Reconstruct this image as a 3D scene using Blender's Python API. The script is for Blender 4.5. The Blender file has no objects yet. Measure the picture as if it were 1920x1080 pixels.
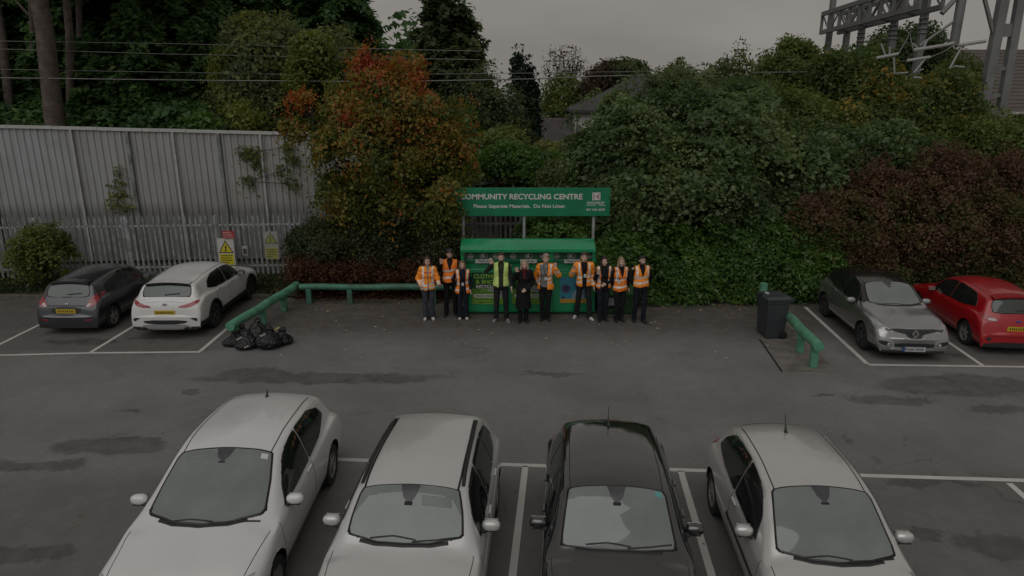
import bpy, bmesh, math, random
import numpy as np
from mathutils import Vector, Matrix
from mathutils.bvhtree import BVHTree

SC = bpy.context.scene
COL = SC.collection
rng = np.random.default_rng(7)
random.seed(7)
R = math.radians

# ---------------------------------------------------------------- camera
PITCH = 15.87
CAM_H = 5.8
cam_d = bpy.data.cameras.new("Camera")
cam = bpy.data.objects.new("Camera", cam_d)
COL.objects.link(cam)
cam.location = (0, 0, CAM_H)
cam.rotation_euler = (R(90 - PITCH), 0, 0)
cam_d.lens = 24.0
cam_d.sensor_width = 36.0
cam_d.clip_end = 2000
cam_d.clip_start = 0.1
SC.camera = cam

# ---------------------------------------------------------------- overcast sky and soft sun
SUN_EL, SUN_AZ = 48.0, 200.0
w = bpy.data.worlds.new("World")
SC.world = w
w.use_nodes = True
nt = w.node_tree
bg = nt.nodes["Background"]
sky = nt.nodes.new("ShaderNodeTexSky")
sky.sky_type = 'NISHITA'
sky.sun_disc = False
sky.sun_elevation = R(SUN_EL)
sky.sun_rotation = R(SUN_AZ)
sky.air_density = 1.0
sky.dust_density = 4.0
bw = nt.nodes.new("ShaderNodeHueSaturation")     # cloud deck: colourless sky
bw.inputs['Saturation'].default_value = 0.0
mixs = nt.nodes.new("ShaderNodeMix"); mixs.data_type = 'RGBA'
mixs.inputs[0].default_value = 0.88               # even grey cloud over the clear sky
mixs.inputs[7].default_value = (4.05, 3.82, 3.52, 1)
tcw = nt.nodes.new("ShaderNodeTexCoord")
nzw = nt.nodes.new("ShaderNodeTexNoise")
nzw.inputs['Scale'].default_value = 2.2
nzw.inputs['Detail'].default_value = 4
mpw = nt.nodes.new("ShaderNodeMapping")
mpw.inputs['Scale'].default_value = (1, 1, 3.5)
nt.links.new(tcw.outputs['Generated'], mpw.inputs['Vector'])
nt.links.new(mpw.outputs['Vector'], nzw.inputs['Vector'])
mrw = nt.nodes.new("ShaderNodeMapRange")
mrw.inputs['From Min'].default_value = 0.3
mrw.inputs['From Max'].default_value = 0.7
mrw.inputs['To Min'].default_value = 0.82
mrw.inputs['To Max'].default_value = 1.14
nt.links.new(nzw.outputs['Fac'], mrw.inputs['Value'])
mul = nt.nodes.new("ShaderNodeVectorMath"); mul.operation = 'SCALE'
nt.links.new(sky.outputs[0], bw.inputs['Color'])
nt.links.new(bw.outputs[0], mixs.inputs[6])
nt.links.new(mixs.outputs[2], mul.inputs[0])
nt.links.new(mrw.outputs[0], mul.inputs['Scale'])
nt.links.new(mul.outputs[0], bg.inputs['Color'])
bg.inputs['Strength'].default_value = 0.1

sun_d = bpy.data.lights.new("Sun", 'SUN')
sun = bpy.data.objects.new("Sun", sun_d)
COL.objects.link(sun)
sun_d.energy = 1.3
sun_d.angle = R(70)
sun_d.color = (1, 0.985, 0.965)
sun.location = (-4, -8, 30)
sun.rotation_euler = (R(90 - SUN_EL), 0, R(180 - SUN_AZ + 0))
SC.view_settings.view_transform = 'Standard'
SC.view_settings.look = 'None'
SC.view_settings.gamma = 1.0
SC.view_settings.use_curve_mapping = False
SC.view_settings.exposure = -0.68

# ---------------------------------------------------------------- helpers
_th = R(PITCH)
def G(px, py, z=0.0):
    "point of the plane at height z seen at pixel (px,py) of the 1920x1080 photograph"
    u = (px - 960) / 1280; v = -(py - 540) / 1280
    dy = math.cos(_th) + v * math.sin(_th); dz = -math.sin(_th) + v * math.cos(_th)
    t = (z - CAM_H) / dz
    return Vector((u * t, dy * t, z))
def P(px, py, Y):
    "point at depth Y seen at pixel (px,py)"
    u = (px - 960) / 1280; v = -(py - 540) / 1280
    dy = math.cos(_th) + v * math.sin(_th); dz = -math.sin(_th) + v * math.cos(_th)
    t = Y / dy
    return Vector((u * t, Y, CAM_H + dz * t))

def tag(o, label=None, cat=None, group=None, kind=None):
    if label: o['label'] = label
    if cat: o['category'] = cat
    if group: o['group'] = group
    if kind: o['kind'] = kind
    return o
def empty(name, loc=(0, 0, 0), rz=0.0, label=None, cat=None, group=None):
    o = bpy.data.objects.new(name, None)
    COL.objects.link(o)
    o.location = loc; o.rotation_euler = (0, 0, rz)
    o.empty_display_size = 0.2
    return tag(o, label, cat, group)
def mobj(name, verts, faces, mats, parent=None, smooth=False, fm=None):
    me = bpy.data.meshes.new(name)
    me.from_pydata([tuple(map(float, v)) for v in verts], [], [tuple(int(i) for i in f) for f in faces])
    if not isinstance(mats, (list, tuple)): mats = [mats]
    for m in mats: me.materials.append(m)
    if fm is not None: me.polygons.foreach_set('material_index', np.asarray(fm, dtype=np.int32))
    if smooth: me.polygons.foreach_set('use_smooth', np.ones(len(me.polygons), dtype=bool))
    me.update()
    o = bpy.data.objects.new(name, me)
    COL.objects.link(o)
    if parent: o.parent = parent
    return o

class MB:
    def __init__(s): s.v = []; s.f = []; s.m = []
    def add(s, vs, fs, m=0):
        b = len(s.v); s.v += [tuple(v) for v in vs]; s.f += [tuple(i + b for i in f) for f in fs]; s.m += [m] * len(fs); return s
    def box(s, c, d, rot=None, m=0, taper=1.0):
        hx, hy, hz = d[0] / 2, d[1] / 2, d[2] / 2
        vs = []
        for z in (-1, 1):
            t = taper if z > 0 else 1
            for x, y in ((-1, -1), (1, -1), (1, 1), (-1, 1)):
                p = Vector((x * hx * t, y * hy * t, z * hz))
                if rot is not None: p = rot @ p
                vs.append(p + Vector(c))
        return s.add(vs, [(3, 2, 1, 0), (4, 5, 6, 7), (0, 1, 5, 4), (1, 2, 6, 5), (2, 3, 7, 6), (3, 0, 4, 7)], m)
    def beam(s, a, b, wd, ht, m=0):
        a = Vector(a); b = Vector(b); d = b - a
        q = d.to_track_quat('X', 'Z').to_matrix()
        return s.box((a + b) / 2, (d.length, wd, ht), q, m)
    def tube(s, pts, rad, n=8, m=0, caps=True, cap_m=None):
        pts = [Vector(p) for p in pts]
        if not isinstance(rad, (list, tuple)): rad = [rad] * len(pts)
        rings = []; vs = []; fs = []
        t0 = (pts[1] - pts[0]).normalized()
        up = Vector((0, 0, 1)) if abs(t0.z) < 0.9 else Vector((1, 0, 0))
        nrm = t0.cross(up).normalized()
        for i, p in enumerate(pts):
            t = (pts[min(i + 1, len(pts) - 1)] - pts[max(i - 1, 0)]).normalized()
            nrm = (nrm - t * nrm.dot(t)).normalized()
            bn = t.cross(nrm)
            for k in range(n):
                a = 2 * math.pi * k / n
                vs.append(p + (nrm * math.cos(a) + bn * math.sin(a)) * rad[i])
        for i in range(len(pts) - 1):
            for k in range(n):
                k2 = (k + 1) % n
                fs.append((i * n + k, i * n + k2, (i + 1) * n + k2, (i + 1) * n + k))
        s.add(vs, fs, m)
        if caps:
            b = len(s.v) - len(vs)
            s.f.append(tuple(b + k for k in range(n - 1, -1, -1))); s.m.append(m if cap_m is None else cap_m)
            e = b + (len(pts) - 1) * n
            s.f.append(tuple(e + k for k in range(n))); s.m.append(m if cap_m is None else cap_m)
        return s
    def lathe(s, prof, c, axis='Z', n=24, m=0):
        vs = []; fs = []
        for (r, h) in prof:
            for k in range(n):
                a = 2 * math.pi * k / n
                p = (r * math.cos(a), r * math.sin(a), h)
                if axis == 'Y': p = (r * math.cos(a), h, r * math.sin(a))
                if axis == 'X': p = (h, r * math.cos(a), r * math.sin(a))
                vs.append((p[0] + c[0], p[1] + c[1], p[2] + c[2]))
        for i in range(len(prof) - 1):
            for k in range(n):
                k2 = (k + 1) % n
                fs.append((i * n + k, i * n + k2, (i + 1) * n + k2, (i + 1) * n + k))
        return s.add(vs, fs, m)
    def ell(s, c, r, n=12, m=0, rot=None, e=1.0):
        vs = []; fs = []
        sg = lambda v: math.copysign(abs(v) ** e, v)
        for i in range(n + 1):
            t = math.pi * i / n
            for k in range(2 * n):
                a = math.pi * k / n
                p = Vector((r[0] * sg(math.sin(t)) * sg(math.cos(a)), r[1] * sg(math.sin(t)) * sg(math.sin(a)), r[2] * sg(math.cos(t))))
                if rot is not None: p = rot @ p
                vs.append(p + Vector(c))
        for i in range(n):
            for k in range(2 * n):
                k2 = (k + 1) % (2 * n)
                fs.append((i * 2 * n + k, (i + 1) * 2 * n + k, (i + 1) * 2 * n + k2, i * 2 * n + k2))
        return s.add(vs, fs, m)
    def prism(s, poly, y0, y1, m=0):
        "outline in (x,z) extruded along y"
        n = len(poly)
        vs = [(p[0], y0, p[1]) for p in poly] + [(p[0], y1, p[1]) for p in poly]
        fs = [tuple(range(n)), tuple(range(2 * n - 1, n - 1, -1))] + [(i, i + n, (i + 1) % n + n, (i + 1) % n) for i in range(n)]
        return s.add(vs, fs, m)
    def xprism(s, poly, x0, x1, m=0):
        "outline in (y,z) extruded along x"
        n = len(poly)
        vs = [(x0, p[0], p[1]) for p in poly] + [(x1, p[0], p[1]) for p in poly]
        fs = [tuple(range(n)), tuple(range(2 * n - 1, n - 1, -1))] + [(i, i + n, (i + 1) % n + n, (i + 1) % n) for i in range(n)]
        return s.add(vs, fs, m)
    def build(s, name, mats, parent=None, smooth=False, bevel=0.0, loc=None):
        o = mobj(name, s.v, s.f, mats, parent, False, s.m)
        if bevel or True:
            bm = bmesh.new(); bm.from_mesh(o.data)
            bmesh.ops.recalc_face_normals(bm, faces=bm.faces)
            if bevel:
                bmesh.ops.remove_doubles(bm, verts=bm.verts, dist=1e-5)
                es = [e for e in bm.edges if len(e.link_faces) == 2 and e.calc_face_angle(0) > 0.5]
                bmesh.ops.bevel(bm, geom=es, offset=bevel, segments=2, affect='EDGES', profile=0.6, clamp_overlap=True)
            bm.to_mesh(o.data); bm.free()
        if smooth:
            o.data.polygons.foreach_set('use_smooth', np.ones(len(o.data.polygons), dtype=bool))
            if hasattr(o.data, 'set_sharp_from_angle'): o.data.set_sharp_from_angle(angle=R(38))
        if loc is not None: o.location = loc
        return o

def text(s, size, loc, mat, parent=None, width=None, bold=0.0, name='lettering', align='CENTER', shear=0, facing=None, depth=0.002):
    "flat lettering standing upright, read from -Y"
    c = bpy.data.curves.new(name, 'FONT')
    c.body = s; c.size = size; c.align_x = align; c.align_y = 'CENTER'; c.offset = bold; c.extrude = depth; c.shear = shear
    c.resolution_u = 4
    t = bpy.data.objects.new(name, c); COL.objects.link(t)
    bpy.context.view_layer.update()
    me = bpy.data.meshes.new_from_object(t.evaluated_get(bpy.context.evaluated_depsgraph_get()))
    bpy.data.objects.remove(t); bpy.data.curves.remove(c)
    me.name = name
    if width:
        xs = [v.co.x for v in me.vertices]
        k = width / max(1e-6, max(xs) - min(xs))
        for v in me.vertices: v.co.x *= k
    me.materials.clear(); me.materials.append(mat)
    o = bpy.data.objects.new(name, me); COL.objects.link(o)
    o.location = loc
    o.rotation_euler = facing if facing else (R(90), 0, 0)
    if parent: o.parent = parent
    return o

# ---------------------------------------------------------------- materials
def new_mat(name):
    m = bpy.data.materials.new(name); m.use_nodes = True
    return m, m.node_tree, m.node_tree.nodes["Principled BSDF"]
def pm(name, col, rough=0.5, metal=0.0, var=0.15, scale=6.0, bump=0.0, bscale=40.0, coat=0.0, spec=0.5, dirt=None, dscale=1.5, damt=0.5):
    m, t, b = new_mat(name)
    n = t.nodes; l = t.links
    tc = n.new("ShaderNodeTexCoord")
    nz = n.new("ShaderNodeTexNoise"); nz.inputs['Scale'].default_value = scale; nz.inputs['Detail'].default_value = 5
    l.new(tc.outputs['Object'], nz.inputs['Vector'])
    rp = n.new("ShaderNodeValToRGB")
    rp.color_ramp.elements[0].position = 0.3; rp.color_ramp.elements[1].position = 0.7
    rp.color_ramp.elements[0].color = tuple(c * (1 - var) for c in col) + (1,)
    rp.color_ramp.elements[1].color = tuple(min(1, c * (1 + var)) for c in col) + (1,)
    l.new(nz.outputs['Fac'], rp.inputs['Fac'])
    out = rp.outputs['Color']
    if dirt:
        n2 = n.new("ShaderNodeTexNoise"); n2.inputs['Scale'].default_value = dscale; n2.inputs['Detail'].default_value = 8; n2.inputs['Roughness'].default_value = 0.7
        l.new(tc.outputs['Object'], n2.inputs['Vector'])
        r2 = n.new("ShaderNodeMapRange"); r2.inputs['From Min'].default_value = 0.45; r2.inputs['From Max'].default_value = 0.7; r2.inputs['To Max'].default_value = damt
        l.new(n2.outputs['Fac'], r2.inputs['Value'])
        mx = n.new("ShaderNodeMix"); mx.data_type = 'RGBA'
        l.new(r2.outputs[0], mx.inputs[0]); l.new(out, mx.inputs[6]); mx.inputs[7].default_value = tuple(dirt) + (1,)
        out = mx.outputs[2]
    l.new(out, b.inputs['Base Color'])
    b.inputs['Roughness'].default_value = rough; b.inputs['Metallic'].default_value = metal
    b.inputs['Specular IOR Level'].default_value = spec
    if coat: b.inputs['Coat Weight'].default_value = coat; b.inputs['Coat Roughness'].default_value = 0.06
    if bump:
        nb = n.new("ShaderNodeTexNoise"); nb.inputs['Scale'].default_value = bscale; nb.inputs['Detail'].default_value = 6
        l.new(tc.outputs['Object'], nb.inputs['Vector'])
        bp = n.new("ShaderNodeBump"); bp.inputs['Strength'].default_value = bump; bp.inputs['Distance'].default_value = 0.02
        l.new(nb.outputs['Fac'], bp.inputs['Height']); l.new(bp.outputs[0], b.inputs['Normal'])
    return m
def leaf_mat(name, cols, rough=0.5, spec=0.35):
    m, t, b = new_mat(name)
    at = t.nodes.new("ShaderNodeAttribute"); at.attribute_name = 'tint'
    rp = t.nodes.new("ShaderNodeValToRGB")
    els = rp.color_ramp.elements
    k = len(cols)
    els[0].position = 0; els[0].color = tuple(cols[0]) + (1,)
    els[1].position = 1; els[1].color = tuple(cols[-1]) + (1,)
    for i in range(1, k - 1):
        e = els.new(i / (k - 1)); e.color = tuple(cols[i]) + (1,)
    t.links.new(at.outputs['Fac'], rp.inputs['Fac'])
    t.links.new(rp.outputs['Color'], b.inputs['Base Color'])
    b.inputs['Roughness'].default_value = rough
    b.inputs['Specular IOR Level'].default_value = spec
    tl = t.nodes.new("ShaderNodeBsdfTranslucent"); ms = t.nodes.new("ShaderNodeMixShader"); ms.inputs[0].default_value = 0.42
    hs = t.nodes.new("ShaderNodeHueSaturation"); hs.inputs['Value'].default_value = 1.5; hs.inputs['Saturation'].default_value = 1.05
    t.links.new(rp.outputs['Color'], hs.inputs['Color']); t.links.new(hs.outputs[0], tl.inputs['Color'])
    out = t.nodes["Material Output"]
    t.links.new(b.outputs[0], ms.inputs[1]); t.links.new(tl.outputs[0], ms.inputs[2]); t.links.new(ms.outputs[0], out.inputs[0])
    return m

# ---------------------------------------------------------------- signed-distance shapes -> one continuous surface
def surfnets(g, org, vox):
    s = g < 0
    nx, ny, nz = g.shape
    cnt = np.zeros((nx - 1, ny - 1, nz - 1), dtype=np.int8)
    offs = [(a, b, c) for a in (0, 1) for b in (0, 1) for c in (0, 1)]
    for a, b, c in offs: cnt += s[a:nx - 1 + a, b:ny - 1 + b, c:nz - 1 + c]
    mixed = (cnt > 0) & (cnt < 8)
    ci = np.argwhere(mixed)
    idx = np.full(cnt.shape, -1, dtype=np.int64); idx[mixed] = np.arange(len(ci))
    pos = np.zeros((len(ci), 3)); n = np.zeros(len(ci))
    for a in offs:
        for ax in range(3):
            if a[ax]: continue
            b = list(a); b[ax] = 1
            ga = g[ci[:, 0] + a[0], ci[:, 1] + a[1], ci[:, 2] + a[2]]; gb = g[ci[:, 0] + b[0], ci[:, 1] + b[1], ci[:, 2] + b[2]]
            mm = (ga < 0) != (gb < 0)
            t = ga[mm] / (ga[mm] - gb[mm])
            p = np.tile(np.array(a, float), (mm.sum(), 1)); p[:, ax] += t
            pos[mm] += p; n[mm] += 1
    V = org + (ci + pos / n[:, None]) * vox
    F = []
    for ax in range(3):
        sl0 = [slice(None)] * 3; sl1 = [slice(None)] * 3
        sl0[ax] = slice(0, -1); sl1[ax] = slice(1, None)
        e = s[tuple(sl0)] != s[tuple(sl1)]
        E = np.argwhere(e)
        o1, o2 = [(1, 2), (2, 0), (0, 1)][ax]
        lim = np.array(g.shape) - 1
        E = E[(E[:, o1] > 0) & (E[:, o2] > 0) & (E[:, o1] < lim[o1]) & (E[:, o2] < lim[o2])]
        def cell(d1, d2):
            q = E.copy(); q[:, o1] += d1; q[:, o2] += d2
            return idx[q[:, 0], q[:, 1], q[:, 2]]
        q = np.stack([cell(-1, -1), cell(0, -1), cell(0, 0), cell(-1, 0)], 1)
        ins = s[E[:, 0], E[:, 1], E[:, 2]]
        q[~ins] = q[~ins][:, ::-1]
        F.append(q)
    return V, np.concatenate(F)
def sdf_mesh(prims, vox, k=0.02, cuts=None):
    "prims: ('cap',a,b,ra,rb) ('ell',c,r[,M]) ('box',c,h,rad[,M]); cuts: fn(X,Y,Z,g)->g"
    lo = np.full(3, 1e9); hi = -lo
    bbs = []
    for p in prims:
        if p[0] == 'cap':
            r = max(p[3], p[4]); a = np.array(p[1]); b = np.array(p[2])
            l, h = np.minimum(a, b) - r, np.maximum(a, b) + r
        else:
            c = np.array(p[1]); e = np.array(p[2])
            if len(p) > (3 if p[0] == 'ell' else 4): e = np.full(3, np.linalg.norm(e))
            l, h = c - e, c + e
        bbs.append((l, h)); lo = np.minimum(lo, l); hi = np.maximum(hi, h)
    pad = 3 * vox
    org = lo - pad
    dim = np.ceil((hi - lo + 2 * pad) / vox).astype(int) + 1
    g = np.full(dim, 1.0, dtype=np.float32)
    ax = [org[i] + np.arange(dim[i]) * vox for i in range(3)]
    for p, (l, h) in zip(prims, bbs):
        m = k + 3 * vox
        i0 = np.clip(np.floor((l - m - org) / vox).astype(int), 0, dim - 1); i1 = np.clip(np.ceil((h + m - org) / vox).astype(int) + 1, 1, dim)
        sl = tuple(slice(i0[i], i1[i]) for i in range(3))
        X = ax[0][sl[0]][:, None, None]; Y = ax[1][sl[1]][None, :, None]; Z = ax[2][sl[2]][None, None, :]
        if p[0] == 'cap':
            a, b, ra, rb = np.array(p[1], float), np.array(p[2], float), p[3], p[4]
            d = b - a; L2 = max(1e-9, d @ d)
            t = np.clip(((X - a[0]) * d[0] + (Y - a[1]) * d[1] + (Z - a[2]) * d[2]) / L2, 0, 1)
            dist = np.sqrt((X - a[0] - t * d[0]) ** 2 + (Y - a[1] - t * d[1]) ** 2 + (Z - a[2] - t * d[2]) ** 2) - (ra + (rb - ra) * t)
        else:
            c = np.array(p[1], float); e = np.array(p[2], float)
            x, y, z = X - c[0], Y - c[1], Z - c[2]
            rot = p[3] if (p[0] == 'ell' and len(p) > 3) else (p[4] if (p[0] == 'box' and len(p) > 4) else None)
            if rot is not None:
                M = np.array(rot)
                x, y, z = x * M[0, 0] + y * M[1, 0] + z * M[2, 0], x * M[0, 1] + y * M[1, 1] + z * M[2, 1], x * M[0, 2] + y * M[1, 2] + z * M[2, 2]
            if p[0] == 'ell':
                q = np.sqrt((x / e[0]) ** 2 + (y / e[1]) ** 2 + (z / e[2]) ** 2)
                q2 = np.sqrt((x / e[0] ** 2) ** 2 + (y / e[1] ** 2) ** 2 + (z / e[2] ** 2) ** 2) + 1e-6
                dist = q * (q - 1) / q2
            else:
                r = p[3]
                qx, qy, qz = abs(x) - e[0] + r, abs(y) - e[1] + r, abs(z) - e[2] + r
                dist = np.sqrt(np.maximum(qx, 0) ** 2 + np.maximum(qy, 0) ** 2 + np.maximum(qz, 0) ** 2) + np.minimum(np.maximum(np.maximum(qx, qy), qz), 0) - r
        old = g[sl]
        hh = np.maximum(k - np.abs(old - dist), 0) / max(k, 1e-6)
        g[sl] = np.minimum(old, dist) - hh * hh * k * 0.25
    if cuts is not None:
        g = cuts(ax[0][:, None, None], ax[1][None, :, None], ax[2][None, None, :], g)
        g = np.asarray(g, dtype=np.float32)
    g[0] = g[-1] = 1; g[:, 0] = g[:, -1] = 1; g[:, :, 0] = g[:, :, -1] = 1
    return surfnets(g, org, vox)
# ================================================================ SETTING: ground, asphalt, markings
def val(t, v):
    n = t.nodes.new("ShaderNodeValue"); n.outputs[0].default_value = v; return n.outputs[0]
def mth(t, op, a, b=None, c=None, clamp=False):
    n = t.nodes.new("ShaderNodeMath"); n.operation = op; n.use_clamp = clamp
    for i, x in enumerate((a, b, c)):
        if x is None: continue
        if isinstance(x, (int, float)): n.inputs[i].default_value = x
        else: t.links.new(x, n.inputs[i])
    return n.outputs[0]
def noise(t, vec, scale, detail=5, rough=0.55):
    n = t.nodes.new("ShaderNodeTexNoise"); n.inputs['Scale'].default_value = scale; n.inputs['Detail'].default_value = detail; n.inputs['Roughness'].default_value = rough
    t.links.new(vec, n.inputs['Vector']); return n.outputs['Fac']
def mixc(t, f, a, b):
    n = t.nodes.new("ShaderNodeMix"); n.data_type = 'RGBA'
    t.links.new(f, n.inputs[0])
    for i, x in ((6, a), (7, b)):
        if isinstance(x, tuple): n.inputs[i].default_value = x + (1,)
        else: t.links.new(x, n.inputs[i])
    return n.outputs[2]
def mrange(t, v, a, b, c=0.0, d=1.0, smooth=False):
    n = t.nodes.new("ShaderNodeMapRange"); n.inputs[1].default_value = a; n.inputs[2].default_value = b; n.inputs[3].default_value = c; n.inputs[4].default_value = d
    if smooth: n.interpolation_type = 'SMOOTHSTEP'
    t.links.new(v, n.inputs[0]); return n.outputs[0]

def asphalt_mat():
    m, t, b = new_mat("asphalt")
    tc = t.nodes.new("ShaderNodeTexCoord"); oc = tc.outputs['Object']
    sep = t.nodes.new("ShaderNodeSeparateXYZ")
    nzv = t.nodes.new("ShaderNodeTexNoise"); nzv.inputs['Scale'].default_value = 1.3; nzv.inputs['Detail'].default_value = 6; nzv.inputs['Roughness'].default_value = 0.65
    t.links.new(oc, nzv.inputs['Vector'])
    dv = t.nodes.new("ShaderNodeVectorMath"); dv.operation = 'MULTIPLY_ADD'
    t.links.new(nzv.outputs['Color'], dv.inputs[0]); dv.inputs[1].default_value = (1.3, 0.8, 0)
    sub = t.nodes.new("ShaderNodeVectorMath"); sub.operation = 'SUBTRACT'; t.links.new(oc, sub.inputs[0]); sub.inputs[1].default_value = (0.65, 0.4, 0)
    t.links.new(sub.outputs[0], dv.inputs[2])
    wv = dv.outputs[0]
    t.links.new(wv, sep.inputs[0])
    fine = noise(t, oc, 55, 3, 0.7); mid = noise(t, oc, 3.0, 6, 0.7); big = noise(t, oc, 0.45, 5, 0.6)
    col = mixc(t, mrange(t, mid, 0.3, 0.7), (0.180, 0.174, 0.172), (0.222, 0.215, 0.212))
    col = mixc(t, mrange(t, big, 0.40, 0.68), col, (0.148, 0.142, 0.140))
    col = mixc(t, mrange(t, fine, 0.62, 0.75, 0, 0.5), col, (0.29, 0.28, 0.275))
    col = mixc(t, mrange(t, fine, 0.42, 0.25, 0, 0.55), col, (0.055, 0.055, 0.055))
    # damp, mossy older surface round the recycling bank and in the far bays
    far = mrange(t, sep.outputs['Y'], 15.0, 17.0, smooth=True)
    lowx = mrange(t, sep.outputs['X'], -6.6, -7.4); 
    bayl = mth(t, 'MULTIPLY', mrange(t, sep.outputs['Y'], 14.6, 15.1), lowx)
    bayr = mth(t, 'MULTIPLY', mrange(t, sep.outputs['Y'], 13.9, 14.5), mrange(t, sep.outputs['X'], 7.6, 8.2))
    near_shade = mrange(t, sep.outputs['Y'], 9.9, 9.3, 0, 0.45)  # near bays: shade between the parked cars, painted into the colour
    old = mth(t, 'MAXIMUM', mth(t, 'MAXIMUM', mth(t, 'MULTIPLY', far, 0.92), near_shade), mth(t, 'MAXIMUM', mth(t, 'MULTIPLY', bayl, 0.72), mth(t, 'MULTIPLY', bayr, 0.7)))  # one mask for the old surface and the painted near-bay shade
    old_shade_c = mixc(t, mrange(t, mid, 0.35, 0.65), (0.062, 0.054, 0.048), (0.100, 0.090, 0.082))
    col = mixc(t, old, col, old_shade_c)
    # moss fringe by the shrubs
    moss = mth(t, 'MULTIPLY', mrange(t, sep.outputs['Y'], 17.6, 18.9), mrange(t, noise(t, oc, 2.2, 6, 0.7), 0.5, 0.62, 0, 0.8))
    col = mixc(t, moss, col, (0.035, 0.042, 0.016))
    # wet patches
    nz6 = t.nodes.new("ShaderNodeTexNoise"); nz6.inputs['Scale'].default_value = 7; nz6.inputs['Detail'].default_value = 5; nz6.inputs['Roughness'].default_value = 0.7
    t.links.new(oc, nz6.inputs['Vector'])
    dv2 = t.nodes.new("ShaderNodeVectorMath"); dv2.operation = 'MULTIPLY_ADD'; t.links.new(nz6.outputs['Color'], dv2.inputs[0]); dv2.inputs[1].default_value = (.5, .22, 0)
    sb2 = t.nodes.new("ShaderNodeVectorMath"); sb2.operation = 'SUBTRACT'; t.links.new(wv, sb2.inputs[0]); sb2.inputs[1].default_value = (.25, .11, 0)
    t.links.new(sb2.outputs[0], dv2.inputs[2])
    gr = noise(t, oc, 16, 4, 0.75)
    col = mixc(t, mrange(t, gr, 0.35, 0.65, 0, 0.35), col, (0.105, 0.10, 0.10))
    wet = None
    pats = [((600, 708), 2.6, .30), ((480, 700), .8, .42), ((1030, 700), .55, .16), ((200, 836), 1.05, .26), ((70, 872), .75, .2), ((1665, 751), .85, .2), ((1868, 766), .6, .16),
            ((1800, 722), 1.7, .55), ((1535, 743), .16, .09), ((1865, 1025), .45, .28), ((1760, 905), .8, .12), ((1740, 1010), .25, .16), ((30, 1040), .8, .2), ((360, 735), .3, .12), ((240, 770), .2, .08),
            ((150, 640), .9, .2), ((300, 635), .8, .16), ((1735, 665), .9, .16)]
    for (px, py), rx, ry in pats:
        c = G(px, py)
        s1 = t.nodes.new("ShaderNodeVectorMath"); s1.operation = 'SUBTRACT'; t.links.new(dv2.outputs[0], s1.inputs[0]); s1.inputs[1].default_value = (c.x, c.y, 0)
        s2 = t.nodes.new("ShaderNodeVectorMath"); s2.operation = 'MULTIPLY'; t.links.new(s1.outputs[0], s2.inputs[0]); s2.inputs[1].default_value = (1 / rx, 1 / ry, 0)
        s3 = t.nodes.new("ShaderNodeVectorMath"); s3.operation = 'LENGTH'; t.links.new(s2.outputs[0], s3.inputs[0])
        e = mrange(t, s3.outputs['Value'], 1.10, 0.88)
        wet = e if wet is None else mth(t, 'MAXIMUM', wet, e)
    wet = mth(t, 'MULTIPLY', wet, mrange(t, mid, 0.3, 0.65, 0.66, 0.32))
    col = mixc(t, wet, col, (0.035, 0.034, 0.036))
    # cracks
    vo = t.nodes.new("ShaderNodeTexVoronoi"); vo.feature = 'DISTANCE_TO_EDGE'; vo.inputs['Scale'].default_value = 0.32
    t.links.new(wv, vo.inputs['Vector'])
    cr = mrange(t, vo.outputs['Distance'], 0.006, 0.0, 0, 0.5)
    cr = mth(t, 'MULTIPLY', cr, mrange(t, big, 0.5, 0.6))
    col = mixc(t, cr, col, (0.03, 0.03, 0.03))
    t.links.new(col, b.inputs['Base Color'])
    rg = mth(t, 'SUBTRACT', mrange(t, mid, 0.3, 0.7, 0.72, 0.86), mth(t, 'MULTIPLY', wet, 0.45))
    t.links.new(rg, b.inputs['Roughness'])
    b.inputs['Specular IOR Level'].default_value = 0.4
    bp = t.nodes.new("ShaderNodeBump"); bp.inputs['Strength'].default_value = 0.5; bp.inputs['Distance'].default_value = 0.012
    t.links.new(fine, bp.inputs['Height']); t.links.new(bp.outputs[0], b.inputs['Normal'])
    return m
M_ASPH = asphalt_mat()
M_SOIL = pm("soil", (0.045, 0.038, 0.026), 0.95, var=0.5, scale=3, bump=0.6, bscale=18, dirt=(0.035, 0.045, 0.015), dscale=1.2, damt=0.8)
M_KERB = pm("kerb_concrete", (0.11, 0.10, 0.085), 0.9, var=0.3, scale=5, bump=0.3, bscale=30, dirt=(0.035, 0.035, 0.02), dscale=3)
def line_mat():
    m, t, b = new_mat("road_paint")
    tc = t.nodes.new("ShaderNodeTexCoord")
    n1 = noise(t, tc.outputs['Object'], 14, 6, 0.75); n2 = noise(t, tc.outputs['Object'], 1.5, 4)
    f = mrange(t, mth(t, 'ADD', n1, mth(t, 'MULTIPLY', n2, 0.35)), 0.80, 0.88, 0, 0.65)
    c = mixc(t, mrange(t, n2, 0.3, 0.7), (0.44, 0.425, 0.405), (0.54, 0.52, 0.50))
    t.links.new(mixc(t, f, c, (0.16, 0.155, 0.15)), b.inputs['Base Color'])
    b.inputs['Roughness'].default_value = 0.75
    return m
M_LINE = line_mat()

g = MB().add([(-400, -60, -0.03), (400, -60, -0.03), (400, 700, -0.03), (-400, 700, -0.03)], [(0, 1, 2, 3)]).build("ground", M_SOIL); tag(g, kind='structure')
# car park surface: edge follows kerb and shrubs
edge = [(-45, -20), (45, -20), (45, 19.2), (9, 19.3), (4.4, 18.95), (2.4, 19.3), (-6.2, 19.6), (-7.2, 19.27), (-45, 19.27)]
a = MB().add([(x, y, 0) for x, y in edge], [tuple(range(len(edge)))]).build("car_park", M_ASPH); tag(a, kind='structure')

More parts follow.
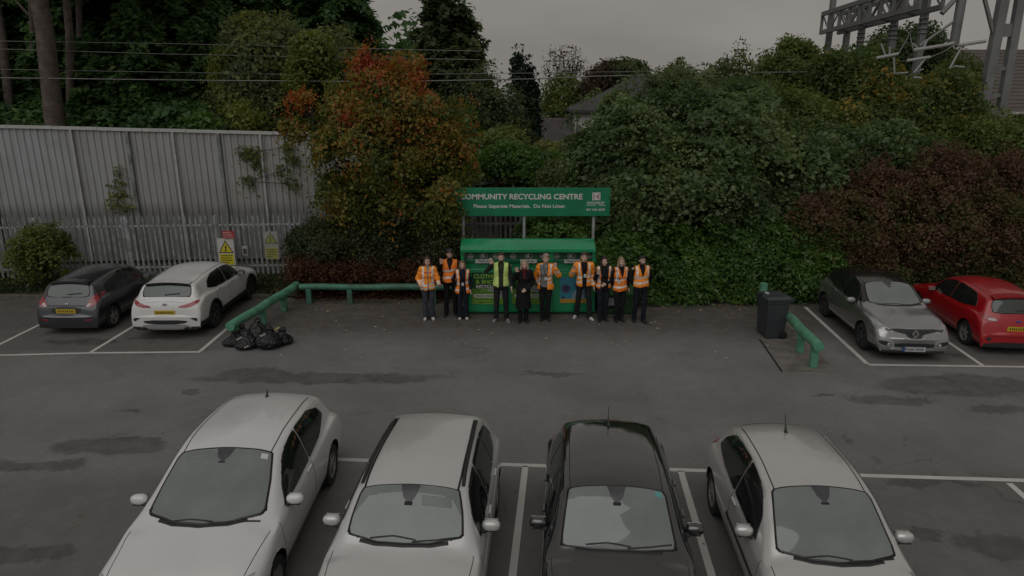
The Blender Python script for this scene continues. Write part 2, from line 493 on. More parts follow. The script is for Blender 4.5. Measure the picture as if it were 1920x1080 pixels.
def strip(pts, wd, z=0.004):
    "flat painted line through ground points"
    mb = MB()
    for p, q in zip(pts[:-1], pts[1:]):
        p = Vector(p); q = Vector(q); d = (q - p).normalized(); n = Vector((-d.y, d.x, 0)) * wd / 2
        mb.add([(v.x, v.y, z) for v in (p + n, p - n, q - n, q + n)], [(0, 1, 2, 3)])
    return mb
def marking(pts, wd, z=0.004):
    o = strip(pts, wd, z).build("parking_line", M_LINE); tag(o, kind='structure'); return o
BAY = Vector((0.0804, 0.9968, 0)); CRS = Vector((0.9968, -0.06, 0)).normalized()
# near row (rear ends of the four nearest cars)
pA = G(640, 862); pB = G(1920, 901)
dn = (pB - pA).normalized()
marking([pA - dn * 1.3, pB + dn * 5], 0.10)
for px, py in ((985, 871), (1275, 880), (1888, 903)):
    p = G(px, py) - Vector((0, 0.05, 0)); marking([p, p - BAY * 5.2], 0.10, 0.004)
p = G(985, 871); 
for k in (): marking([p + dn * 2.47 * k - Vector((0, .05, 0)), p + dn * 2.47 * k - BAY * 5.2], 0.10)
# far left row
q0 = G(-60, 669); q1 = G(168, 662); q2 = G(376, 660)
marking([q0 - Vector((6, .4, 0)), q1, q2], 0.09)
marking([q1 + Vector((0, .048, 0)), G(268, 601), G(268, 601) + Vector((0.02, 2.1, 0))], 0.09)
marking([q2 + Vector((-.03, .048, 0)), G(420, 621), G(420, 621) + Vector((-0.03, 1.5, 0))], 0.09)
marking([q1 + Vector((-2.5, 0, 0)), G(88, 602), G(88, 602) + Vector((0.02, 2.1, 0))], 0.09)
# far right row
r0 = G(1628, 684); r1 = G(1845, 687); rd = (r1 - r0).normalized()
marking([r0, r1 + rd * 8], 0.09)
marking([r0 + Vector((0, .05, 0)), G(1510, 576)], 0.10)
marking([r1 + Vector((0, .05, 0)), G(1770, 636), G(1770, 636) + BAY * 3.4], 0.09)
# lighter concrete patch under the right-hand barrier
M_PAD = pm("old_concrete", (0.165, 0.150, 0.136), 0.88, var=0.25, scale=2.5, bump=0.3, bscale=25, dirt=(0.045, 0.03, 0.022), dscale=1.5, damt=0.7)
c1, c2, c3 = G(1424, 636), G(1466, 697), G(1568, 697)
padp = [c1, c2, c3, c3 + Vector((.35, 3.4, 0)), c1 + Vector((.3, 1.0, 0))]
tag(MB().add([(v.x, v.y, 0.004) for v in padp], [tuple(range(5))]).build("concrete_pad", M_PAD), kind='structure')
mc = pm("joint_dirt", (0.02, 0.018, 0.016), 0.95)
tag(strip([c1, c2], 0.05, 0.008).build("pad_joint", mc), kind='structure')
# kerb and grass verge behind the left-hand cars
mbk = MB()
x = -30.0
while x < -7.3:
    mbk.box((x + .455, 19.3, 0.04), (0.905, 0.12, 0.14)); x += 0.915
tag(mbk.build("kerb", M_KERB, bevel=0.012), kind='structure')
vv = []; ff = []
nxv, nyv = 60, 8
for j in range(nyv + 1):
    for i in range(nxv + 1):
        xx = -32 + 25.6 * i / nxv; yy = 19.36 + 3.2 * j / nyv
        vv.append((xx, yy, 0.085 + 0.05 * math.sin(xx * 2.1) * math.sin(yy * 2.7) + 0.03 * j / nyv))
for j in range(nyv):
    for i in range(nxv):
        k = j * (nxv + 1) + i; ff.append((k, k + 1, k + nxv + 2, k + nxv + 1))
M_VERGE = pm("verge_grass", (0.045, 0.045, 0.02), 0.95, var=0.5, scale=6, bump=0.8, bscale=30, dirt=(0.04, 0.028, 0.016), dscale=2, damt=0.9)
tag(mobj("verge", vv, ff, M_VERGE, smooth=True), kind='structure')
# ================================================================ STRUCTURES
M_GALV = pm("galvanised_steel", (0.38, 0.40, 0.41), 0.6, metal=0.25, var=0.22, scale=8, dirt=(0.07, 0.065, 0.05), dscale=2.5, damt=0.7)
M_GALV2 = pm("galvanised_dull", (0.20, 0.21, 0.212), 0.65, metal=0.2, var=0.3, scale=3, dirt=(0.055, 0.05, 0.035), dscale=1.8, damt=0.8)

# ---- palisade fences
def palisade(A, B, top, label, m, pitch=0.155, z0=0.08, bay=2.75):
    A = Vector(A); B = Vector(B); L = (B - A).length; d = (B - A).normalized(); ang = math.atan2(d.y, d.x)
    root = empty("palisade_fence", A, ang, label, "fence")
    nb = max(1, round(L / bay)); bl = L / nb
    for i in range(nb):
        mb = MB()
        n = int(bl / pitch)
        for k in range(n):
            x = i * bl + (k + 0.5) * bl / n; h = top + rng.uniform(-.015, .015); t = rng.uniform(-.004, .004)
            wv = 0.034
            # W-section pale with a splayed three-point head
            sec = [(-wv, 0), (-wv * .55, -.022), (-wv * .2, -.006), (wv * .2, -.006), (wv * .55, -.022), (wv, 0)]
            vs = [(x + sx, sy - .03, z0) for sx, sy in sec] + [(x + sx + t, sy - .03, h - .12) for sx, sy in sec]
            tips = [(x - wv * .95, -.035, h - .03), (x - wv * .5, -.055, h - .07), (x - .004, -.04, h), (x + .004, -.04, h), (x + wv * .5, -.055, h - .07), (x + wv * .95, -.035, h - .03)]
            vs += tips
            fs = []
            for r in (0, 6):
                for q in range(5): fs.append((r + q, r + q + 1, r + q + 7, r + q + 6))
            mb.add(vs, fs)
        o = mb.build("pale_panel", m, root)
        rl = MB()
        for z in (0.42, top - 0.35): rl.box(((i + .5) * bl, 0.012, z), (bl - .11, 0.05, 0.05))
        rl.build("rail", m, root)
        MB().box((i * bl, .03, top * .5 - .04), (.1, .055, top - .02)).build("post", m, root)
    return root
palisade((-20.5, 20.75, 0), (-6.75, 21.72, 0), 2.12, "grey steel palisade fence running behind the two cars on the left", M_GALV)
palisade((-6.7, 21.74, 0), (4.2, 21.8, 0), 2.12, "grey palisade fence showing between the big green sign and the textile bank", M_GALV2)
palisade((4.4, 21.8, 0), (19.5, 21.2, 0), 2.12, "palisade fence smothered in reddish hedge on the right", M_GALV2)

# ---- tall profiled-steel wall behind the left palisade
wa = Vector((-24.0, 22.9, 0)); wb_ = Vector((-3.9, 24.35, 0))
wd = (wb_ - wa).normalized(); wl = (wb_ - wa).length; wang = math.atan2(wd.y, wd.x)
def wtop(x): return 4.74 - 0.40 * max(0, x - 6) / (wl - 6)
wall = empty("steel_wall", wa, wang, "tall grey ribbed steel wall with a pale capping behind the palisade fence", "wall")
def wall_mat():
    m, t, b = new_mat("ribbed_steel")
    tc = t.nodes.new("ShaderNodeTexCoord")
    mp = t.nodes.new("ShaderNodeMapping"); mp.inputs['Scale'].default_value = (1.5, 1.5, 0.12); t.links.new(tc.outputs['Object'], mp.inputs[0])
    st = noise(t, mp.outputs[0], 3.0, 6, 0.7); bl = noise(t, tc.outputs['Object'], 0.5, 4); fs = noise(t, mp.outputs[0], 14, 4, .7)
    sep = t.nodes.new("ShaderNodeSeparateXYZ"); t.links.new(tc.outputs['Object'], sep.inputs[0])
    side = mrange(t, sep.outputs['X'], 7.5, 11.5, smooth=True)
    c = mixc(t, side, (0.355, 0.372, 0.39), (0.335, 0.335, 0.325))
    c = mixc(t, mrange(t, st, 0.35, 0.7, 0, 0.65), c, (0.215, 0.215, 0.205))
    c = mixc(t, mrange(t, fs, 0.5, 0.72, 0, 0.5), c, (0.31, 0.305, 0.295))
    c = mixc(t, mrange(t, bl, 0.5, 0.7, 0, 0.45), c, (0.21, 0.20, 0.18))
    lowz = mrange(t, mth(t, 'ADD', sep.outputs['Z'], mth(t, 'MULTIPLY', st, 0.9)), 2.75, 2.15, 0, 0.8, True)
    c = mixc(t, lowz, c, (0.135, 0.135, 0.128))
    t.links.new(c, b.inputs['Base Color']); b.inputs['Roughness'].default_value = 0.6; b.inputs['Metallic'].default_value = 0.15
    return m
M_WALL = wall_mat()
px_ = 0.0; pi_ = 0
while px_ < wl - .1:
    w_ = min(2.7, wl - px_); mb = MB()
    x = px_; prof = []
    pit = 0.225
    while x < px_ + w_ - 1e-4:
        for dx, dy in ((0, 0), (.105, 0), (.13, -.034), (.2, -.034)):
            if x + dx < px_ + w_: prof.append((x + dx, dy))
        x += pit
    prof.append((px_ + w_ - .005, 0))
    vs = [(x_, y_, 0.1) for x_, y_ in prof] + [(x_, y_, wtop(x_)) for x_, y_ in prof]
    n = len(prof)
    mb.add(vs, [(i, i + 1, i + 1 + n, i + n) for i in range(n - 1)])
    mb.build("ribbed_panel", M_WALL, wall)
    px_ += w_
M_CAP = pm("pale_capping", (0.46, 0.455, 0.44), 0.7, var=0.2, scale=3, dirt=(0.12, 0.12, 0.1), dscale=3, damt=.6)
mb = MB()
for i in range(14):
    xa = wl * i / 14; xb = wl * (i + 1) / 14 - .012
    mb.beam((xa, -.01, wtop(xa) + .045), (xb, -.01, wtop(xb) + .045 + rng.uniform(-.012, .012)), .16, .10)
mb.build("capping", M_CAP, wall)
M_WPOST = pm('wall_post', (0.36, 0.36, 0.35), .6, var=.15)
for x_, dk in ((6.3, 1), (11.0, 1), (12.5, 0), (14.0, 1), (15.4, 0), (3.2, 0), (17.8, 1), (9.2, 0)):
    MB().box((x_, -.09, wtop(x_) * .5 + .05), (.11 if dk else .07, .06, wtop(x_) - .12)).build("post", M_GALV2 if dk else M_WPOST, wall)

# ---- warning signs fixed to the fence
M_WHITE = pm("sign_white", (0.50, 0.49, 0.47), 0.5, var=0.1, scale=4, dirt=(0.25, 0.24, 0.2), dscale=4, damt=.5)
M_WHITEF = pm("sign_white_faded", (0.27, 0.27, 0.25), 0.6, var=0.15, scale=6, dirt=(0.13, 0.13, 0.11), dscale=5, damt=.6)
M_YEL = pm("sign_yellow", (0.50, 0.42, 0.02), 0.5, var=0.1, scale=4)
M_YELF = pm("sign_yellow_faded", (0.25, 0.25, 0.06), 0.6, var=0.2, scale=6)
M_BLK = pm("sign_black", (0.012, 0.012, 0.013), 0.5, var=0.1)
M_RED = pm("sign_red", (0.33, 0.03, 0.035), 0.5, var=0.15, scale=5)
M_PINK = pm("sign_lettering_pale", (0.50, 0.38, 0.37), 0.5, var=0.05)
def plate(name, w, h, m, parent, x=0, y=0, z=0, t=.004):
    return MB().box((x, y, z), (w, t, h)).build(name, m, parent)
BOLT = [(.02, .30), (-.10, -.02), (-.01, -.02), (-.07, -.20), (-.13, -.18), (-.03, -.38), (.04, -.14), (-.01, -.16), (.09, .06), (.0, .06), (.07, .30)]
def warn_sign(px, py0, py1, wpx, Y, lab, mw, my, mk, mbk):
    t = P(px, py0, Y); b = P(px, py1, Y); h = t.z - b.z; w = wpx / 1280 * (Y * .962 + .27 * 3.6)
    r = empty("warning_sign", (t.x, Y, b.z), 0, lab, "sign")
    plate("plate", w, h, mw, r, z=h / 2)
    tw = w * .92; th = tw * .86; zt = h * (.93 if mk else .97)
    MB().prism([(-tw / 2, zt - th), (tw / 2, zt - th), (0, zt)], -.006, -.003).build("triangle_border", mbk, r)
    s = .80
    cz = zt - th * .64
    MB().prism([(-tw / 2 * s, cz - th * .36 * s), (tw / 2 * s, cz - th * .36 * s), (0, cz + th * .64 * s)], -.009, -.005).build("triangle", my, r)
    k = th * 1.05
    MB().prism([(p[0] * k, cz + .02 + p[1] * k * .85) for p in BOLT], -.012, -.008).build("lightning_bolt", mbk, r)
    ph = h * .40
    plate("yellow_panel", w * .86, ph, my, r, y=-.004, z=ph * .55)
    mb = MB()
    for j, ws in enumerate((.62, .5, .55, .35)):
        x0 = -w * .36
        zz = ph * .55 + ph * .34 - j * ph * .22
        while x0 < -w * .36 + w * ws * 1.1:
            lw = rng.uniform(.5, 1.3) * w * .10
            mb.box((x0 + lw / 2, -.008, zz), (lw, .003, ph * .075)); x0 += lw + w * .025
    mb.build("lettering", mbk, r)
    return r
M_INKF = pm("faded_ink", (0.07, 0.07, 0.05), 0.6)
warn_sign(421.5, 447, 497, 31, 20.98, "white and yellow lightning warning sign on the fence below the red plate", M_WHITE, M_YEL, True, M_BLK)
warn_sign(506, 434, 486, 27, 21.25, "faded electric shock warning sign on the palisade beside the hedge", M_WHITEF, M_YELF, False, M_INKF)
t_ = P(427.5, 433, 20.94); b_ = P(427.5, 447, 20.94)
rs = empty("red_sign", (t_.x, 20.94, b_.z), 0, "small red notice plate above the yellow lightning sign", "sign")
hh = t_.z - b_.z
plate("plate", .37, hh, M_RED, rs, z=hh / 2)
for j in range(4):
    mb = MB(); x0 = -.16
    while x0 < (.06 if j == 0 else .13): 
        lw = rng.uniform(.02, .05); mb.box((x0 + lw / 2, -.004, hh * (.78 - .2 * j)), (lw, .003, hh * (.10 if j == 0 else .06))); x0 += lw + .012
    mb.build("lettering", M_PINK, rs)
bx = P(460, 470, 21.2)
lb = empty("lock_box", bx, 0, "small square gate lock box on the palisade between the two warning signs", "lock")
MB().box((0, 0, 0), (.17, .06, .30)).build("lock_case", M_GALV, lb, bevel=.006)
MB().box((0, -.034, -.01), (.11, .012, .17)).build("lock_cover", pm("lock_brown", (.06, .045, .035), .7), lb)

# ---- houses beyond the railway
M_SLATE = pm("slate_roof", (0.055, 0.054, 0.053), 0.8, var=0.25, scale=2, bump=0.3, bscale=8)
M_RENDER = pm("white_render", (0.58, 0.57, 0.55), 0.9, var=0.1, scale=1, dirt=(.25, .24, .22), dscale=.6)
def tile_mat(name, c, rows, pitch):
    m, t, b = new_mat(name)
    tc = t.nodes.new("ShaderNodeTexCoord")
    br = t.nodes.new("ShaderNodeTexBrick"); br.inputs['Scale'].default_value = 1
    br.inputs['Color1'].default_value = tuple(x * .8 for x in c) + (1,); br.inputs['Color2'].default_value = tuple(x * 1.2 for x in c) + (1,); br.inputs['Mortar'].default_value = tuple(x * .4 for x in c) + (1,)
    br.inputs['Brick Width'].default_value = pitch * 1.2; br.inputs['Row Height'].default_value = pitch; br.inputs['Mortar Size'].default_value = .02
    t.links.new(tc.outputs['UV'] if False else tc.outputs['Object'], br.inputs['Vector'])
    t.links.new(br.outputs['Color'], b.inputs['Base Color']); b.inputs['Roughness'].default_value = .85
    return m
M_TILE = tile_mat("clay_tiles", (0.062, 0.052, 0.052), 0, .34)
M_DARKW = pm("dark_window", (0.02, 0.022, 0.025), 0.15, var=.1)
hY = 60.0
e0 = P(1077, 206, hY); rdg = P(1212, 139, hY + 4)
house = empty("house", (e0.x, hY, 0), 0, "white rendered house with grey hipped slate roof behind the sycamore", "house")
ez = e0.z; rz_ = rdg.z; xl = 0.0; xr = 17.0; yb = 9.0
MB().box((xr / 2, yb / 2, ez / 2 - .1), (xr - .8, yb - .8, ez - .1)).build("wall", M_RENDER, house)
o_ = .3
vs = [(xl - o_, -o_, ez), (xr + o_, -o_, ez), (xr + o_, yb + o_, ez), (xl - o_, yb + o_, ez), (xl + 6.0, yb / 2, rz_), (xr - 4, yb / 2, rz_)]
vs += [(v[0], v[1], v[2] - .22) for v in vs[:4]]
rf = MB().add(vs, [(0, 1, 5, 4), (1, 2, 5), (2, 3, 4, 5), (3, 0, 4), (0, 6, 7, 1), (1, 7, 8, 2), (2, 8, 9, 3), (3, 9, 6, 0), (9, 8, 7, 6)]).build("roof", M_SLATE, house)
MB().tube([(xl - .1 + .25, .22, .3), (xl - .1 + .25, .22, ez - .1)], .06, 8).build("downpipe", M_WHITE, house)
for wx in (3.0, 7.5, 12):
    f = MB().box((wx, .37, ez - 1.6), (1.3, .1, 1.4)).build("window", M_WHITE, house)
    MB().box((wx, .31, ez - 1.6), (1.1, .06, 1.2)).build("pane", M_DARKW, f)
a0 = P(1001, 221, hY + 1); a1 = P(1073, 266, hY - 2.2); ax = a0.x
ann = empty("outbuilding", (ax, hY - 2.2, 0), 0, "low outbuilding with brown tiled roof beside the white house", "outbuilding")
aw = P(1075, 221, hY).x - ax
vs = [(0, 0, a1.z), (aw, 0, a1.z), (aw, 3.4, a0.z), (0, 3.4, a0.z), (0, 0, a1.z - .15), (aw, 0, a1.z - .15), (aw, 6.8, a1.z), (0, 6.8, a1.z)]
MB().add(vs, [(0, 1, 2, 3), (0, 4, 5, 1), (3, 2, 6, 7)]).build("roof", M_TILE, ann)
MB().box((aw / 2 + .1, 3.4, (a1.z - .1) / 2), (aw - .3, 6.2, a1.z - .1)).build("wall", M_RENDER, ann)
MB().box((aw * .32, .26, a1.z - .75), (1.3, .08, 1.2)).build("window", M_DARKW, ann)
MB().box((.25, 1.9, a0.z + .05), (.5, .5, .6)).build("chimney", M_RENDER, ann)

# big shed with a ribbed brown roof at the right edge
sY = 46.0
s0 = P(1780, 93, sY + 7); s1 = P(1780, 208, sY)
shed = empty("warehouse", (s1.x, sY, 0), 0, "long building with brown ribbed roof behind the railway mast at the right edge", "building")
def rib_mat():
    m, t, b = new_mat("ribbed_roof")
    tc = t.nodes.new("ShaderNodeTexCoord"); sep = t.nodes.new("ShaderNodeSeparateXYZ"); t.links.new(tc.outputs['Object'], sep.inputs[0])
    nz = noise(t, tc.outputs['Object'], .8, 5)
    c = mixc(t, mrange(t, nz, .3, .7), (0.085, 0.070, 0.062), (0.115, 0.097, 0.088))
    t.links.new(c, b.inputs['Base Color']); b.inputs['Roughness'].default_value = .75
    return m
M_RIB = rib_mat()
vs = []; fs = []; rows = 17
for i in range(rows):
    f0 = i / rows; f1 = (i + 1) / rows
    y0_, z0_ = 7 * f0, s1.z + (s0.z - s1.z) * f0; y1_, z1_ = 7 * f1, s1.z + (s0.z - s1.z) * f1
    b = len(vs)
    vs += [(0, y0_, z0_), (28, y0_, z0_), (28, y1_, z1_ - .07), (0, y1_, z1_ - .07), (0, y1_, z1_), (28, y1_, z1_)]
    fs += [(b, b + 1, b + 2, b + 3), (b + 3, b + 2, b + 5, b + 4)]
mobj("roof", vs, fs, M_RIB, shed)
MB().box((14, 3.8, (s1.z - .3) / 2), (27.6, 6.6, s1.z - .3)).build("wall", pm("dark_brick", (0.05, 0.042, 0.038), .9, var=.3, scale=3), shed)
MB().beam((0, -.1, s1.z - .12), (28, -.1, s1.z - .12), .14, .16).build("gutter", M_WHITE, shed)
for wx in (4.5, 9, 13.5, 18): 
    f = MB().box((wx, .46, s1.z - 1.5), (1.4, .1, 1.3)).build("window", M_WHITE, shed)
    MB().box((wx, .40, s1.z - 1.5), (1.2, .06, 1.1)).build("pane", M_DARKW, f)

# ---- railway gantry, mast and wires
M_STEEL = pm("railway_steel", (0.20, 0.203, 0.20), 0.6, metal=.3, var=.2, scale=2, dirt=(.07, .065, .06), dscale=1)
M_INS = pm("white_insulator", (0.30, 0.30, 0.29), 0.5, var=.1)
gA = P(1557, 47, 37.0); gB = P(1748, -6, 28.5); gB.z = gA.z + .25
gan = empty("railway_gantry", (gA.x, gA.y, 0), 0, "grey steel overhead-line gantry spanning the railway, top right", "gantry")
A_ = Vector((0, 0, gA.z)); B_ = gB - Vector((gA.x, gA.y, 0))
mb = MB()
dn_ = (B_ - A_).normalized(); sd = Vector((-dn_.y, dn_.x, 0)).normalized()
for s in (-.45, .45):
    for dz in (.52, -.36): mb.beam(A_ + sd * s + Vector((0, 0, dz)), B_ + sd * s + Vector((0, 0, dz)), .16, .2)
n = 9
for i in range(n + 1):
    p = A_.lerp(B_, i / n)
    for s in (-.45, .45): mb.beam(p + sd * s + Vector((0, 0, -.45)), p + sd * s + Vector((0, 0, .55)), .1, .12)
    mb.beam(p + sd * -.45 + Vector((0, 0, .55)), p + sd * .45 + Vector((0, 0, .55)), .1, .1)
    if i < n:
        q = A_.lerp(B_, (i + 1) / n)
        for s in (-.45, .45): mb.beam(p + sd * s + Vector((0, 0, -.4 if i % 2 else .5)), q + sd * s + Vector((0, 0, .5 if i % 2 else -.4)), .05, .07)
        if i % 2: mb.beam(p + sd * .45 + Vector((0, 0, -.4)), q + sd * -.45 + Vector((0, 0, -.4)), .1, .08)
mb.build("beam", M_STEEL, gan)
for f, up, dwn in ((0.0, 1.3, 9.0), (.10, .4, 9.3), (.27, 2.2, 3.6), (.60, 1.6, 4.2), (.86, .6, 4.4)):
    p = A_.lerp(B_, f) + sd * (.5 if f > .05 else 0)
    dwn = min(dwn, p.z)
    MB().beam(p + Vector((0, 0, -dwn)), p + Vector((0, 0, up)), .24, .24).build("column" if dwn > 8 else "dropper", M_STEEL, gan)
    if dwn < 8:
        q = p + Vector((0, 0, -.9))
        MB().lathe([(.09, -.35), (.2, -.3), (.1, -.2), (.2, -.12), (.1, 0), (.2, .08), (.1, .18), (.2, .26), (.09, .35)], q, 'Z', 12).build("insulator", M_STEEL, gan)
# cantilever arms hung beneath
def arm(pts, Y, rad, lab, extra=()):
    pp = [P(x, y, Y) for x, y in pts]
    o0 = pp[0]
    r = empty("cantilever_arm", o0, 0, lab, "cantilever arm", "cantilever arms of the railway wiring")
    mb = MB().tube([p - o0 for p in pp], rad, 8); mb.build("tube", M_INS, r, smooth=True)
    for e in extra:
        MB().tube([P(x, y, Y) - o0 for x, y in e], rad * .6, 6).build("stay", M_INS, r, smooth=True)
arm([(1643, 109), (1684, 101)], 23.6, .05, "short white cantilever arm left of the others, with two thin prongs above it", [[(1660, 104), (1652, 82)], [(1668, 103), (1668, 88)], [(1676, 107), (1677, 138), (1702, 136)]])
arm([(1713, 94), (1765, 86), (1788, 81)], 23.4, .055, "upper white cantilever arm below the gantry, beside the slim pole", [[(1722, 92), (1712, 82)], [(1732, 90), (1738, 75)]])
arm([(1700, 114), (1744, 107)], 23.3, .05, "lower white cantilever arm among the golden leaves", [[(1735, 110), (1714, 136), (1731, 130)], [(1713, 145), (1728, 146)]])
arm([(1796, 85), (1848, 77)], 24.2, .055, "white cantilever arm fixed to the lattice mast", [[(1803, 88), (1781, 128), (1790, 124), (1808, 126)]])
sp = [P(1801, -20, 27.5), P(1793, 10, 27.5), P(1788, 86, 27.5)]
pole = empty("dropper_pole", (sp[2].x, 27.5, sp[2].z), 0, "slim steel pole hanging down beside the lattice mast", "pole")
x_ = sp[2].x
MB().tube([(0, 0, 0), (0.05, 0, 5.2)], .17, 10).build("shaft", M_STEEL, pole, smooth=True)
MB().tube([(-.1, 0, .9), (-1.3, 0, -.1 + 1.0 - .9)], .05, 6).build("stay", M_STEEL, pole)
MB().tube([(-.15, 0, 1.75), (-.65, 0, 1.15)], .10, 8).build("insulator", M_STEEL, pole)
for (x0, y0, d0, x1, y1, d1, lab_) in ((1684, 101, 23.6, 1708, 58, 30.2, "thin stay wire from the short white arm up to the gantry"), (1713, 94, 23.4, 1706, 60, 30.2, "thin stay wire from the upper white arm up to the gantry"), (1744, 107, 23.3, 1790, 84, 27.3, "thin stay wire from the lower white arm to the slim pole")):
    pa, pc = P(x0, y0, d0), P(x1, y1, d1)
    tag(MB().tube([Vector((0, 0, 0)), (pc - pa) * .5 - Vector((0, 0, .05)), pc - pa], .018, 5).build("stay_wire", M_STEEL, loc=pa), lab_, "wire")
# lattice mast
mY = 25.0
b1 = P(1835, 218, mY); t1 = P(1869, -12, mY); b2 = P(1880, 220, mY); t2 = P(1903, -12, mY)
mast = empty("railway_mast", (b1.x, mY, 0), 0, "tall grey twin-leg steel mast at the right edge above the hedge", "mast")
o1 = Vector((b1.x, mY, 0)); 
mb1 = MB(); mb2 = MB(); cb = MB()
l1a = Vector((b1.x - o1.x, 0, .1)); l1b = t1 - o1; l2a = Vector((b2.x - o1.x, 0, .1)); l2b = t2 - o1
l1b.x = l1a.x + .12; l2b.x = l2a.x - .18
k = 1.0
top1 = l1b + (l1b - l1a) * .15; top2 = l2b + (l2b - l2a) * .15
MB().beam(l1a, top1, .26, .30).build("leg", M_STEEL, mast)
MB().beam(l2a, top2, .22, .26).build("leg", M_STEEL, mast)
for f, h in ((.56, .3), (.73, .14), (.87, .42), (1.0, .2), (.45, .2), (.3, .2), (.63, .12)):
    pz = l1a.lerp(l1b, f); qz = l2a.lerp(l2b, f)
    cb.beam(pz, qz, .12, h)
cb.beam(l1a + Vector((-.25, 0, b1.z)), l2a + Vector((.1, 0, b1.z - .05)), .2, .08)
cb.build("cross_bar", M_STEEL, mast)
MB().beam(l1b + Vector((-.95, 0, .5)), l1a.lerp(l1b, .83), .1, .1).build("brace", M_STEEL, mast)
# wires
M_WIRE = pm("wire", (0.16, 0.16, 0.155), .5, metal=.3)
def wire(pts, Y, rad, lab):
    pp = [P(x, y, Y) for x, y in pts]
    c = pp[0].copy()
    out = []
    for p, q in zip(pp[:-1], pp[1:]):
        for i in range(6): out.append(p.lerp(q, i / 6))
    out.append(pp[-1])
    o = MB().tube([p - c for p in out], rad, 5).build("overhead_wire", M_WIRE, loc=c)
    tag(o, lab, "wire", "overhead wires along the railway")
wire([(-200, 144), (0, 146), (400, 151), (700, 153), (850, 151), (1000, 148), (1120, 143), (1400, 136), (1680, 134)], 27.2, .02, "lowest and palest overhead wire, crossing in front of all the trees")
wire([(-200, 72), (0, 77), (330, 82), (640, 90), (900, 96)], 28.5, .013, "highest of the thin overhead wires in front of the pine trunk")
wire([(-200, 88), (0, 92), (300, 101), (640, 108), (900, 112)], 28.2, .013, "second highest overhead wire in front of the pine trunk")
wire([(-200, 126), (0, 130), (400, 137), (640, 141), (1000, 137), (1400, 131)], 28.0, .011, "faint overhead wire just above the lowest one")

# bits glimpsed above the sign board
z1 = P(985, 342, 27)
rr = empty("shed_roof", (z1.x, 27, 0), 0, "flat reddish-brown shed roof edge peeping over the green sign", "shed")
MB().beam((-1.1, 0, z1.z - .02), (1.25, 0, z1.z - .06), 1.6, .12).build("roof", pm("rusty_red", (.10, .04, .04), .8, var=.3, scale=3), rr)
MB().box((0, .1, z1.z / 2 - .05), (2.1, 1.3, z1.z - .15)).build("wall", M_SOIL, rr)
z2 = P(915, 328, 26); 
lp = empty("slatted_panel", (z2.x, 26, 0), 0, "small pale slatted panel standing left above the green sign", "panel")
mb = MB()
for i in range(6): mb.box((0, 0, z2.z + .36 - i * .13), (.62, .04, .085))
mb.build("slats", M_WHITEF, lp)
for s in (-.3, .3): MB().box((s, .04, (z2.z + .4) / 2), (.05, .05, z2.z + .4)).build("post", M_GALV2, lp)
z3 = P(883, 336, 26.2)
bs = empty("blue_panel", (z3.x, 26.2, 0), 0, "small blue panel half hidden by the rowan leaves above the sign", "panel")
MB().box((0, 0, z3.z), (.55, .04, .45)).build("board", pm("blue_board", (.02, .05, .12), .6), bs)
MB().box((0, .04, z3.z / 2), (.06, .05, z3.z)).build("post", M_GALV2, bs)
# ================================================================ STREET FURNITURE
M_GREEN = pm("bank_green", (0.006, 0.25, 0.098), 0.30, var=0.1, scale=2, coat=.9, dirt=(0.006, 0.12, 0.045), dscale=2.5, damt=.5)
M_GREEND = pm("bank_green_shaded", (0.004, 0.10, 0.04), 0.5, var=.1, scale=2)  # darker copy of the bank green, with the hood's shade painted in
M_SIGNG = pm("sign_green", (0.004, 0.185, 0.088), 0.45, var=0.06, scale=1.2, dirt=(0.006, 0.09, 0.045), dscale=1.5, damt=.6)
M_LETTER = pm("sign_lettering", (0.60, 0.57, 0.54), 0.5, var=0.08)
M_STICK = pm("sticker_grey", (0.55, 0.56, 0.55), 0.5, var=.05)
M_LIME = pm("poster_lime", (0.15, 0.30, 0.035), 0.45, var=.2, scale=5)
M_GRASS = pm("poster_grass", (0.10, 0.22, 0.03), 0.45, var=.4, scale=14)
M_PDARK = pm("poster_dark", (0.006, 0.055, 0.022), 0.45, var=.1)
M_PLIME = pm("poster_lime_text", (0.24, 0.42, 0.05), 0.45, var=.05)
M_PGREY = pm("poster_grey", (0.28, 0.30, 0.31), 0.45, var=.3, scale=6)
M_TEAL = pm("poster_teal", (0.035, 0.20, 0.27), 0.45, var=.1, scale=4)
M_PURP = pm("poster_purple", (0.055, 0.045, 0.10), 0.45, var=.4, scale=30)
M_PALEB = pm("poster_pale_blue", (0.22, 0.30, 0.38), 0.45, var=.12)
M_ORNG = pm("poster_orange", (0.46, 0.24, 0.03), 0.45, var=.05)
M_NAVY = pm("poster_navy", (0.02, 0.03, 0.10), .45)

YF = 17.78
bank = empty("textile_bank", (0.5, YF, 0), 0, "long green clothing and shoes recycling bank with curved hood behind the group", "recycling bank")
def L(px, py, Y=YF):
    p = P(px, py, Y); return p - Vector((0.5, YF, 0))
xl_ = L(873, 560).x; xr_ = L(1116, 560).x; bw_ = xr_ - xl_; bc = (xl_ + xr_) / 2
zseam = 1.24
MB().box((bc, .52, .66), (bw_, 1.04, 1.22)).build("body", M_GREEN, bank, bevel=.012)
mb = MB()
for cx in (bc - bw_ * .33, bc, bc + bw_ * .33):
    mb.box((cx, -.012, .64), (bw_ * .31, .03, 1.10))
mb.build("door_panel", M_GREEN, bank, bevel=.01)
MB().box((bc, .56, 1.36), (bw_, .98, .24)).build("upper_panel", M_GREEN, bank, bevel=.01)
MB().box((bc, .03, 1.515), (bw_ + .02, .10, .085)).build("ledge", pm("ledge_green", (.02, .17, .085), .35, coat=.3, var=.1), bank, bevel=.012)
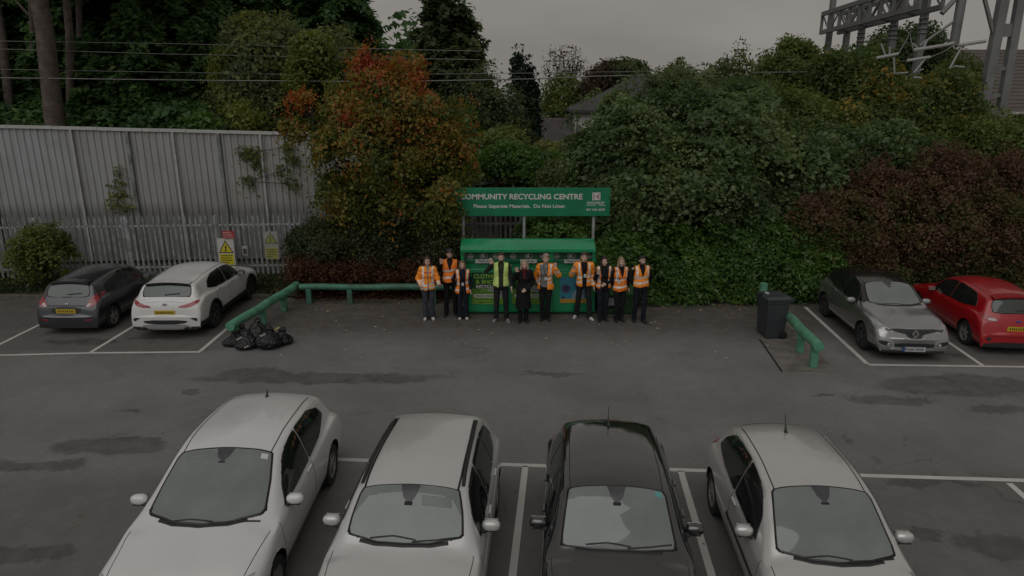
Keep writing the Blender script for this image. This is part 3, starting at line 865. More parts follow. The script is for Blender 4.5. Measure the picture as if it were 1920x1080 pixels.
# chute flap leaning back under the hood
MB().add([(xl_ + .02, .09, 1.50), (xr_ - .02, .09, 1.50), (xr_ - .02, .17, 1.92), (xl_ + .02, .17, 1.92)], [(0, 1, 2, 3)]).build("chute_flap", M_GREEND, bank)
MB().box((bc, .47, 1.66), (bw_ - .04, .56, .32)).build("hopper", M_GREEND, bank)
for cx, wdt in ((L(865.5, 475).x + .03, .085), (L(1033, 475).x, .13), (L(1113.5, 475).x - .02, .085)):
    MB().box((cx, -.04, 1.67), (wdt, .26, .36)).build("upright", M_GREEN, bank, bevel=.008)
# curved hood
hw0 = L(863, 466, 17.52).x; hw1 = L(1117, 466, 17.52).x
prof = [(-.27, 1.80), (-.27, 1.868), (-.24, 1.895), (.17, 2.040), (.25, 2.055), (.32, 2.052), (.38, 2.03), (.80, 1.82)]
MB().xprism(prof, hw0, hw1).build("hood", M_GREEN, bank, smooth=True, bevel=.006)
MB().box(((hw0 + hw1) / 2, -.268, 1.835), (hw1 - hw0 - .01, .02, .075)).build("fascia", M_GREEN, bank)
# stickers on the flap
def sticker(cx, z, kind):
    y = .09 + (z - 1.50) / .45 * .08 - .034
    mb = MB()
    n = 20
    if kind == 'oval':
        mb.add([(cx + .085 * math.cos(2 * math.pi * i / n), y, z + .070 * math.sin(2 * math.pi * i / n)) for i in range(n)], [tuple(range(n))], 0)
        mb.box((cx, y - .004, z + .025), (.13, .003, .045), None, 1)
        for k in (-1, 0, 1): mb.box((cx + k * .04, y - .007, z + .025), (.022, .003, .03), None, 0)
        mb.box((cx, y - .004, z - .03), (.09, .003, .012), None, 1)
    else:
        for r0, r1, sx, m in ((.108, .088, 1.0, 0), (.068, .0, .95, 0)):
            vs = []; fs = []
            for i in range(n):
                a = 2 * math.pi * i / n
                vs += [(cx + r0 * sx * math.cos(a), y - .002, z + r0 * .68 * math.sin(a)), (cx + r1 * sx * math.cos(a), y - .002, z + r1 * .68 * math.sin(a))]
            for i in range(n):
                j = (i + 1) % n; fs.append((2 * i, 2 * j, 2 * j + 1, 2 * i + 1))
            mb.add(vs, fs, m)
        mb.add([(cx + .055 + .036 * math.cos(2 * math.pi * i / n), y - .006, z + .006 + .036 * math.sin(2 * math.pi * i / n)) for i in range(n)], [tuple(range(n))], 1)
    mb.build("sticker", [M_STICK, M_BLK], bank)
zi = L(900, 482.0, YF + .1).z + .035
for px, kd in ((882, 'oval'), (907, 'eye'), (930, 'oval'), (962, 'oval'), (991, 'eye'), (1018, 'oval'), (1043, 'oval'), (1071, 'eye'), (1103, 'oval')):
    sticker(L(px, 483, YF + .1).x, zi, kd)
for px in (907, 991, 1073):
    cx = L(px, 492).x
    lb = MB().box((cx, -.028, 1.50), (.44, .008, .105)).build("thanks_label", M_STICK, bank)
    text("Thank you", .088, (cx, -.034, 1.50), M_BLK, lb, width=.33, bold=.001)
    MB().box((cx, -.002 + .06, 1.40), (.40, .02, .03)).build("label_strip", M_GREEN, bank)
def poster_clothing(cx, w_=.88):
    z0, z1 = .30, 1.19
    p = MB().box((cx, -.031, (z0 + z1) / 2), (w_, .006, z1 - z0)).build("poster", M_PDARK, bank)
    y = -.036
    MB().box((cx, y, z0 + .22), (w_, .004, .44)).build("grass_picture", M_GRASS, p)
    MB().add([(cx - .05, y - .004, z0 + .38), (cx + w_ / 2, y - .004, z0 + .30), (cx + w_ / 2, y - .004, z0 + .50), (cx + .2, y - .004, z0 + .47)], [(0, 1, 2, 3)]).build("road_picture", M_PGREY, p)
    MB().box((cx, y - .002, z0 + .10), (w_, .005, .20)).build("lime_band", M_LIME, p)
    MB().box((cx + .02, y - .005, z0 + .235), (w_ - .07, .006, .085)).build("white_band", M_STICK, p)
    mb = MB(); x0 = cx - w_ / 2 + .12
    while x0 < cx + w_ / 2 - .15:
        lw = rng.uniform(.02, .05); mb.box((x0 + lw / 2, y - .011, z0 + .235), (lw, .003, .032)); x0 += lw + .012
    mb.box((cx + w_ / 2 - .06, y - .011, z0 + .235), (.035, .003, .045))
    mb.build("small_print", M_BLK, p)
    mb = MB()
    for zz, ww in ((.125, .62), (.05, .5)): mb.box((cx, y - .007, z0 + zz), (ww, .003, .014))
    mb.build("thin_print", M_PDARK, p)
    text("CLOTHING", .155, (cx, y - .004, z1 - .115), M_PLIME, p, width=.76, bold=.004)
    text("& SHOES", .145, (cx, y - .004, z1 - .265), M_PLIME, p, width=.66, bold=.004)
    text("RECYCLING", .12, (cx + .0, y - .006, z1 - .40), M_LETTER, p, width=.66, bold=.003, shear=.12)
poster_clothing(L(915, 540).x)
poster_clothing(L(991, 540).x)
# blue poster
cx = L(1075, 540).x; z0, z1 = L(1060, 567).z, L(1060, 519).z; w_ = .72
p = MB().box((cx, -.031, (z0 + z1) / 2), (w_, .006, z1 - z0)).build("poster", M_TEAL, bank)
MB().box((cx, -.036, z0 + .055), (w_, .004, .11)).build("orange_band", M_ORNG, p)
n = 24
vs = []
for i in range(n):
    a = 2 * math.pi * i / n; r_ = .115 * (1 + .10 * (i % 2)); vs.append((cx - .20 + r_ * math.cos(a), -.037, z0 + .40 + r_ * math.sin(a)))
MB().add(vs, [tuple(range(n))]).build("purple_disc", M_PURP, p)
MB().add([(cx - .20 + .06 * math.cos(2 * math.pi * i / n), -.041, z0 + .40 + .06 * math.sin(2 * math.pi * i / n)) for i in range(n)], [tuple(range(n))]).build("disc_center", M_NAVY, p)
MB().add([(cx - .06, -.038, z0 + .11), (cx + .3, -.038, z0 + .11), (cx + .3, -.038, z0 + .4), (cx + .12, -.038, z0 + .42), (cx + .0, -.038, z0 + .3)], [(0, 1, 2, 3, 4)]).build("pale_shape", M_PALEB, p)
MB().ell((cx + .13, -.036, z0 + .52), (.09, .006, .11), 8).build("dark_shape", M_NAVY, p)
MB().ell((cx - .27, -.036, z0 + .15), (.045, .006, .03), 8).build("dark_spot", M_NAVY, p)
MB().box((L(1046, 530).x, -.05, 1.08), (.10, .05, .025)).build("handle", M_GALV, bank)

# ---- grit bin beside the bank
gx = (G(1118, 590).x + G(1188, 590).x) / 2
M_GRIT = pm("grit_green", (0.022, 0.075, 0.02), 0.55, var=.15, scale=3, dirt=(.015, .035, .01), dscale=3)
grit = empty("grit_bin", (gx + .05, 17.78, 0), 0, "low dark green bin with grey notice beside the textile bank, behind three people", "bin")
MB().box((0, .36, .27), (1.02, .72, .50)).build("body", M_GRIT, grit, bevel=.03)
MB().add([(-.53, -.03, .52), (.53, -.03, .52), (.53, .76, .66), (-.53, .76, .66), (-.53, -.03, .57), (.53, -.03, .57), (.50, .72, .73), (-.50, .72, .73)], [(0, 3, 2, 1), (4, 5, 6, 7), (0, 1, 5, 4), (1, 2, 6, 5), (2, 3, 7, 6), (3, 0, 4, 7)]).build("lid", M_GRIT, grit, bevel=.02)
n_ = MB().box((-.08, -.006, .36), (.36, .008, .22)).build("notice", M_PGREY, grit)
MB().add([(-.02, -.012, .27), (.08, -.012, .27), (.08, -.012, .44), (.02, -.012, .42)], [(0, 1, 2, 3)]).build("notice_picture", M_PDARK, n_)
MB().box((-.08, -.006, .20), (.40, .008, .09)).build("dark_strip", M_BLK, grit)

# ---- the big sign on posts
sY_ = 19.3
tl = P(822, 349, sY_); tr = P(1145, 352, sY_); br_ = P(1145, 405, sY_)
sg = empty("recycling_sign", (tr.x, sY_, 0), 0, "wide green COMMUNITY RECYCLING CENTRE sign raised on grey posts behind the bank", "sign")
sw = tr.x - tl.x; sh = tr.z - br_.z; zc = tr.z - sh / 2; cx0 = -sw / 2
MB().box((cx0, 0, zc), (sw, .05, sh)).build("board", M_SIGNG, sg, bevel=.006)
def S_(px, py):
    p = P(px, py, sY_); return p.x - tr.x, p.z
zT = (S_(976, 369)[1]); x0_, x1_ = S_(862, 369)[0], S_(1092, 369)[0]
text("COMMUNITY RECYCLING CENTRE", .21, ((x0_ + x1_) / 2, -.028, zT), M_LETTER, sg, width=x1_ - x0_, bold=.006)
x0_, x1_ = S_(888, 387)[0], S_(1061, 387)[0]
text("Please Separate Materials.  Do Not Litter.", .135, ((x0_ + x1_) / 2, -.028, S_(975, 386.5)[1]), M_LETTER, sg, width=x1_ - x0_, bold=.003)
lx, lz = S_(1118, 368)
lg = MB().box((lx, -.029, lz), (.225, .008, .215)).build("logo_square", M_LETTER, sg)
MLP = pm("logo_pink", (.33, .25, .26), .5)
MB().add([(lx - .03, -.036, lz), (lx + .085, -.036, lz + .10), (lx + .085, -.036, lz - .10)], [(0, 1, 2)]).build("logo_triangle", MLP, lg)
MB().add([(lx - .085, -.036, lz - .09), (lx - .05, -.036, lz - .09), (lx - .05, -.036, lz + .09), (lx - .085, -.036, lz + .09)], [(0, 1, 2, 3)]).build("logo_bar", MLP, lg)
text("KNOWSLEY", .10, (lx - .01, -.028, S_(1118, 380.5)[1]), M_LETTER, sg, width=.50, bold=.002)
mb = MB(); mb.box((lx - .14, -.028, S_(0, 384.6)[1]), (.28, .006, .014)); mb.box((lx + .17, -.028, S_(0, 384.6)[1]), (.18, .006, .014)); mb.build("underline", M_LETTER, sg)
text("051 443 2239", .085, (lx - .01, -.028, S_(1118, 393)[1]), M_LETTER, sg, width=.53, bold=.002)
# recycling-arrows outline at the left end of the board
ex, ez_ = S_(842, 384)
mb = MB()
for a in (90, 210, 330):
    p = [Vector((ex + .14 * math.cos(R(a + d)), -.03, ez_ + .10 * math.sin(R(a + d)))) for d in (-38, -10, 18, 42)]
    mb.tube(p, .008, 5)
mb.build("arrows_emblem", M_LETTER, sg)
for px in (868, 983, 1114):
    MB().tube([(S_(px, 400)[0], .07, 0), (S_(px, 400)[0], .07, zc + .3)], .045, 12).build("post", M_GALV, sg, smooth=True)

# ---- pipe barriers
M_PIPE = pm("pipe_green", (0.10, 0.30, 0.19), 0.5, var=.25, scale=3, bump=.15, bscale=12, dirt=(0.05, 0.075, 0.05), dscale=2.2, damt=.8)
M_PIPED = pm("pipe_green_weathered", (0.045, 0.165, 0.11), 0.6, var=.3, scale=4, bump=.2, bscale=14, dirt=(0.06, 0.06, 0.045), dscale=2.5, damt=.85)
def pipe_barrier(A, B, zA, zB, posts, rad, lab, mat_, over=.15):
    A = Vector((A[0], A[1], 0)); B = Vector((B[0], B[1], 0)); d = (B - A); d.normalize()
    r = empty("pipe_barrier", A, 0, lab, "barrier", None)
    a = -d * over; b = (B - A) + d * over
    pts = [a.lerp(b, i / 8) + Vector((0, 0, zA + (zB - zA) * i / 8 + .012 * math.sin(i * 1.7))) for i in range(9)]
    MB().tube(pts, rad, 18).build("rail", mat_, r, smooth=True)
    for f in posts:
        p = (B - A) * f; z = zA + (zB - zA) * f
        MB().box((p.x, p.y, (z - rad * .5) / 2), (.15, .15, z - rad * .5), Matrix.Rotation(math.atan2(d.y, d.x), 3, 'Z')).build("post", mat_, r, bevel=.02)
    return r
# left: rail end at pixel (430,612), far corner (548,541)
zl = .50
a0 = G(440, 607, zl); a1 = G(550, 539, zl)
pipe_barrier((a0.x, a0.y), (a1.x, a1.y), zl, zl, (0.0, .42, .80), .112, "green pipe barrier running from the bin bags back to the hedge", M_PIPE, .22)
b0 = G(572, 538, zl); b1 = G(880, 538, zl)
pipe_barrier((b0.x, b0.y), (b1.x, b1.y), zl, zl, (.02, .27, .78), .09, "long low green pipe rail along the foot of the dark hedge, left of the bank", M_PIPED)
zr_ = .55
c0 = G(1531, 646, zr_); c1_ = G(1463, 577, zr_)
pipe_barrier((c0.x, c0.y), (c1_.x, c1_.y), zr_, zr_, (.02, .36), .112, "short weathered green pipe barrier beside the wheelie bin", M_PIPE, .16)
gp = G(1437, 605)
o = MB().tube([(0, 0, 0), (0, 0, .98)], .10, 14).build("bollard", M_PIPE, loc=(gp.x - .03, gp.y + .35, 0), smooth=True); tag(o, "green bollard post standing behind the wheelie bin", "bollard")

# ---- wheelie bin
M_BIN = pm("bin_plastic", (0.033, 0.037, 0.043), 0.5, var=.12, scale=4, dirt=(.045, .045, .045), dscale=4, damt=.4)
wp = G(1453, 637)
wb2 = empty("wheelie_bin", (wp.x - .02, wp.y + .30, 0), R(-84), "dark blue-grey wheelie bin with closed lid at the end of the right barrier", "bin")
bm_ = MB()
hx0, hy0, hx1, hy1 = .255, .215, .29, .275
vs = []
for z, hx, hy in ((.03, hx0, hy0), (.10, hx0 + .01, hy0 + .01), (.92, hx1, hy1), (.92, hx1 + .02, hy1 + .02), (.98, hx1 + .02, hy1 + .02)):
    for sx, sy in ((-1, -1), (1, -1), (1, 1), (-1, 1)): vs.append((sx * hx, sy * hy, z))
fs = [(3, 2, 1, 0), (16, 17, 18, 19)]
for r_ in range(4):
    for q in range(4): fs.append((r_ * 4 + q, r_ * 4 + (q + 1) % 4, r_ * 4 + 4 + (q + 1) % 4, r_ * 4 + 4 + q))
bm_.add(vs, fs); bm_.build("body", M_BIN, wb2, bevel=.02)
ld = MB()
vs = []
for z, hx, hy, yo in ((.985, .325, .31, 0), (1.03, .325, .31, 0), (1.085, .27, .25, .02)):
    for sx, sy in ((-1, -1), (1, -1), (1, 1), (-1, 1)): vs.append((sx * hx, sy * hy + yo, z))
ld.add(vs, [(3, 2, 1, 0), (8, 9, 10, 11)] + [(r_ * 4 + q, r_ * 4 + (q + 1) % 4, r_ * 4 + 4 + (q + 1) % 4, r_ * 4 + 4 + q) for r_ in range(2) for q in range(4)])
lid = ld.build("lid", M_BIN, wb2, bevel=.018)
MB().box((-.06, -.15, 1.09), (.09, .07, .012)).build("lid_sticker", M_STICK, lid)
MB().box((-.16, -.14, 1.088), (.05, .04, .012)).build("lid_sticker", M_STICK, lid)
MB().box((-.09, -.27, 1.06), (.10, .10, .03)).build("lid_grip", M_BLK, lid)
MB().tube([(-.27, .40, 1.0), (.27, .40, 1.0)], .02, 8).build("handle", M_BIN, wb2)
for s in (-1, 1): MB().box((s * .22, .34, .985), (.04, .14, .05)).build("handle_bracket", M_BIN, wb2)
for s in (-1, 1):
    MB().lathe([(.0, -.03), (.07, -.035), (.10, -.025), (.10, .025), (.07, .035), (0, .03)], (s * .27, .20, .10), 'X', 18).build("wheel", M_BLK, wb2, smooth=True)
MB().box((-.27, -.24, .72), (.02, .03, .12)).build("side_sticker", M_LETTER, wb2)

# ---- bin bags
def bag_mat():
    m, t, b = new_mat("bag_plastic")
    tc = t.nodes.new("ShaderNodeTexCoord")
    b.inputs['Base Color'].default_value = (.010, .010, .012, 1); b.inputs['Roughness'].default_value = .34
    n1 = noise(t, tc.outputs['Object'], 7, 5, .6)
    vo = t.nodes.new("ShaderNodeTexVoronoi"); vo.inputs['Scale'].default_value = 9; vo.feature = 'SMOOTH_F1'; t.links.new(tc.outputs['Object'], vo.inputs['Vector'])
    bp = t.nodes.new("ShaderNodeBump"); bp.inputs['Strength'].default_value = 1.0; bp.inputs['Distance'].default_value = .07
    t.links.new(mth(t, 'ADD', n1, vo.outputs['Distance']), bp.inputs['Height']); t.links.new(bp.outputs[0], b.inputs['Normal'])
    return m
M_BAG = bag_mat()
def bag(px, py, r, h, seed, lab, z=0.0, lean=(0, 0)):
    q = np.random.default_rng(seed)
    c = G(px, py)
    prims = [('ell', (0, 0, h * .42), (r, r * .9, h * .46)), ('ell', (q.uniform(-.1, .1), q.uniform(-.1, .1), h * .3), (r * 1.06, r * 1.0, h * .32)), ('ell', (lean[0] * .6, lean[1] * .6, h * .7), (r * .55, r * .5, h * .3)),
             ('cap', (lean[0], lean[1], h * .85), (lean[0] * 1.3, lean[1] * 1.2, h * 1.08), .05, .035), ('ell', (lean[0] * 1.4, lean[1] * 1.3, h * 1.12), (.09, .07, .05))]
    def cut(X, Y, Z, g):
        n = np.sin(X * 31 + seed + 3 * np.sin(Z * 17)) * np.sin(Y * 27 + 2 * np.sin(X * 13 + seed)) * np.sin(Z * 23 + seed * 2) * .018 + np.sin(X * 57 + Z * 41 + seed) * np.sin(Y * 49 - Z * 37) * .007
        return np.maximum(g + n, 0.012 - Z)
    V, F = sdf_mesh(prims, .018, .06, cut)
    o = mobj("bin_bag", V, F, M_BAG, smooth=True); o.location = (c.x, c.y, z)
    return tag(o, lab, "bin bag", "black bin bags dumped by the green barrier")
bag(505, 652, .30, .42, 1, "largest black bin bag, front right of the pile by the green barrier", lean=(.04, .0))
bag(466, 652, .24, .34, 2, "black bin bag at the front left of the pile, with a pale scrap on it", lean=(-.04, 0))
bag(443, 646, .20, .28, 3, "small black bin bag at the far left of the pile, against the barrier post", lean=(0, .03))
bag(485, 640, .26, .48, 4, "tallest black bin bag at the back of the pile, behind the two front ones", lean=(.0, .05))
bag(527, 646, .20, .34, 5, "black bin bag at the right end of the pile", lean=(.05, 0))
bag(455, 640, .20, .36, 6, "black bin bag at the back left of the pile beside the barrier post", lean=(0, 0))
M_SCRAP = pm("paper_scrap", (0.36, 0.33, 0.27), .8, var=.2)
M_SCRAPY = pm("yellow_scrap", (0.40, 0.32, 0.16), .8, var=.2)
def scrap(px, py, z, m, lab, s=.07, rot=.4):
    c = G(px, py, z)
    o = MB().add([(-s, -.03, 0), (0, -.04, .03), (s, -.01, .02), (s * .8, .04, .05), (-.01, .03, .015), (-s * .9, .03, .03)], [(0, 1, 4, 5), (1, 2, 3, 4)]).build("paper_scrap", m, loc=c)
    o.rotation_euler = (0, 0, rot); tag(o, lab, "litter")
scrap(519, 618, .42, M_SCRAPY, "yellowish scrap on top of the right-hand bin bags", .09, .8)
scrap(450, 636, .26, M_SCRAP, "white paper scrap between the two left-hand bin bags", .09, .9)
scrap(462, 652, .22, M_SCRAP, "small white scrap on the front left bin bag", .05)
scrap(493, 630, .40, M_SCRAP, "pale scrap on the knot of the largest bin bag", .07, .7)

# ---- fallen leaves and litter specks
def flat_leaves(n, fn, name, m, smin, smax, zz=.006):
    vs = []; fs = []
    for _ in range(n):
        x, y = fn(); s = rng.uniform(smin, smax); a = rng.uniform(0, 6.28); k = len(vs)
        ca, sa = math.cos(a) * s, math.sin(a) * s
        vs += [(x - ca, y - sa, zz), (x + sa * .5, y - ca * .5, zz + .012), (x + ca, y + sa, zz + .004), (x - sa * .5, y + ca * .5, zz + .012)]; fs.append((k, k + 1, k + 2, k + 3))
    o = mobj(name, vs, fs, m); tag(o, kind='stuff'); return o
M_FL = pm("fallen_leaf", (0.20, 0.14, 0.07), .8, var=.5, scale=1.5)
M_FLP = pm("pale_fallen_leaf", (0.42, 0.39, 0.33), .8, var=.3, scale=1.5)
flat_leaves(1500, lambda: (rng.uniform(-6.2, 8), 19.4 - abs(rng.normal(0, 1.1))), "fallen_leaves", M_FL, .025, .06)
flat_leaves(60, lambda: (rng.uniform(-6.2, 7), rng.uniform(14.5, 19)), "pale_leaves", M_FLP, .025, .055)
flat_leaves(500, lambda: (rng.uniform(-20, -6.5), rng.uniform(19.5, 21)), "verge_leaves", M_FL, .03, .06, .15)
flat_leaves(150, lambda: (rng.uniform(-14, 12), rng.uniform(7, 15)), "scattered_leaves", M_FL, .012, .03)
# ================================================================ CARS
def pchip(xs, ys, xq):
    xs = np.asarray(xs, float); ys = np.asarray(ys, float); xq = np.clip(np.asarray(xq, float), xs[0], xs[-1])
    h = np.diff(xs); dl = np.diff(ys) / h; n = len(xs)
    d = np.zeros(n)
    for i in range(1, n - 1):
        if dl[i - 1] * dl[i] > 0:
            w1 = 2 * h[i] + h[i - 1]; w2 = h[i] + 2 * h[i - 1]; d[i] = (w1 + w2) / (w1 / dl[i - 1] + w2 / dl[i])
    d[0] = dl[0]; d[-1] = dl[-1]
    i = np.clip(np.searchsorted(xs, xq, side='right') - 1, 0, n - 2)
    t = (xq - xs[i]) / h[i]
    return (2 * t**3 - 3 * t**2 + 1) * ys[i] + (t**3 - 2 * t**2 + t) * h[i] * d[i] + (-2 * t**3 + 3 * t**2) * ys[i + 1] + (t**3 - t**2) * h[i] * d[i + 1]

def paint(name, col, metal=0.0, rough=.35, coat=.8, flake=0.04):
    m = pm(name, col, rough, metal, flake, 1.2, coat=coat, dirt=tuple(c * .8 for c in col), dscale=2.0, damt=.25)
    return m
def glass_mat(name, refl, veil, tint):
    m = bpy.data.materials.new(name); m.use_nodes = True; t = m.node_tree
    for n in list(t.nodes): t.nodes.remove(n)
    out = t.nodes.new("ShaderNodeOutputMaterial")
    tr = t.nodes.new("ShaderNodeBsdfTransparent"); tr.inputs[0].default_value = tint + (1,)
    gl = t.nodes.new("ShaderNodeBsdfGlossy"); gl.inputs['Roughness'].default_value = .03; gl.inputs['Color'].default_value = (.92, 1, .98, 1)
    df = t.nodes.new("ShaderNodeBsdfDiffuse"); df.inputs['Color'].default_value = (.37, .405, .395, 1)  # flat grey for dust on the glass and a painted sky-reflection veil
    lw = t.nodes.new("ShaderNodeFresnel"); lw.inputs['IOR'].default_value = 1.5
    f = mth(t, 'ADD', lw.outputs[0], refl, clamp=True)
    tc = t.nodes.new("ShaderNodeTexCoord"); nz = noise(t, tc.outputs['Object'], 2.5, 4)
    m1 = t.nodes.new("ShaderNodeMixShader"); m2 = t.nodes.new("ShaderNodeMixShader")
    t.links.new(mrange(t, nz, .3, .7, veil * .88, veil * 1.12), m1.inputs[0]); t.links.new(tr.outputs[0], m1.inputs[1]); t.links.new(df.outputs[0], m1.inputs[2])
    t.links.new(f, m2.inputs[0]); t.links.new(m1.outputs[0], m2.inputs[1]); t.links.new(gl.outputs[0], m2.inputs[2])
    t.links.new(m2.outputs[0], out.inputs[0])
    return m
M_WSCR = glass_mat("windscreen_glass", .03, .45, (.55, .60, .58))
M_SIDE = glass_mat("side_glass", .03, .03, (.30, .36, .34))
M_REARG = glass_mat("rear_glass", .03, .13, (.25, .29, .28))
M_FRIT = pm("black_trim_gloss", (0.010, 0.010, 0.011), .3, var=.1)
M_TRIM = pm("black_plastic", (0.018, 0.018, 0.019), .6, var=.15, scale=10)
M_TYRE = pm("tyre_rubber", (0.016, 0.016, 0.016), .85, var=.2, scale=12)
M_RIM = pm("alloy", (0.30, 0.30, 0.30), .4, metal=.5, var=.1)
M_RIMD = pm("alloy_dark", (0.07, 0.07, 0.075), .4, metal=.5, var=.1)
M_CHROME = pm("bright_metal", (0.50, 0.50, 0.50), .22, metal=.8, var=.05)
M_SILVERP = pm("silver_plastic", (0.33, 0.33, 0.34), .4, metal=.4, var=.05)
M_LAMP = pm("lamp_lens", (0.36, 0.37, 0.38), .12, var=.25, scale=14, coat=1, metal=.3)
M_LAMPD = pm("lamp_inner", (0.06, 0.06, 0.065), .3, var=.2)
M_TAIL = pm("tail_lamp_red", (0.27, 0.012, 0.018), .18, var=.3, scale=12, coat=.8)
M_TAILC = pm("tail_lamp_clear", (0.42, 0.36, 0.36), .2, var=.1, coat=.8)
M_PLY = pm("plate_yellow", (0.52, 0.36, 0.02), .45, var=.05)
M_PLW = pm("plate_white", (0.42, 0.43, 0.45), .45, var=.05)
M_PLB = pm("plate_blue", (0.02, 0.07, 0.28), .45)
M_SEAT = pm("seat_cloth", (0.07, 0.07, 0.075), .9, var=.2)
M_DASH = pm("dash_plastic", (0.085, 0.085, 0.087), .7, var=.1)
M_LINING = pm("cabin_lining", (0.03, 0.03, 0.03), .9, var=.1)
M_FILMP = pm('shade_band', (0.16, 0.18, 0.175), .4, var=.1); M_CYAN = pm('cyan_permit', (0.10, 0.30, 0.30), .5)
M_ROOFBLK = paint("black_roof_paint", (0.008, 0.008, 0.009), 0, .25, 1.0)

def chaikin(p, n=2):
    p = np.asarray(p, float)
    for _ in range(n):
        a = p * .75 + np.roll(p, -1, 0) * .25; b = p * .25 + np.roll(p, -1, 0) * .75
        p = np.stack([a, b], 1).reshape(-1, p.shape[1])
    return p
def rounded(p, k=3, n=2):
    "polygon with rounded corners and straight sides"
    p = np.asarray(p, float); q = []
    for i in range(len(p)):
        for j in range(k): q.append(p[i] + (p[(i + 1) % len(p)] - p[i]) * j / k)
    return chaikin(np.array(q), n)
def resample(p, n):
    p = np.vstack([p, p[:1]]); s = np.r_[0, np.cumsum(np.linalg.norm(np.diff(p, axis=0), axis=1))]
    u = np.linspace(0, s[-1], n, endpoint=False)
    return np.stack([np.interp(u, s, p[:, k]) for k in range(p.shape[1])], 1)
def inpoly(pts, poly):
    x, y = pts[:, 0], pts[:, 1]; ins = np.zeros(len(pts), bool); n = len(poly)
    for i in range(n):
        x0, y0 = poly[i]; x1, y1 = poly[(i + 1) % n]
        c = (y0 > y) != (y1 > y)
        with np.errstate(divide='ignore', invalid='ignore'): xi = (x1 - x0) * (y - y0) / (y1 - y0) + x0
        ins ^= c & (x < xi)
    return ins

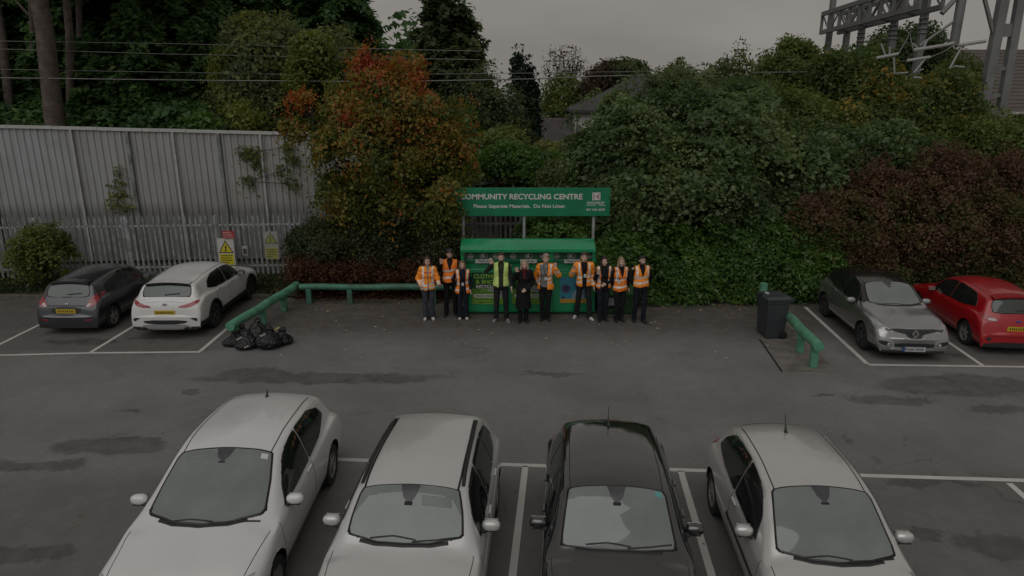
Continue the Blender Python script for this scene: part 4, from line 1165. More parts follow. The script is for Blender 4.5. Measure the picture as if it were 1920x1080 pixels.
class Car:
    def __init__(s, sp):
        s.sp = sp; s.L = sp['L']; s.W = sp['W']; s.h = s.L / 2
    def curves(s, x):
        sp = s.sp; hw = s.W / 2
        z9 = pchip(*zip(*sp['top']), x); z7 = z9 - pchip(*zip(*sp['drop']), x)
        z6 = np.minimum(pchip(*zip(*sp['belt']), x), z7 - .012)
        z5 = z6 - .065; z4 = np.minimum(sp.get('zw', .62), z6 - .17); z3 = np.minimum(.44, z6 - .30); z2 = np.minimum(.30, z3 - .09); zf = sp.get('zf', .19)
        z2 = np.maximum(z2, zf + .05)
        z8 = z7 + (z9 - z7) * .74
        yr = pchip(*zip(*sp['yr']), x); yg = pchip(*zip(*sp['yg']), x)
        df = s.h - x; dr = x + s.h
        def T(d, a, D):
            u = np.clip(d / D, 0, 1); return (1 - a) + a * np.sqrt(np.maximum(0, 1 - (1 - u) ** 2.2))
        t = T(df, sp.get('tf', .20), sp.get('Df', .60)) * T(dr, sp.get('tr', .10), sp.get('Dr', .42))
        one = np.ones_like(x)
        # flare the sides a little over the wheels
        Y = np.stack([0 * x, one * .80, one * .945, one * .985, one, one * .972, yg, yr, yr * .52, 0 * x]) * hw * t
        Z = np.stack([one * zf, one * zf, z2, z3, z4, z5, z6, z7, z8, z9])
        return Y, Z
    def S(s, x, q):
        x = np.atleast_1d(np.asarray(x, float)); q = np.atleast_1d(np.asarray(q, float))
        Y, Z = s.curves(x); r = np.clip(9 - np.abs(q), 0, 9)
        i = np.clip(np.floor(r).astype(int), 0, 8); u = r - i; n = np.arange(len(x))
        def ev(A, sym):
            d = np.diff(A, axis=0); m = np.zeros_like(A)
            pr = d[:-1] * d[1:]
            m[1:-1] = np.where(pr > 0, 2 * pr / (d[:-1] + d[1:] + 1e-12 * np.sign(d[:-1] + d[1:] + 1e-30)), 0)
            m[0] = d[0]; m[-1] = 0 if sym else d[-1]
            a, b, ma, mb = A[i, n], A[i + 1, n], m[i, n], m[i + 1, n]
            return (2 * u**3 - 3 * u**2 + 1) * a + (u**3 - 2 * u**2 + u) * ma + (-2 * u**3 + 3 * u**2) * b + (u**3 - u**2) * mb
        y = ev(Y, False) * np.sign(q); z = ev(Z, True)
        return np.stack([x, y, z], 1)
    def N(s, x, q):
        e = .01
        a = s.S(np.clip(np.asarray(x) + e, -s.h, s.h), q) - s.S(np.clip(np.asarray(x) - e, -s.h, s.h), q)
        b = s.S(x, np.asarray(q) + e) - s.S(x, np.asarray(q) - e)
        n = np.cross(a, b); n /= np.linalg.norm(n, axis=1)[:, None] + 1e-9
        p = s.S(x, q); c = p - np.array([0, 0, .6]); c[:, 0] *= .1
        sg = np.sign((n * c).sum(1)); sg[sg == 0] = 1
        return n * sg[:, None]
    # ------------------------------------------------------------
    def build(s, name, loc, heading, label, group=None, k=1.0):
        sp = s.sp
        root = empty(name, loc, heading, label, "car", group); s.root = root; root.scale = (k, k, k)
        h = s.h
        xs = np.linspace(-h, h, 1500); z9 = pchip(*zip(*sp['top']), xs)
        arc = np.r_[0, np.cumsum(np.hypot(np.diff(xs), np.diff(z9)))]
        wgt = np.r_[0, np.cumsum(np.diff(arc) * (1 + 3.0 * np.exp(-((h - np.abs(xs[1:])) / .10) ** 2)))]
        nx = sp.get('nx', 130)
        X = np.interp(np.linspace(0, wgt[-1], nx), wgt, xs)
        # ring resolution
        qs = []
        for j, n in enumerate((3, 5, 4, 4, 4, 5, 16, 5, 8)): qs += list(np.linspace(j, j + 1, n, endpoint=False))
        qs = np.array(qs + [9.0]); q = np.r_[-(9 - qs)[::1], (9 - qs[::-1])[1:]]
        q = np.r_[qs - 9, (9 - qs)[::-1][1:]]
        nq = len(q)
        XX, QQ = np.meshgrid(X, q, indexing='ij')
        V = s.S(XX.ravel(), QQ.ravel()); Nn = s.N(XX.ravel(), QQ.ravel())
        ii, jj = np.meshgrid(np.arange(nx - 1), np.arange(nq - 1), indexing='ij')
        k = (ii * nq + jj).ravel()
        F = np.stack([k, k + nq, k + nq + 1, k + 1], 1)
        cx = (X[:-1] + X[1:])[ii.ravel()] / 2; cq = (q[:-1] + q[1:])[jj.ravel()] / 2
        # glass openings
        wins = []
        sw = rounded(sp['windscreen'], 3, 2); wins.append(('windscreen', sw, M_WSCR))
        for sgn in (1, -1):
            for pl in sp['side']:
                p = np.array([(x, sgn * (3 - t)) for x, t in pl]); wins.append(('side_window', rounded(p, 4, 2), M_SIDE))
        if sp.get('rearwin') is not None: wins.append(('rear_window', rounded(sp['rearwin'], 2, 2), M_REARG))
        keep = np.ones(len(F), bool)
        pq = np.stack([cx, cq], 1)
        for nm, pl, _ in wins:
            c = pl.mean(0); keep &= ~inpoly(pq, c + (pl - c) * .965)
        # wheel arches
        FC = V[F].mean(1); zc = sp.get('rw', .31); Ra = zc + sp.get('ag', .055)
        for xw in (sp['xf'], sp['xf'] - sp['wb']):
            keep &= ~((np.hypot(FC[:, 0] - xw, FC[:, 2] - zc) < Ra) & (np.abs(FC[:, 1]) > s.W * .30))
            inr = (np.abs(V[:, 1]) > s.W * .28)
            used_k = np.zeros(len(V), bool); used_k[F[keep].ravel()] = True
            used_r = np.zeros(len(V), bool); used_r[F[~keep].ravel()] = True
            d = np.hypot(V[:, 0] - xw, V[:, 2] - zc)
            b = used_k & used_r & inr & (d < Ra * 1.25) & (d > Ra * .7) & (V[:, 2] > sp.get('zf', .19) + .02)
            sc = Ra / d[b]; V[b, 0] = xw + (V[b, 0] - xw) * sc; V[b, 2] = zc + (V[b, 2] - zc) * sc
        Fk = F[keep]; ck = pq[keep]; fz = FC[keep]
        fm = np.zeros(len(Fk), int)
        r = 9 - np.abs(ck[:, 1])
        fm[r < sp.get('clad', 1.2)] = 1
        if sp.get('blackroof'): fm[(r > 7.0) & (ck[:, 0] < sp['hdr'] + .0) & (fz[:, 2] > sp['H'] * .82)] = 2
        if sp.get('blackroof'): fm[(r > 6.02) & (ck[:, 0] < sp['hdr'] + .62) & (ck[:, 0] > -h * .78) & (fz[:, 2] > sp['belt'][2][1] + .03)] = 2
        if sp.get('cladarch'):
            for xw in (sp['xf'], sp['xf'] - sp['wb']):
                pass
        # inner skin
        Vi = V - Nn * .03
        nV = len(V)
        Fi = Fk[:, ::-1] + nV; 
        AV = [V, Vi]; AF = [Fk, Fi]; AM = [fm, np.full(len(Fi), 3)]
        # end caps
        base = 2 * nV
        for end in (0, nx - 1):
            ring = V[end * nq:(end + 1) * nq]; half = (nq + 1) // 2
            nc = 13; cols = []
            for a in range(half):
                pl, pr_ = ring[a], ring[nq - 1 - a]
                zz = a / (half - 1)
                for c_ in range(nc):
                    u = c_ / (nc - 1); p = pl * (1 - u) + pr_ * u
                    w_ = 2 * u - 1; yy = abs(pl[1]); sg = 1 if end else -1
                    p = p.copy(); p[0] += sg * sp.get('bulge', .05) * (1 - w_ * w_) * math.sqrt(max(0, 1 - (2 * zz - 1) ** 2)) * min(1, yy / .4)
                    cols.append(p)
            cols = np.array(cols); fs = []
            for a in range(half - 1):
                for c_ in range(nc - 1):
                    k0 = base + a * nc + c_; f = [k0, k0 + 1, k0 + nc + 1, k0 + nc]
                    fs.append(f if not end else f[::-1])
            AV.append(cols); AF.append(np.array(fs)); zcap = cols.reshape(half, nc, 3)[:, 0, 2]
            mm = []
            for a in range(half - 1): mm += [1 if zcap[a] < sp.get('capclad', .27) else 0] * (nc - 1)
            AM.append(np.array(mm)); base += len(cols)
        V2 = np.concatenate(AV); F2 = np.concatenate(AF); M2 = np.concatenate(AM)
        body = mobj("body", V2, F2, [sp['paint'], M_TRIM, M_ROOFBLK, M_LINING], root, True, M2)
        bm = bmesh.new(); bm.from_mesh(body.data); bmesh.ops.remove_doubles(bm, verts=bm.verts, dist=.0008)
        loose = [v for v in bm.verts if not v.link_faces]; bmesh.ops.delete(bm, geom=loose, context='VERTS')
        bm.to_mesh(body.data); bm.free()
        body.data.set_sharp_from_angle(angle=R(50))
        s.bvh = BVHTree.FromPolygons([tuple(v) for v in V2], [tuple(f) for f in F2[M2 != 3]])
        s.body = body
        for nm, pl, mt in wins: s.patch(nm, pl, [mt, M_FRIT], root, frit=True)
        # wheel wells
        mb = MB(); yo = s.W / 2 - .04; yi = s.W / 2 - .42
        for xw in (sp['xf'], sp['xf'] - sp['wb']):
            for sg in (1, -1):
                pr = [(Ra + .005, yo * sg), (Ra + .01, yi * sg), (.02, yi * sg)]
                k0 = len(mb.v); mb.lathe(pr, (xw, 0, zc), 'Y', 28)
                for vi in range(k0, len(mb.v)): mb.v[vi] = (mb.v[vi][0], mb.v[vi][1], max(mb.v[vi][2], sp.get('zf', .19) + .03))
        mb.box((0, 0, sp.get('zf', .19) + .05), (s.L * .8, s.W * .6, .06))
        mb.build("underbody", M_TRIM, root)
        if sp.get('cladarch'):
            for xw in (sp['xf'], sp['xf'] - sp['wb']):
                for sg in (1, -1):
                    Vv = []; n_ = 40
                    for i in range(n_ + 1):
                        a = R(-20) + R(220) * i / n_
                        for rr_, of in ((Ra - .004, -.02), (Ra - .002, .014), (Ra + .045, .016), (Ra + .06, .002)):
                            x_, z_ = xw + rr_ * math.cos(a), max(sp['zf'] + .06, zc + rr_ * math.sin(a))
                            hit, nn, _, _ = s.bvh.ray_cast(Vector((x_ if rr_ > Ra else xw + (Ra + .012) * math.cos(a), sg * 3, z_ if rr_ > Ra else max(sp['zf'] + .06, zc + (Ra + .012) * math.sin(a)))), Vector((0, -sg, 0)))
                            yy_ = (hit.y if hit is not None and abs(hit.y) > s.W * .3 else sg * s.W * .47)
                            Vv.append((x_, yy_ + sg * of, z_))
                    MB().add(Vv, [(4 * i + k, 4 * i + k + 1, 4 * i + 5 + k, 4 * i + 4 + k) for i in range(n_) for k in range(3)]).build("arch_trim", M_TRIM, root, smooth=True)
        # wheels
        rw = zc
        for xw in (sp['xf'], sp['xf'] - sp['wb']):
            for sg in (1, -1):
                ty = MB(); wdt = .205; yc = 0
                ty.lathe([(rw * .64, -wdt / 2), (rw * .93, -wdt / 2), (rw * .985, -wdt * .36), (rw, -wdt * .2), (rw, wdt * .2), (rw * .985, wdt * .36), (rw * .93, wdt / 2), (rw * .64, wdt / 2)], (0, 0, 0), 'Y', 36)
                wl_ = empty("wheel", (xw, sg * (s.W / 2 - .125), rw), 0); wl_.parent = root
                ty.build("tyre", M_TYRE, wl_, smooth=True)
                rm = MB(); o_ = sg * wdt * .46
                rm.lathe([(rw * .67, o_), (rw * .66, o_ * 1.04), (rw * .61, o_ * .96), (rw * .60, o_ * .3)], (0, 0, 0), 'Y', 36)
                rm.lathe([(0, o_ * 1.0), (rw * .12, o_ * 1.0), (rw * .17, o_ * .88), (rw * .17, o_ * .3)], (0, 0, 0), 'Y', 20)
                ns = sp.get('spokes', 5)
                for i in range(ns):
                    a = 2 * math.pi * i / ns + .3
                    for da in ((-.13, .13) if sp.get('dspoke', True) else (0,)):
                        p0 = Vector((math.cos(a + da * .6) * rw * .12, o_ * .86, math.sin(a + da * .6) * rw * .12)); p1 = Vector((math.cos(a + da) * rw * .63, o_ * .90, math.sin(a + da) * rw * .63))
                        d = (p1 - p0).normalized(); n = Vector((-d.z, 0, d.x)); w0, w1 = rw * .06, rw * (.075 if sp.get('dspoke', True) else .14)
                        vs = []
                        for dy in (0, -.03 * sg):
                            for p, ww in ((p0, w0), (p1, w1)):
                                for sn in (-1, 1): vs.append(p + n * ww * sn + Vector((0, dy, 0)))
                        rm.add(vs, [(0, 1, 3, 2), (4, 6, 7, 5), (0, 2, 6, 4), (1, 5, 7, 3), (2, 3, 7, 6)])
                rm.lathe([(rw * .6, o_ * .25), (.01, o_ * .25)], (0, 0, 0), 'Y', 24, m=1)
                rm.build("rim", [sp.get('rim', M_RIM), M_TRIM], wl_, smooth=True)
        s.interior(root)
        s.extras(root)
        return root
    def patch(s, name, pl, mats, parent, eps=.005, frit=False, n=72):
        pl = resample(np.asarray(pl), n); c = pl.mean(0)
        sc = (1, .955, .75, .5, .25)
        P_ = np.concatenate([c + (pl - c) * k for k in sc] + [c[None]])
        V = s.S(P_[:, 0], P_[:, 1]) + s.N(P_[:, 0], P_[:, 1]) * eps
        F = []; fm = []
        for a in range(len(sc) - 1):
            for i in range(n): F.append((a * n + i, a * n + (i + 1) % n, (a + 1) * n + (i + 1) % n, (a + 1) * n + i)); fm.append(1 if (frit and a == 0) else 0)
        a = len(sc) - 1
        for i in range(n): F.append((a * n + i, a * n + (i + 1) % n, len(V) - 1)); fm.append(0)
        # edge skirt down to the body gives the panel thickness
        V0 = s.S(pl[:, 0], pl[:, 1]) - s.N(pl[:, 0], pl[:, 1]) * .01; b = len(V)
        V = np.concatenate([V, V0])
        for i in range(n): F.append((i, b + i, b + (i + 1) % n, (i + 1) % n)); fm.append(1 if frit else 0)
        f0 = F[0]; nn_ = np.cross(V[f0[1]] - V[f0[0]], V[f0[3]] - V[f0[0]]); flip = nn_ @ s.N(pl[:1, 0], pl[:1, 1])[0] < 0
        if flip: F = [f_[::-1] for f_ in F]
        return mobj(name, V, F, mats, parent, True, fm)
    def xpatch(s, name, poly, mat_, parent, front=True, eps=.008, n=40, sm=1, mirror=False):
        "panel outlined in (y,z), laid on the front or rear of the body"
        pl = np.asarray(poly, float)
        if mirror: pl = pl * np.array([-1, 1])
        if sm: pl = chaikin(pl, sm)
        pl = resample(pl, n); c = pl.mean(0)
        sc = (1, .8, .55, .28, 0.02)
        P_ = np.concatenate([c + (pl - c) * k for k in sc])
        sg = 1 if front else -1; V = []
        for y, z in P_:
            hit, nn, _, _ = s.bvh.ray_cast(Vector((sg * 6, y, z)), Vector((-sg, 0, 0)))
            if hit is None:
                hit, nn, _, _ = s.bvh.find_nearest(Vector((sg * s.h, y, z)))
            if nn.x * sg < 0: nn = -nn
            V.append(hit + (nn + Vector((sg * .5, 0, 0))).normalized() * eps)
        F = []
        for a in range(len(sc) - 1):
            for i in range(n): F.append((a * n + i, a * n + (i + 1) % n, (a + 1) * n + (i + 1) % n, (a + 1) * n + i))
        b = len(V)
        V += [V[i] - Vector((sg * .03, 0, 0)) for i in range(n)]
        for i in range(n): F.append((i, b + i, b + (i + 1) % n, (i + 1) % n))
        o = MB().add(V, F).build(name, mat_, parent, smooth=True); return o
    def ribbon(s, name, pts, wid, mat_, parent, eps=.003, mirror=False, sgn=1):
        p = np.array([(x, (q_ * sgn)) for x, q_ in pts], float); 
        t = np.r_[0, np.cumsum(np.linalg.norm(np.diff(p, axis=0), axis=1))]; u = np.linspace(0, t[-1], 40)
        p = np.stack([np.interp(u, t, p[:, 0]), np.interp(u, t, p[:, 1])], 1)
        C = s.S(p[:, 0], p[:, 1]); Nn = s.N(p[:, 0], p[:, 1])
        T = np.gradient(C, axis=0); B = np.cross(T, Nn); B /= np.linalg.norm(B, axis=1)[:, None] + 1e-9
        V = np.concatenate([C + B * wid / 2 - Nn * .004, C + B * wid / 2 * .8 + Nn * eps, C - B * wid / 2 * .8 + Nn * eps, C - B * wid / 2 - Nn * .004]); n = len(C)
        F = []
        for r_ in range(3):
            for i in range(n - 1): F.append((r_ * n + i, r_ * n + i + 1, (r_ + 1) * n + i + 1, (r_ + 1) * n + i))
        return mobj(name, V, F, mat_, parent, True)
    def interior(s, root):
        sp = s.sp; hd = sp['hdr']; cw = sp['cowl']; zb = float(pchip(*zip(*sp['belt']), [cw])[0]) - .02; yw = s.W * .40
        mb = MB(); 
        mb.box((cw - .26, 0, zb - .17), (.50, yw * 1.9, .26), Matrix.Rotation(R(-6), 3, 'Y'))
        mb.box((cw - .50, s.W * .19 * sp.get('rhd', -1), zb - .04), (.16, .36, .12))
        mb.build("dashboard", M_DASH, root, bevel=.03)
        st = MB(); c = Vector((cw - .72, -s.W * .19, zb - .05)); nn = 20
        rot = Matrix.Rotation(R(-24), 3, 'Y')
        st.tube([c + rot @ Vector((0, .18 * math.cos(2 * math.pi * i / nn), .18 * math.sin(2 * math.pi * i / nn))) for i in range(nn + 1)], .016, 6, caps=False)
        st.box(c, (.03, .33, .05), rot); st.build("steering_wheel", M_TRIM, root, smooth=True)
        sx = hd - .42
        for sg in (-1, 1):
            se = MB()
            se.box((sx + .12, sg * s.W * .19, .52), (.52, .48, .16)); se.box((sx - .18, sg * s.W * .19, .82), (.14, .46, .62), Matrix.Rotation(R(-14), 3, 'Y')); se.box((sx - .28, sg * s.W * .19, 1.17), (.09, .26, .17), Matrix.Rotation(R(-8), 3, 'Y'))
            se.build("seat", sp.get('seatmat', M_SEAT), root, bevel=.045)
        se = MB(); se.box((sx - .80, 0, .55), (.5, s.W * .66, .16)); se.box((sx - 1.06, 0, .82), (.15, s.W * .66, .5), Matrix.Rotation(R(-16), 3, 'Y'))
        for sg in (-1, 1): se.box((sx - 1.13, sg * .36, 1.10), (.08, .24, .12))
        se.build("rear_seat", M_SEAT, root, bevel=.04)
        mz = s.S([hd + .16], [0.001])[0]
        mm = MB().box((mz[0] - .03, 0, mz[2] - .09), (.03, .24, .07)); mm.box((mz[0] + .03, 0, mz[2] - .05), (.10, .09, .05)); mm.build("rear_view_mirror", M_TRIM, root, bevel=.01)
        hx_ = hd + .03
        s.patch("sensor_housing", [(hx_, -.34), (hx_, .34), (hx_ + .12, .22), (hx_ + .20, .0), (hx_ + .12, -.22)], [M_LAMPD, M_LAMPD], root, .008)
        for sx_, sq_, ssx, ssq, sm_ in sp.get('stickers', ()):
            s.patch("screen_sticker", [(sx_ - ssx, sq_ - ssq), (sx_ - ssx, sq_ + ssq), (sx_ + ssx, sq_ + ssq), (sx_ + ssx, sq_ - ssq)], [sm_, sm_], root, .009)
        mb = MB(); mb.box((hd - .25, 0, zb - .38), (s.L * .52, s.W * .78, .04)); mb.build("cabin_floor", M_LINING, root)
    def extras(s, root):
        sp = s.sp; hw = s.W / 2; h = s.h
        zb = sp['belt'][2][1]
        # door mirrors
        xm = sp['cowl'] - sp.get('mirx', .50)
        for sg in (1, -1):
            b = s.S([xm], [sg * 2.95])[0]
            m = MB()
            c = Vector((b[0] - .01, b[1] + sg * .090, b[2] + .070))
            m.ell(c, (.062, .108, .066), 10, 0, None, .82)
            m.tube([Vector((b[0] + .02, b[1] - sg * .02, b[2] + .0)), Vector((b[0], b[1] + sg * .07, b[2] + .05))], [.035, .03], 8, 1)
            m.box(c + Vector((-.054, 0, 0)), (.02, .16, .09), None, 2)
            m.box(c + Vector((.0, 0, -.057)), (.08, .13, .02), None, 1)
            m.build("mirror", [sp.get('mirpaint', sp['paint']), M_TRIM, M_CHROME], root, smooth=True)
        # panel gaps
        for sg in (1, -1):
            for xd in sp['gaps']:
                s.ribbon("door_gap", [(xd, 3.0), (xd + .01, 4.5), (xd, 6.4)], .009, M_FRIT, root, .0015, sgn=sg)
            x0, x1 = sp['gaps'][0], sp['gaps'][-1]
            s.ribbon("sill_gap", [(x0, 6.42), (x1, 6.42)], .009, M_FRIT, root, .0015, sgn=sg)
            s.ribbon("roof_channel", [(sp['hdr'] + .10, 1.72), (sp['hdr'] - .2, 1.78), (sp['rr'] + .1, 1.80)], sp.get('chan', .016), M_FRIT, root, .002, sgn=sg)
            s.ribbon("bonnet_gap", [(sp['cowl'] + .0, 2.25), (h - .42, 2.2), (h - .20, 2.0)], .010, M_FRIT, root, .0015, sgn=sg)
            for xd in sp['handles']:
                c = s.S([xd], [sg * 3.55])[0]; nn = s.N([xd], [sg * 3.55])[0]
                MB().box(Vector(c) + Vector(nn) * .018, (.17, .03, .028)).build("door_handle", sp.get('handlemat', sp['paint']), root, bevel=.01)
            if sp.get('rails'):
                pts = []
                xa, xb = sp['hdr'] - .05, sp['rr'] + .15
                for i in range(9):
                    u = i / 8; xx = xa + (xb - xa) * u; c = s.S([xx], [sg * 1.92])[0]
                    pts.append(Vector(c) + Vector((0, 0, .005 + .03 * math.sin(math.pi * min(1, max(0, u))) ** .3)))
                MB().tube(pts, .022, 8).build("roof_rail", M_TRIM, root, smooth=True)
            if sp.get('strip'):
                s.ribbon("rubbing_strip", [(sp['gaps'][-1] + .05, 5.05), (sp['gaps'][0] - .05, 5.05)], .05, sp['strip'], root, .012, sgn=sg)
        # wipers
        wz = sp['windscreen']
        xc = min(p[0] for p in wz if True)
        xb = max(p[0] for p in wz)
        for q0, q1, x1_ in ((.25, 1.62, .14), (-1.0, .35, .045)):
            s.ribbon("wiper", [(xb - .012 - .05 * abs(q0), q0), (xb - .055 - .02 * abs(q0), (q0 + q1) / 2), (xb - x1_ * .75 - .01, q1)], .017, M_TRIM, root, .014)
        wb0 = [p for p in wz[:3]]; wl0 = [(p[0] + .016, p[1]) for p in wb0[:2]] + [((wb0[1][0] + wb0[2][0]) / 2 + .02, (wb0[1][1] + wb0[2][1]) / 2)]; s.ribbon("cowl_trim", [(x_, -q_) for x_, q_ in wl0[::-1]] + wl0[1:], .05, M_TRIM, root, .003)
        if sp.get('antenna'):
            c = Vector(s.S([sp['antenna']], [0.0])[0])
            MB().tube([c - Vector((0, 0, .01)), c + Vector((-.03, 0, .035)), c + Vector((-.06, 0, .10)), c + Vector((-.12, 0, .22))][: (4 if sp.get('antlen', 1) else 3)], [.03, .016, .006, .004][: (4 if sp.get('antlen', 1) else 3)], 6).build("antenna", M_TRIM, root)
        fn = sp.get('front'); 
        if fn: fn(s, root)
        rn = sp.get('rear')
        if rn: rn(s, root)
    def plate_at(s, front, z, w_=.52, hh=.111, mat_=M_PLY, txt=None, y=0.0):
        sg = 1 if front else -1
        hit, nn, _, _ = s.bvh.ray_cast(Vector((sg * 6, y, z)), Vector((-sg, 0, 0)))
        x = hit.x + sg * .015
        p = MB().box((x, y, z), (.018, w_, hh)).build("number_plate", mat_, s.root)
        if txt:
            text(txt, .075, (x + sg * .011, y, z), M_BLK, p, width=w_ * .82, bold=.001, facing=(R(90), 0, R(90 * sg)))
        else:
            mb = MB(); yy = y - w_ * .42
            while yy < y + w_ * .40:
                lw = .036; mb.box((x + sg * .010, yy + lw / 2, z), (.004, lw * .6, hh * .55)); yy += lw + .014
            mb.build("plate_lettering", M_BLK, p)
        return p, x

def merge(a, **k): d = dict(a); d.update(k); return d
# base supermini
HATCH = dict(L=3.97, W=1.72, H=1.48, wb=2.49, xf=1.17, rw=.31, zf=.19, hdr=.20, cowl=.98, rr=-1.57,
    top=[(-1.985, .60), (-1.95, .74), (-1.90, .86), (-1.83, .99), (-1.62, 1.335), (-1.50, 1.385), (-.9, 1.455), (-.35, 1.482), (.20, 1.425), (.55, 1.23), (.98, .985), (1.06, .955), (1.5, .86), (1.83, .75), (1.95, .66), (1.985, .56)],
    drop=[(-1.985, .05), (-1.7, .06), (-1.4, .075), (.0, .07), (.35, .075), (.95, .075), (1.1, .035), (1.6, .03), (1.985, .03)],
    belt=[(-1.985, .50), (-1.9, .78), (-1.55, .965), (-.9, .945), (.9, .885), (1.2, .83), (1.7, .735), (1.95, .60), (1.985, .50)],
    yr=[(-1.985, .72), (-1.7, .70), (-1.4, .655), (-.5, .665), (.2, .675), (.6, .735), (.98, .81), (1.4, .78), (1.985, .76)],
    yg=[(-1.985, .93), (-1.6, .90), (-1.2, .925), (.5, .945), (1.0, .93), (1.5, .90), (1.985, .90)],
    windscreen=[(.985, 0), (.96, .8), (.83, 1.78), (.55, 1.88), (.24, 1.87), (.215, 1.2), (.215, 0), (.215, -1.2), (.24, -1.87), (.55, -1.88), (.83, -1.78), (.96, -.8)],
    side=[[(.64, .20), (.30, .12), (-.32, .10), (-.33, .88), (-.1, .88), (.20, .84), (.50, .70)], [(-.345, .10), (-.95, .12), (-1.42, .28), (-1.36, .55), (-1.12, .84), (-.355, .90)]],
    rearwin=[(-1.825, 0), (-1.82, 1.2), (-1.79, 1.88), (-1.69, 1.86), (-1.625, 1.5), (-1.62, 0), (-1.625, -1.5), (-1.69, -1.86), (-1.79, -1.88), (-1.82, -1.2)],
    gaps=[-.33, .86], handles=[-.18], spokes=5, clad=1.2)

# ---------- front and rear dressings
def f_simple(s, root):
    h = s.h
    for mir in (False, True):
        s.xpatch("headlight", [(.44, .60), (.62, .64), (.76, .74), (.74, .80), (.60, .76), (.46, .68)], M_LAMP, root, True, mirror=mir)
        s.xpatch("fog_light_recess", [(.50, .34), (.66, .36), (.66, .46), (.52, .44)], M_TRIM, root, True, mirror=mir)
    s.xpatch("grille", [(-.40, .30), (.40, .30), (.46, .44), (.36, .50), (-.36, .50), (-.46, .44)], M_TRIM, root, True)
    s.plate_at(True, .42, mat_=M_PLW)
def r_simple(s, root):
    for mir in (False, True):
        s.xpatch("tail_light", [(.52, .78), (.70, .76), (.78, .90), (.72, 1.02), (.60, .98)], M_TAIL, root, False, mirror=mir)
    s.plate_at(False, .66, mat_=M_PLY)

def r_fiesta(red):
    def fn(s, root):
        h = s.h
        for mir in (False, True):
            if red:
                s.xpatch("tail_light", [(.44, .80), (.74, .84), (.80, .92), (.74, .97), (.50, .90)], M_TAILC if False else M_TAIL, root, False, mirror=mir)
                s.xpatch("tail_light_lens", [(.46, .82), (.66, .83), (.68, .89), (.50, .88)], M_TAILC, root, False, eps=.014, mirror=mir)
                s.xpatch("bumper_vent", [(.60, .36), (.70, .37), (.72, .44), (.62, .46)], M_TRIM, root, False, mirror=mir)
            else:
                s.xpatch("tail_light", [(.50, .76), (.68, .74), (.78, .86), (.765, 1.02), (.71, 1.07), (.64, .99), (.56, .89)], M_TAIL, root, False, mirror=mir)
                s.xpatch("tail_light_lens", [(.51, .765), (.60, .76), (.66, .82), (.64, .86), (.58, .85)], M_TAILC, root, False, eps=.014, mirror=mir)
                s.xpatch("reflector", [(.48, .40), (.68, .41), (.69, .445), (.49, .435)], M_TAIL, root, False, mirror=mir)
        zp = .66
        s.xpatch("plate_recess", [(-.36, zp - .09), (.36, zp - .09), (.42, zp + .10), (-.42, zp + .10)], M_FRIT if not red else s.sp['paint'], root, False, eps=.004)
        s.plate_at(False, zp)
        s.xpatch("tailgate_trim", [(-.50, .775), (.50, .775), (.52, .80), (-.52, .80)], s.sp['paint'] if red else M_FRIT, root, False, eps=.007, sm=0)
        hit, nn, _, _ = s.bvh.ray_cast(Vector((-6, 0, .83)), Vector((1, 0, 0)))
        MB().ell(hit + Vector((-.012, 0, 0)), (.012, .062, .026), 10).build("badge", [M_CHROME if not red else M_PLB], root, smooth=True)
        s.xpatch("bumper_step", [(-.62, .50), (.62, .50), (.66, .535), (-.66, .535)], M_SILVERP if not red else s.sp['paint'], root, False, eps=.02)
        s.xpatch("lower_bumper", [(-.62, .21), (.62, .21), (.66, .34), (-.66, .34)], M_TRIM, root, False, eps=.006)
        # roof spoiler
        V = []
        for q_ in np.linspace(-1.75, 1.75, 15):
            a = s.S([s.sp['rr'] + .13], [q_])[0] + np.array([0, 0, .012]); b = s.S([s.sp['rr'] + .02], [q_])[0]
            V += [a, b + np.array([-.13, 0, .028]), b + np.array([-.13, 0, -.015]), b + np.array([.0, 0, -.02])]
        F = []
        for i in range(14):
            for k in range(3): F.append((4 * i + k, 4 * i + k + 1, 4 * i + 5 + k, 4 * i + 4 + k))
        MB().add(V, F).build("roof_spoiler", s.sp['paint'], root, smooth=True)
        s.ribbon("rear_wiper", [(s.sp['rearwin'][0][0] + .03, .0), (s.sp['rearwin'][0][0] + .055, -1.15)], .03, M_TRIM, root, .02)
    return fn
P_GREY = paint("dark_grey_paint", (0.055, 0.059, 0.066), .6, .28)
P_RED = paint("red_paint", (0.34, 0.004, 0.010), 0, .30)
P_WHITE = paint("white_paint", (0.60, 0.595, 0.585), 0, .3)
P_WHITE2 = paint("white_paint_dull", (0.61, 0.61, 0.605), 0, .28)
P_SILVW = paint("pale_silver_paint", (0.55, 0.55, 0.54), .25, .3)
P_BLACK = paint("black_paint", (0.012, 0.012, 0.014), 0, .10, 1.0); P_BLACK.node_tree.nodes["Principled BSDF"].inputs["IOR"].default_value = 1.9
P_SILV = paint("silver_paint", (0.56, 0.555, 0.545), .4, .24)
P_CAPT = paint("grey_metallic", (0.40, 0.40, 0.408), .82, .22)

# 1: dark grey three-door hatch, rear to camera
def center(wr, wl_, xr, hw):  # rear wheel contacts -> helper kept simple
    return (Vector(wr) + Vector(wl_)) / 2
c = (G(214, 614) + G(100, 611)) / 2
sp = merge(HATCH, paint=P_GREY, rear=r_fiesta(False), front=f_simple, mirpaint=P_GREY)
Car(sp).build("parked_car", (c.x + .06, c.y + 1.32 * .94, 0), R(90 - .5), "dark grey three-door hatchback parked rear-on at the far left", "parked cars", .94)

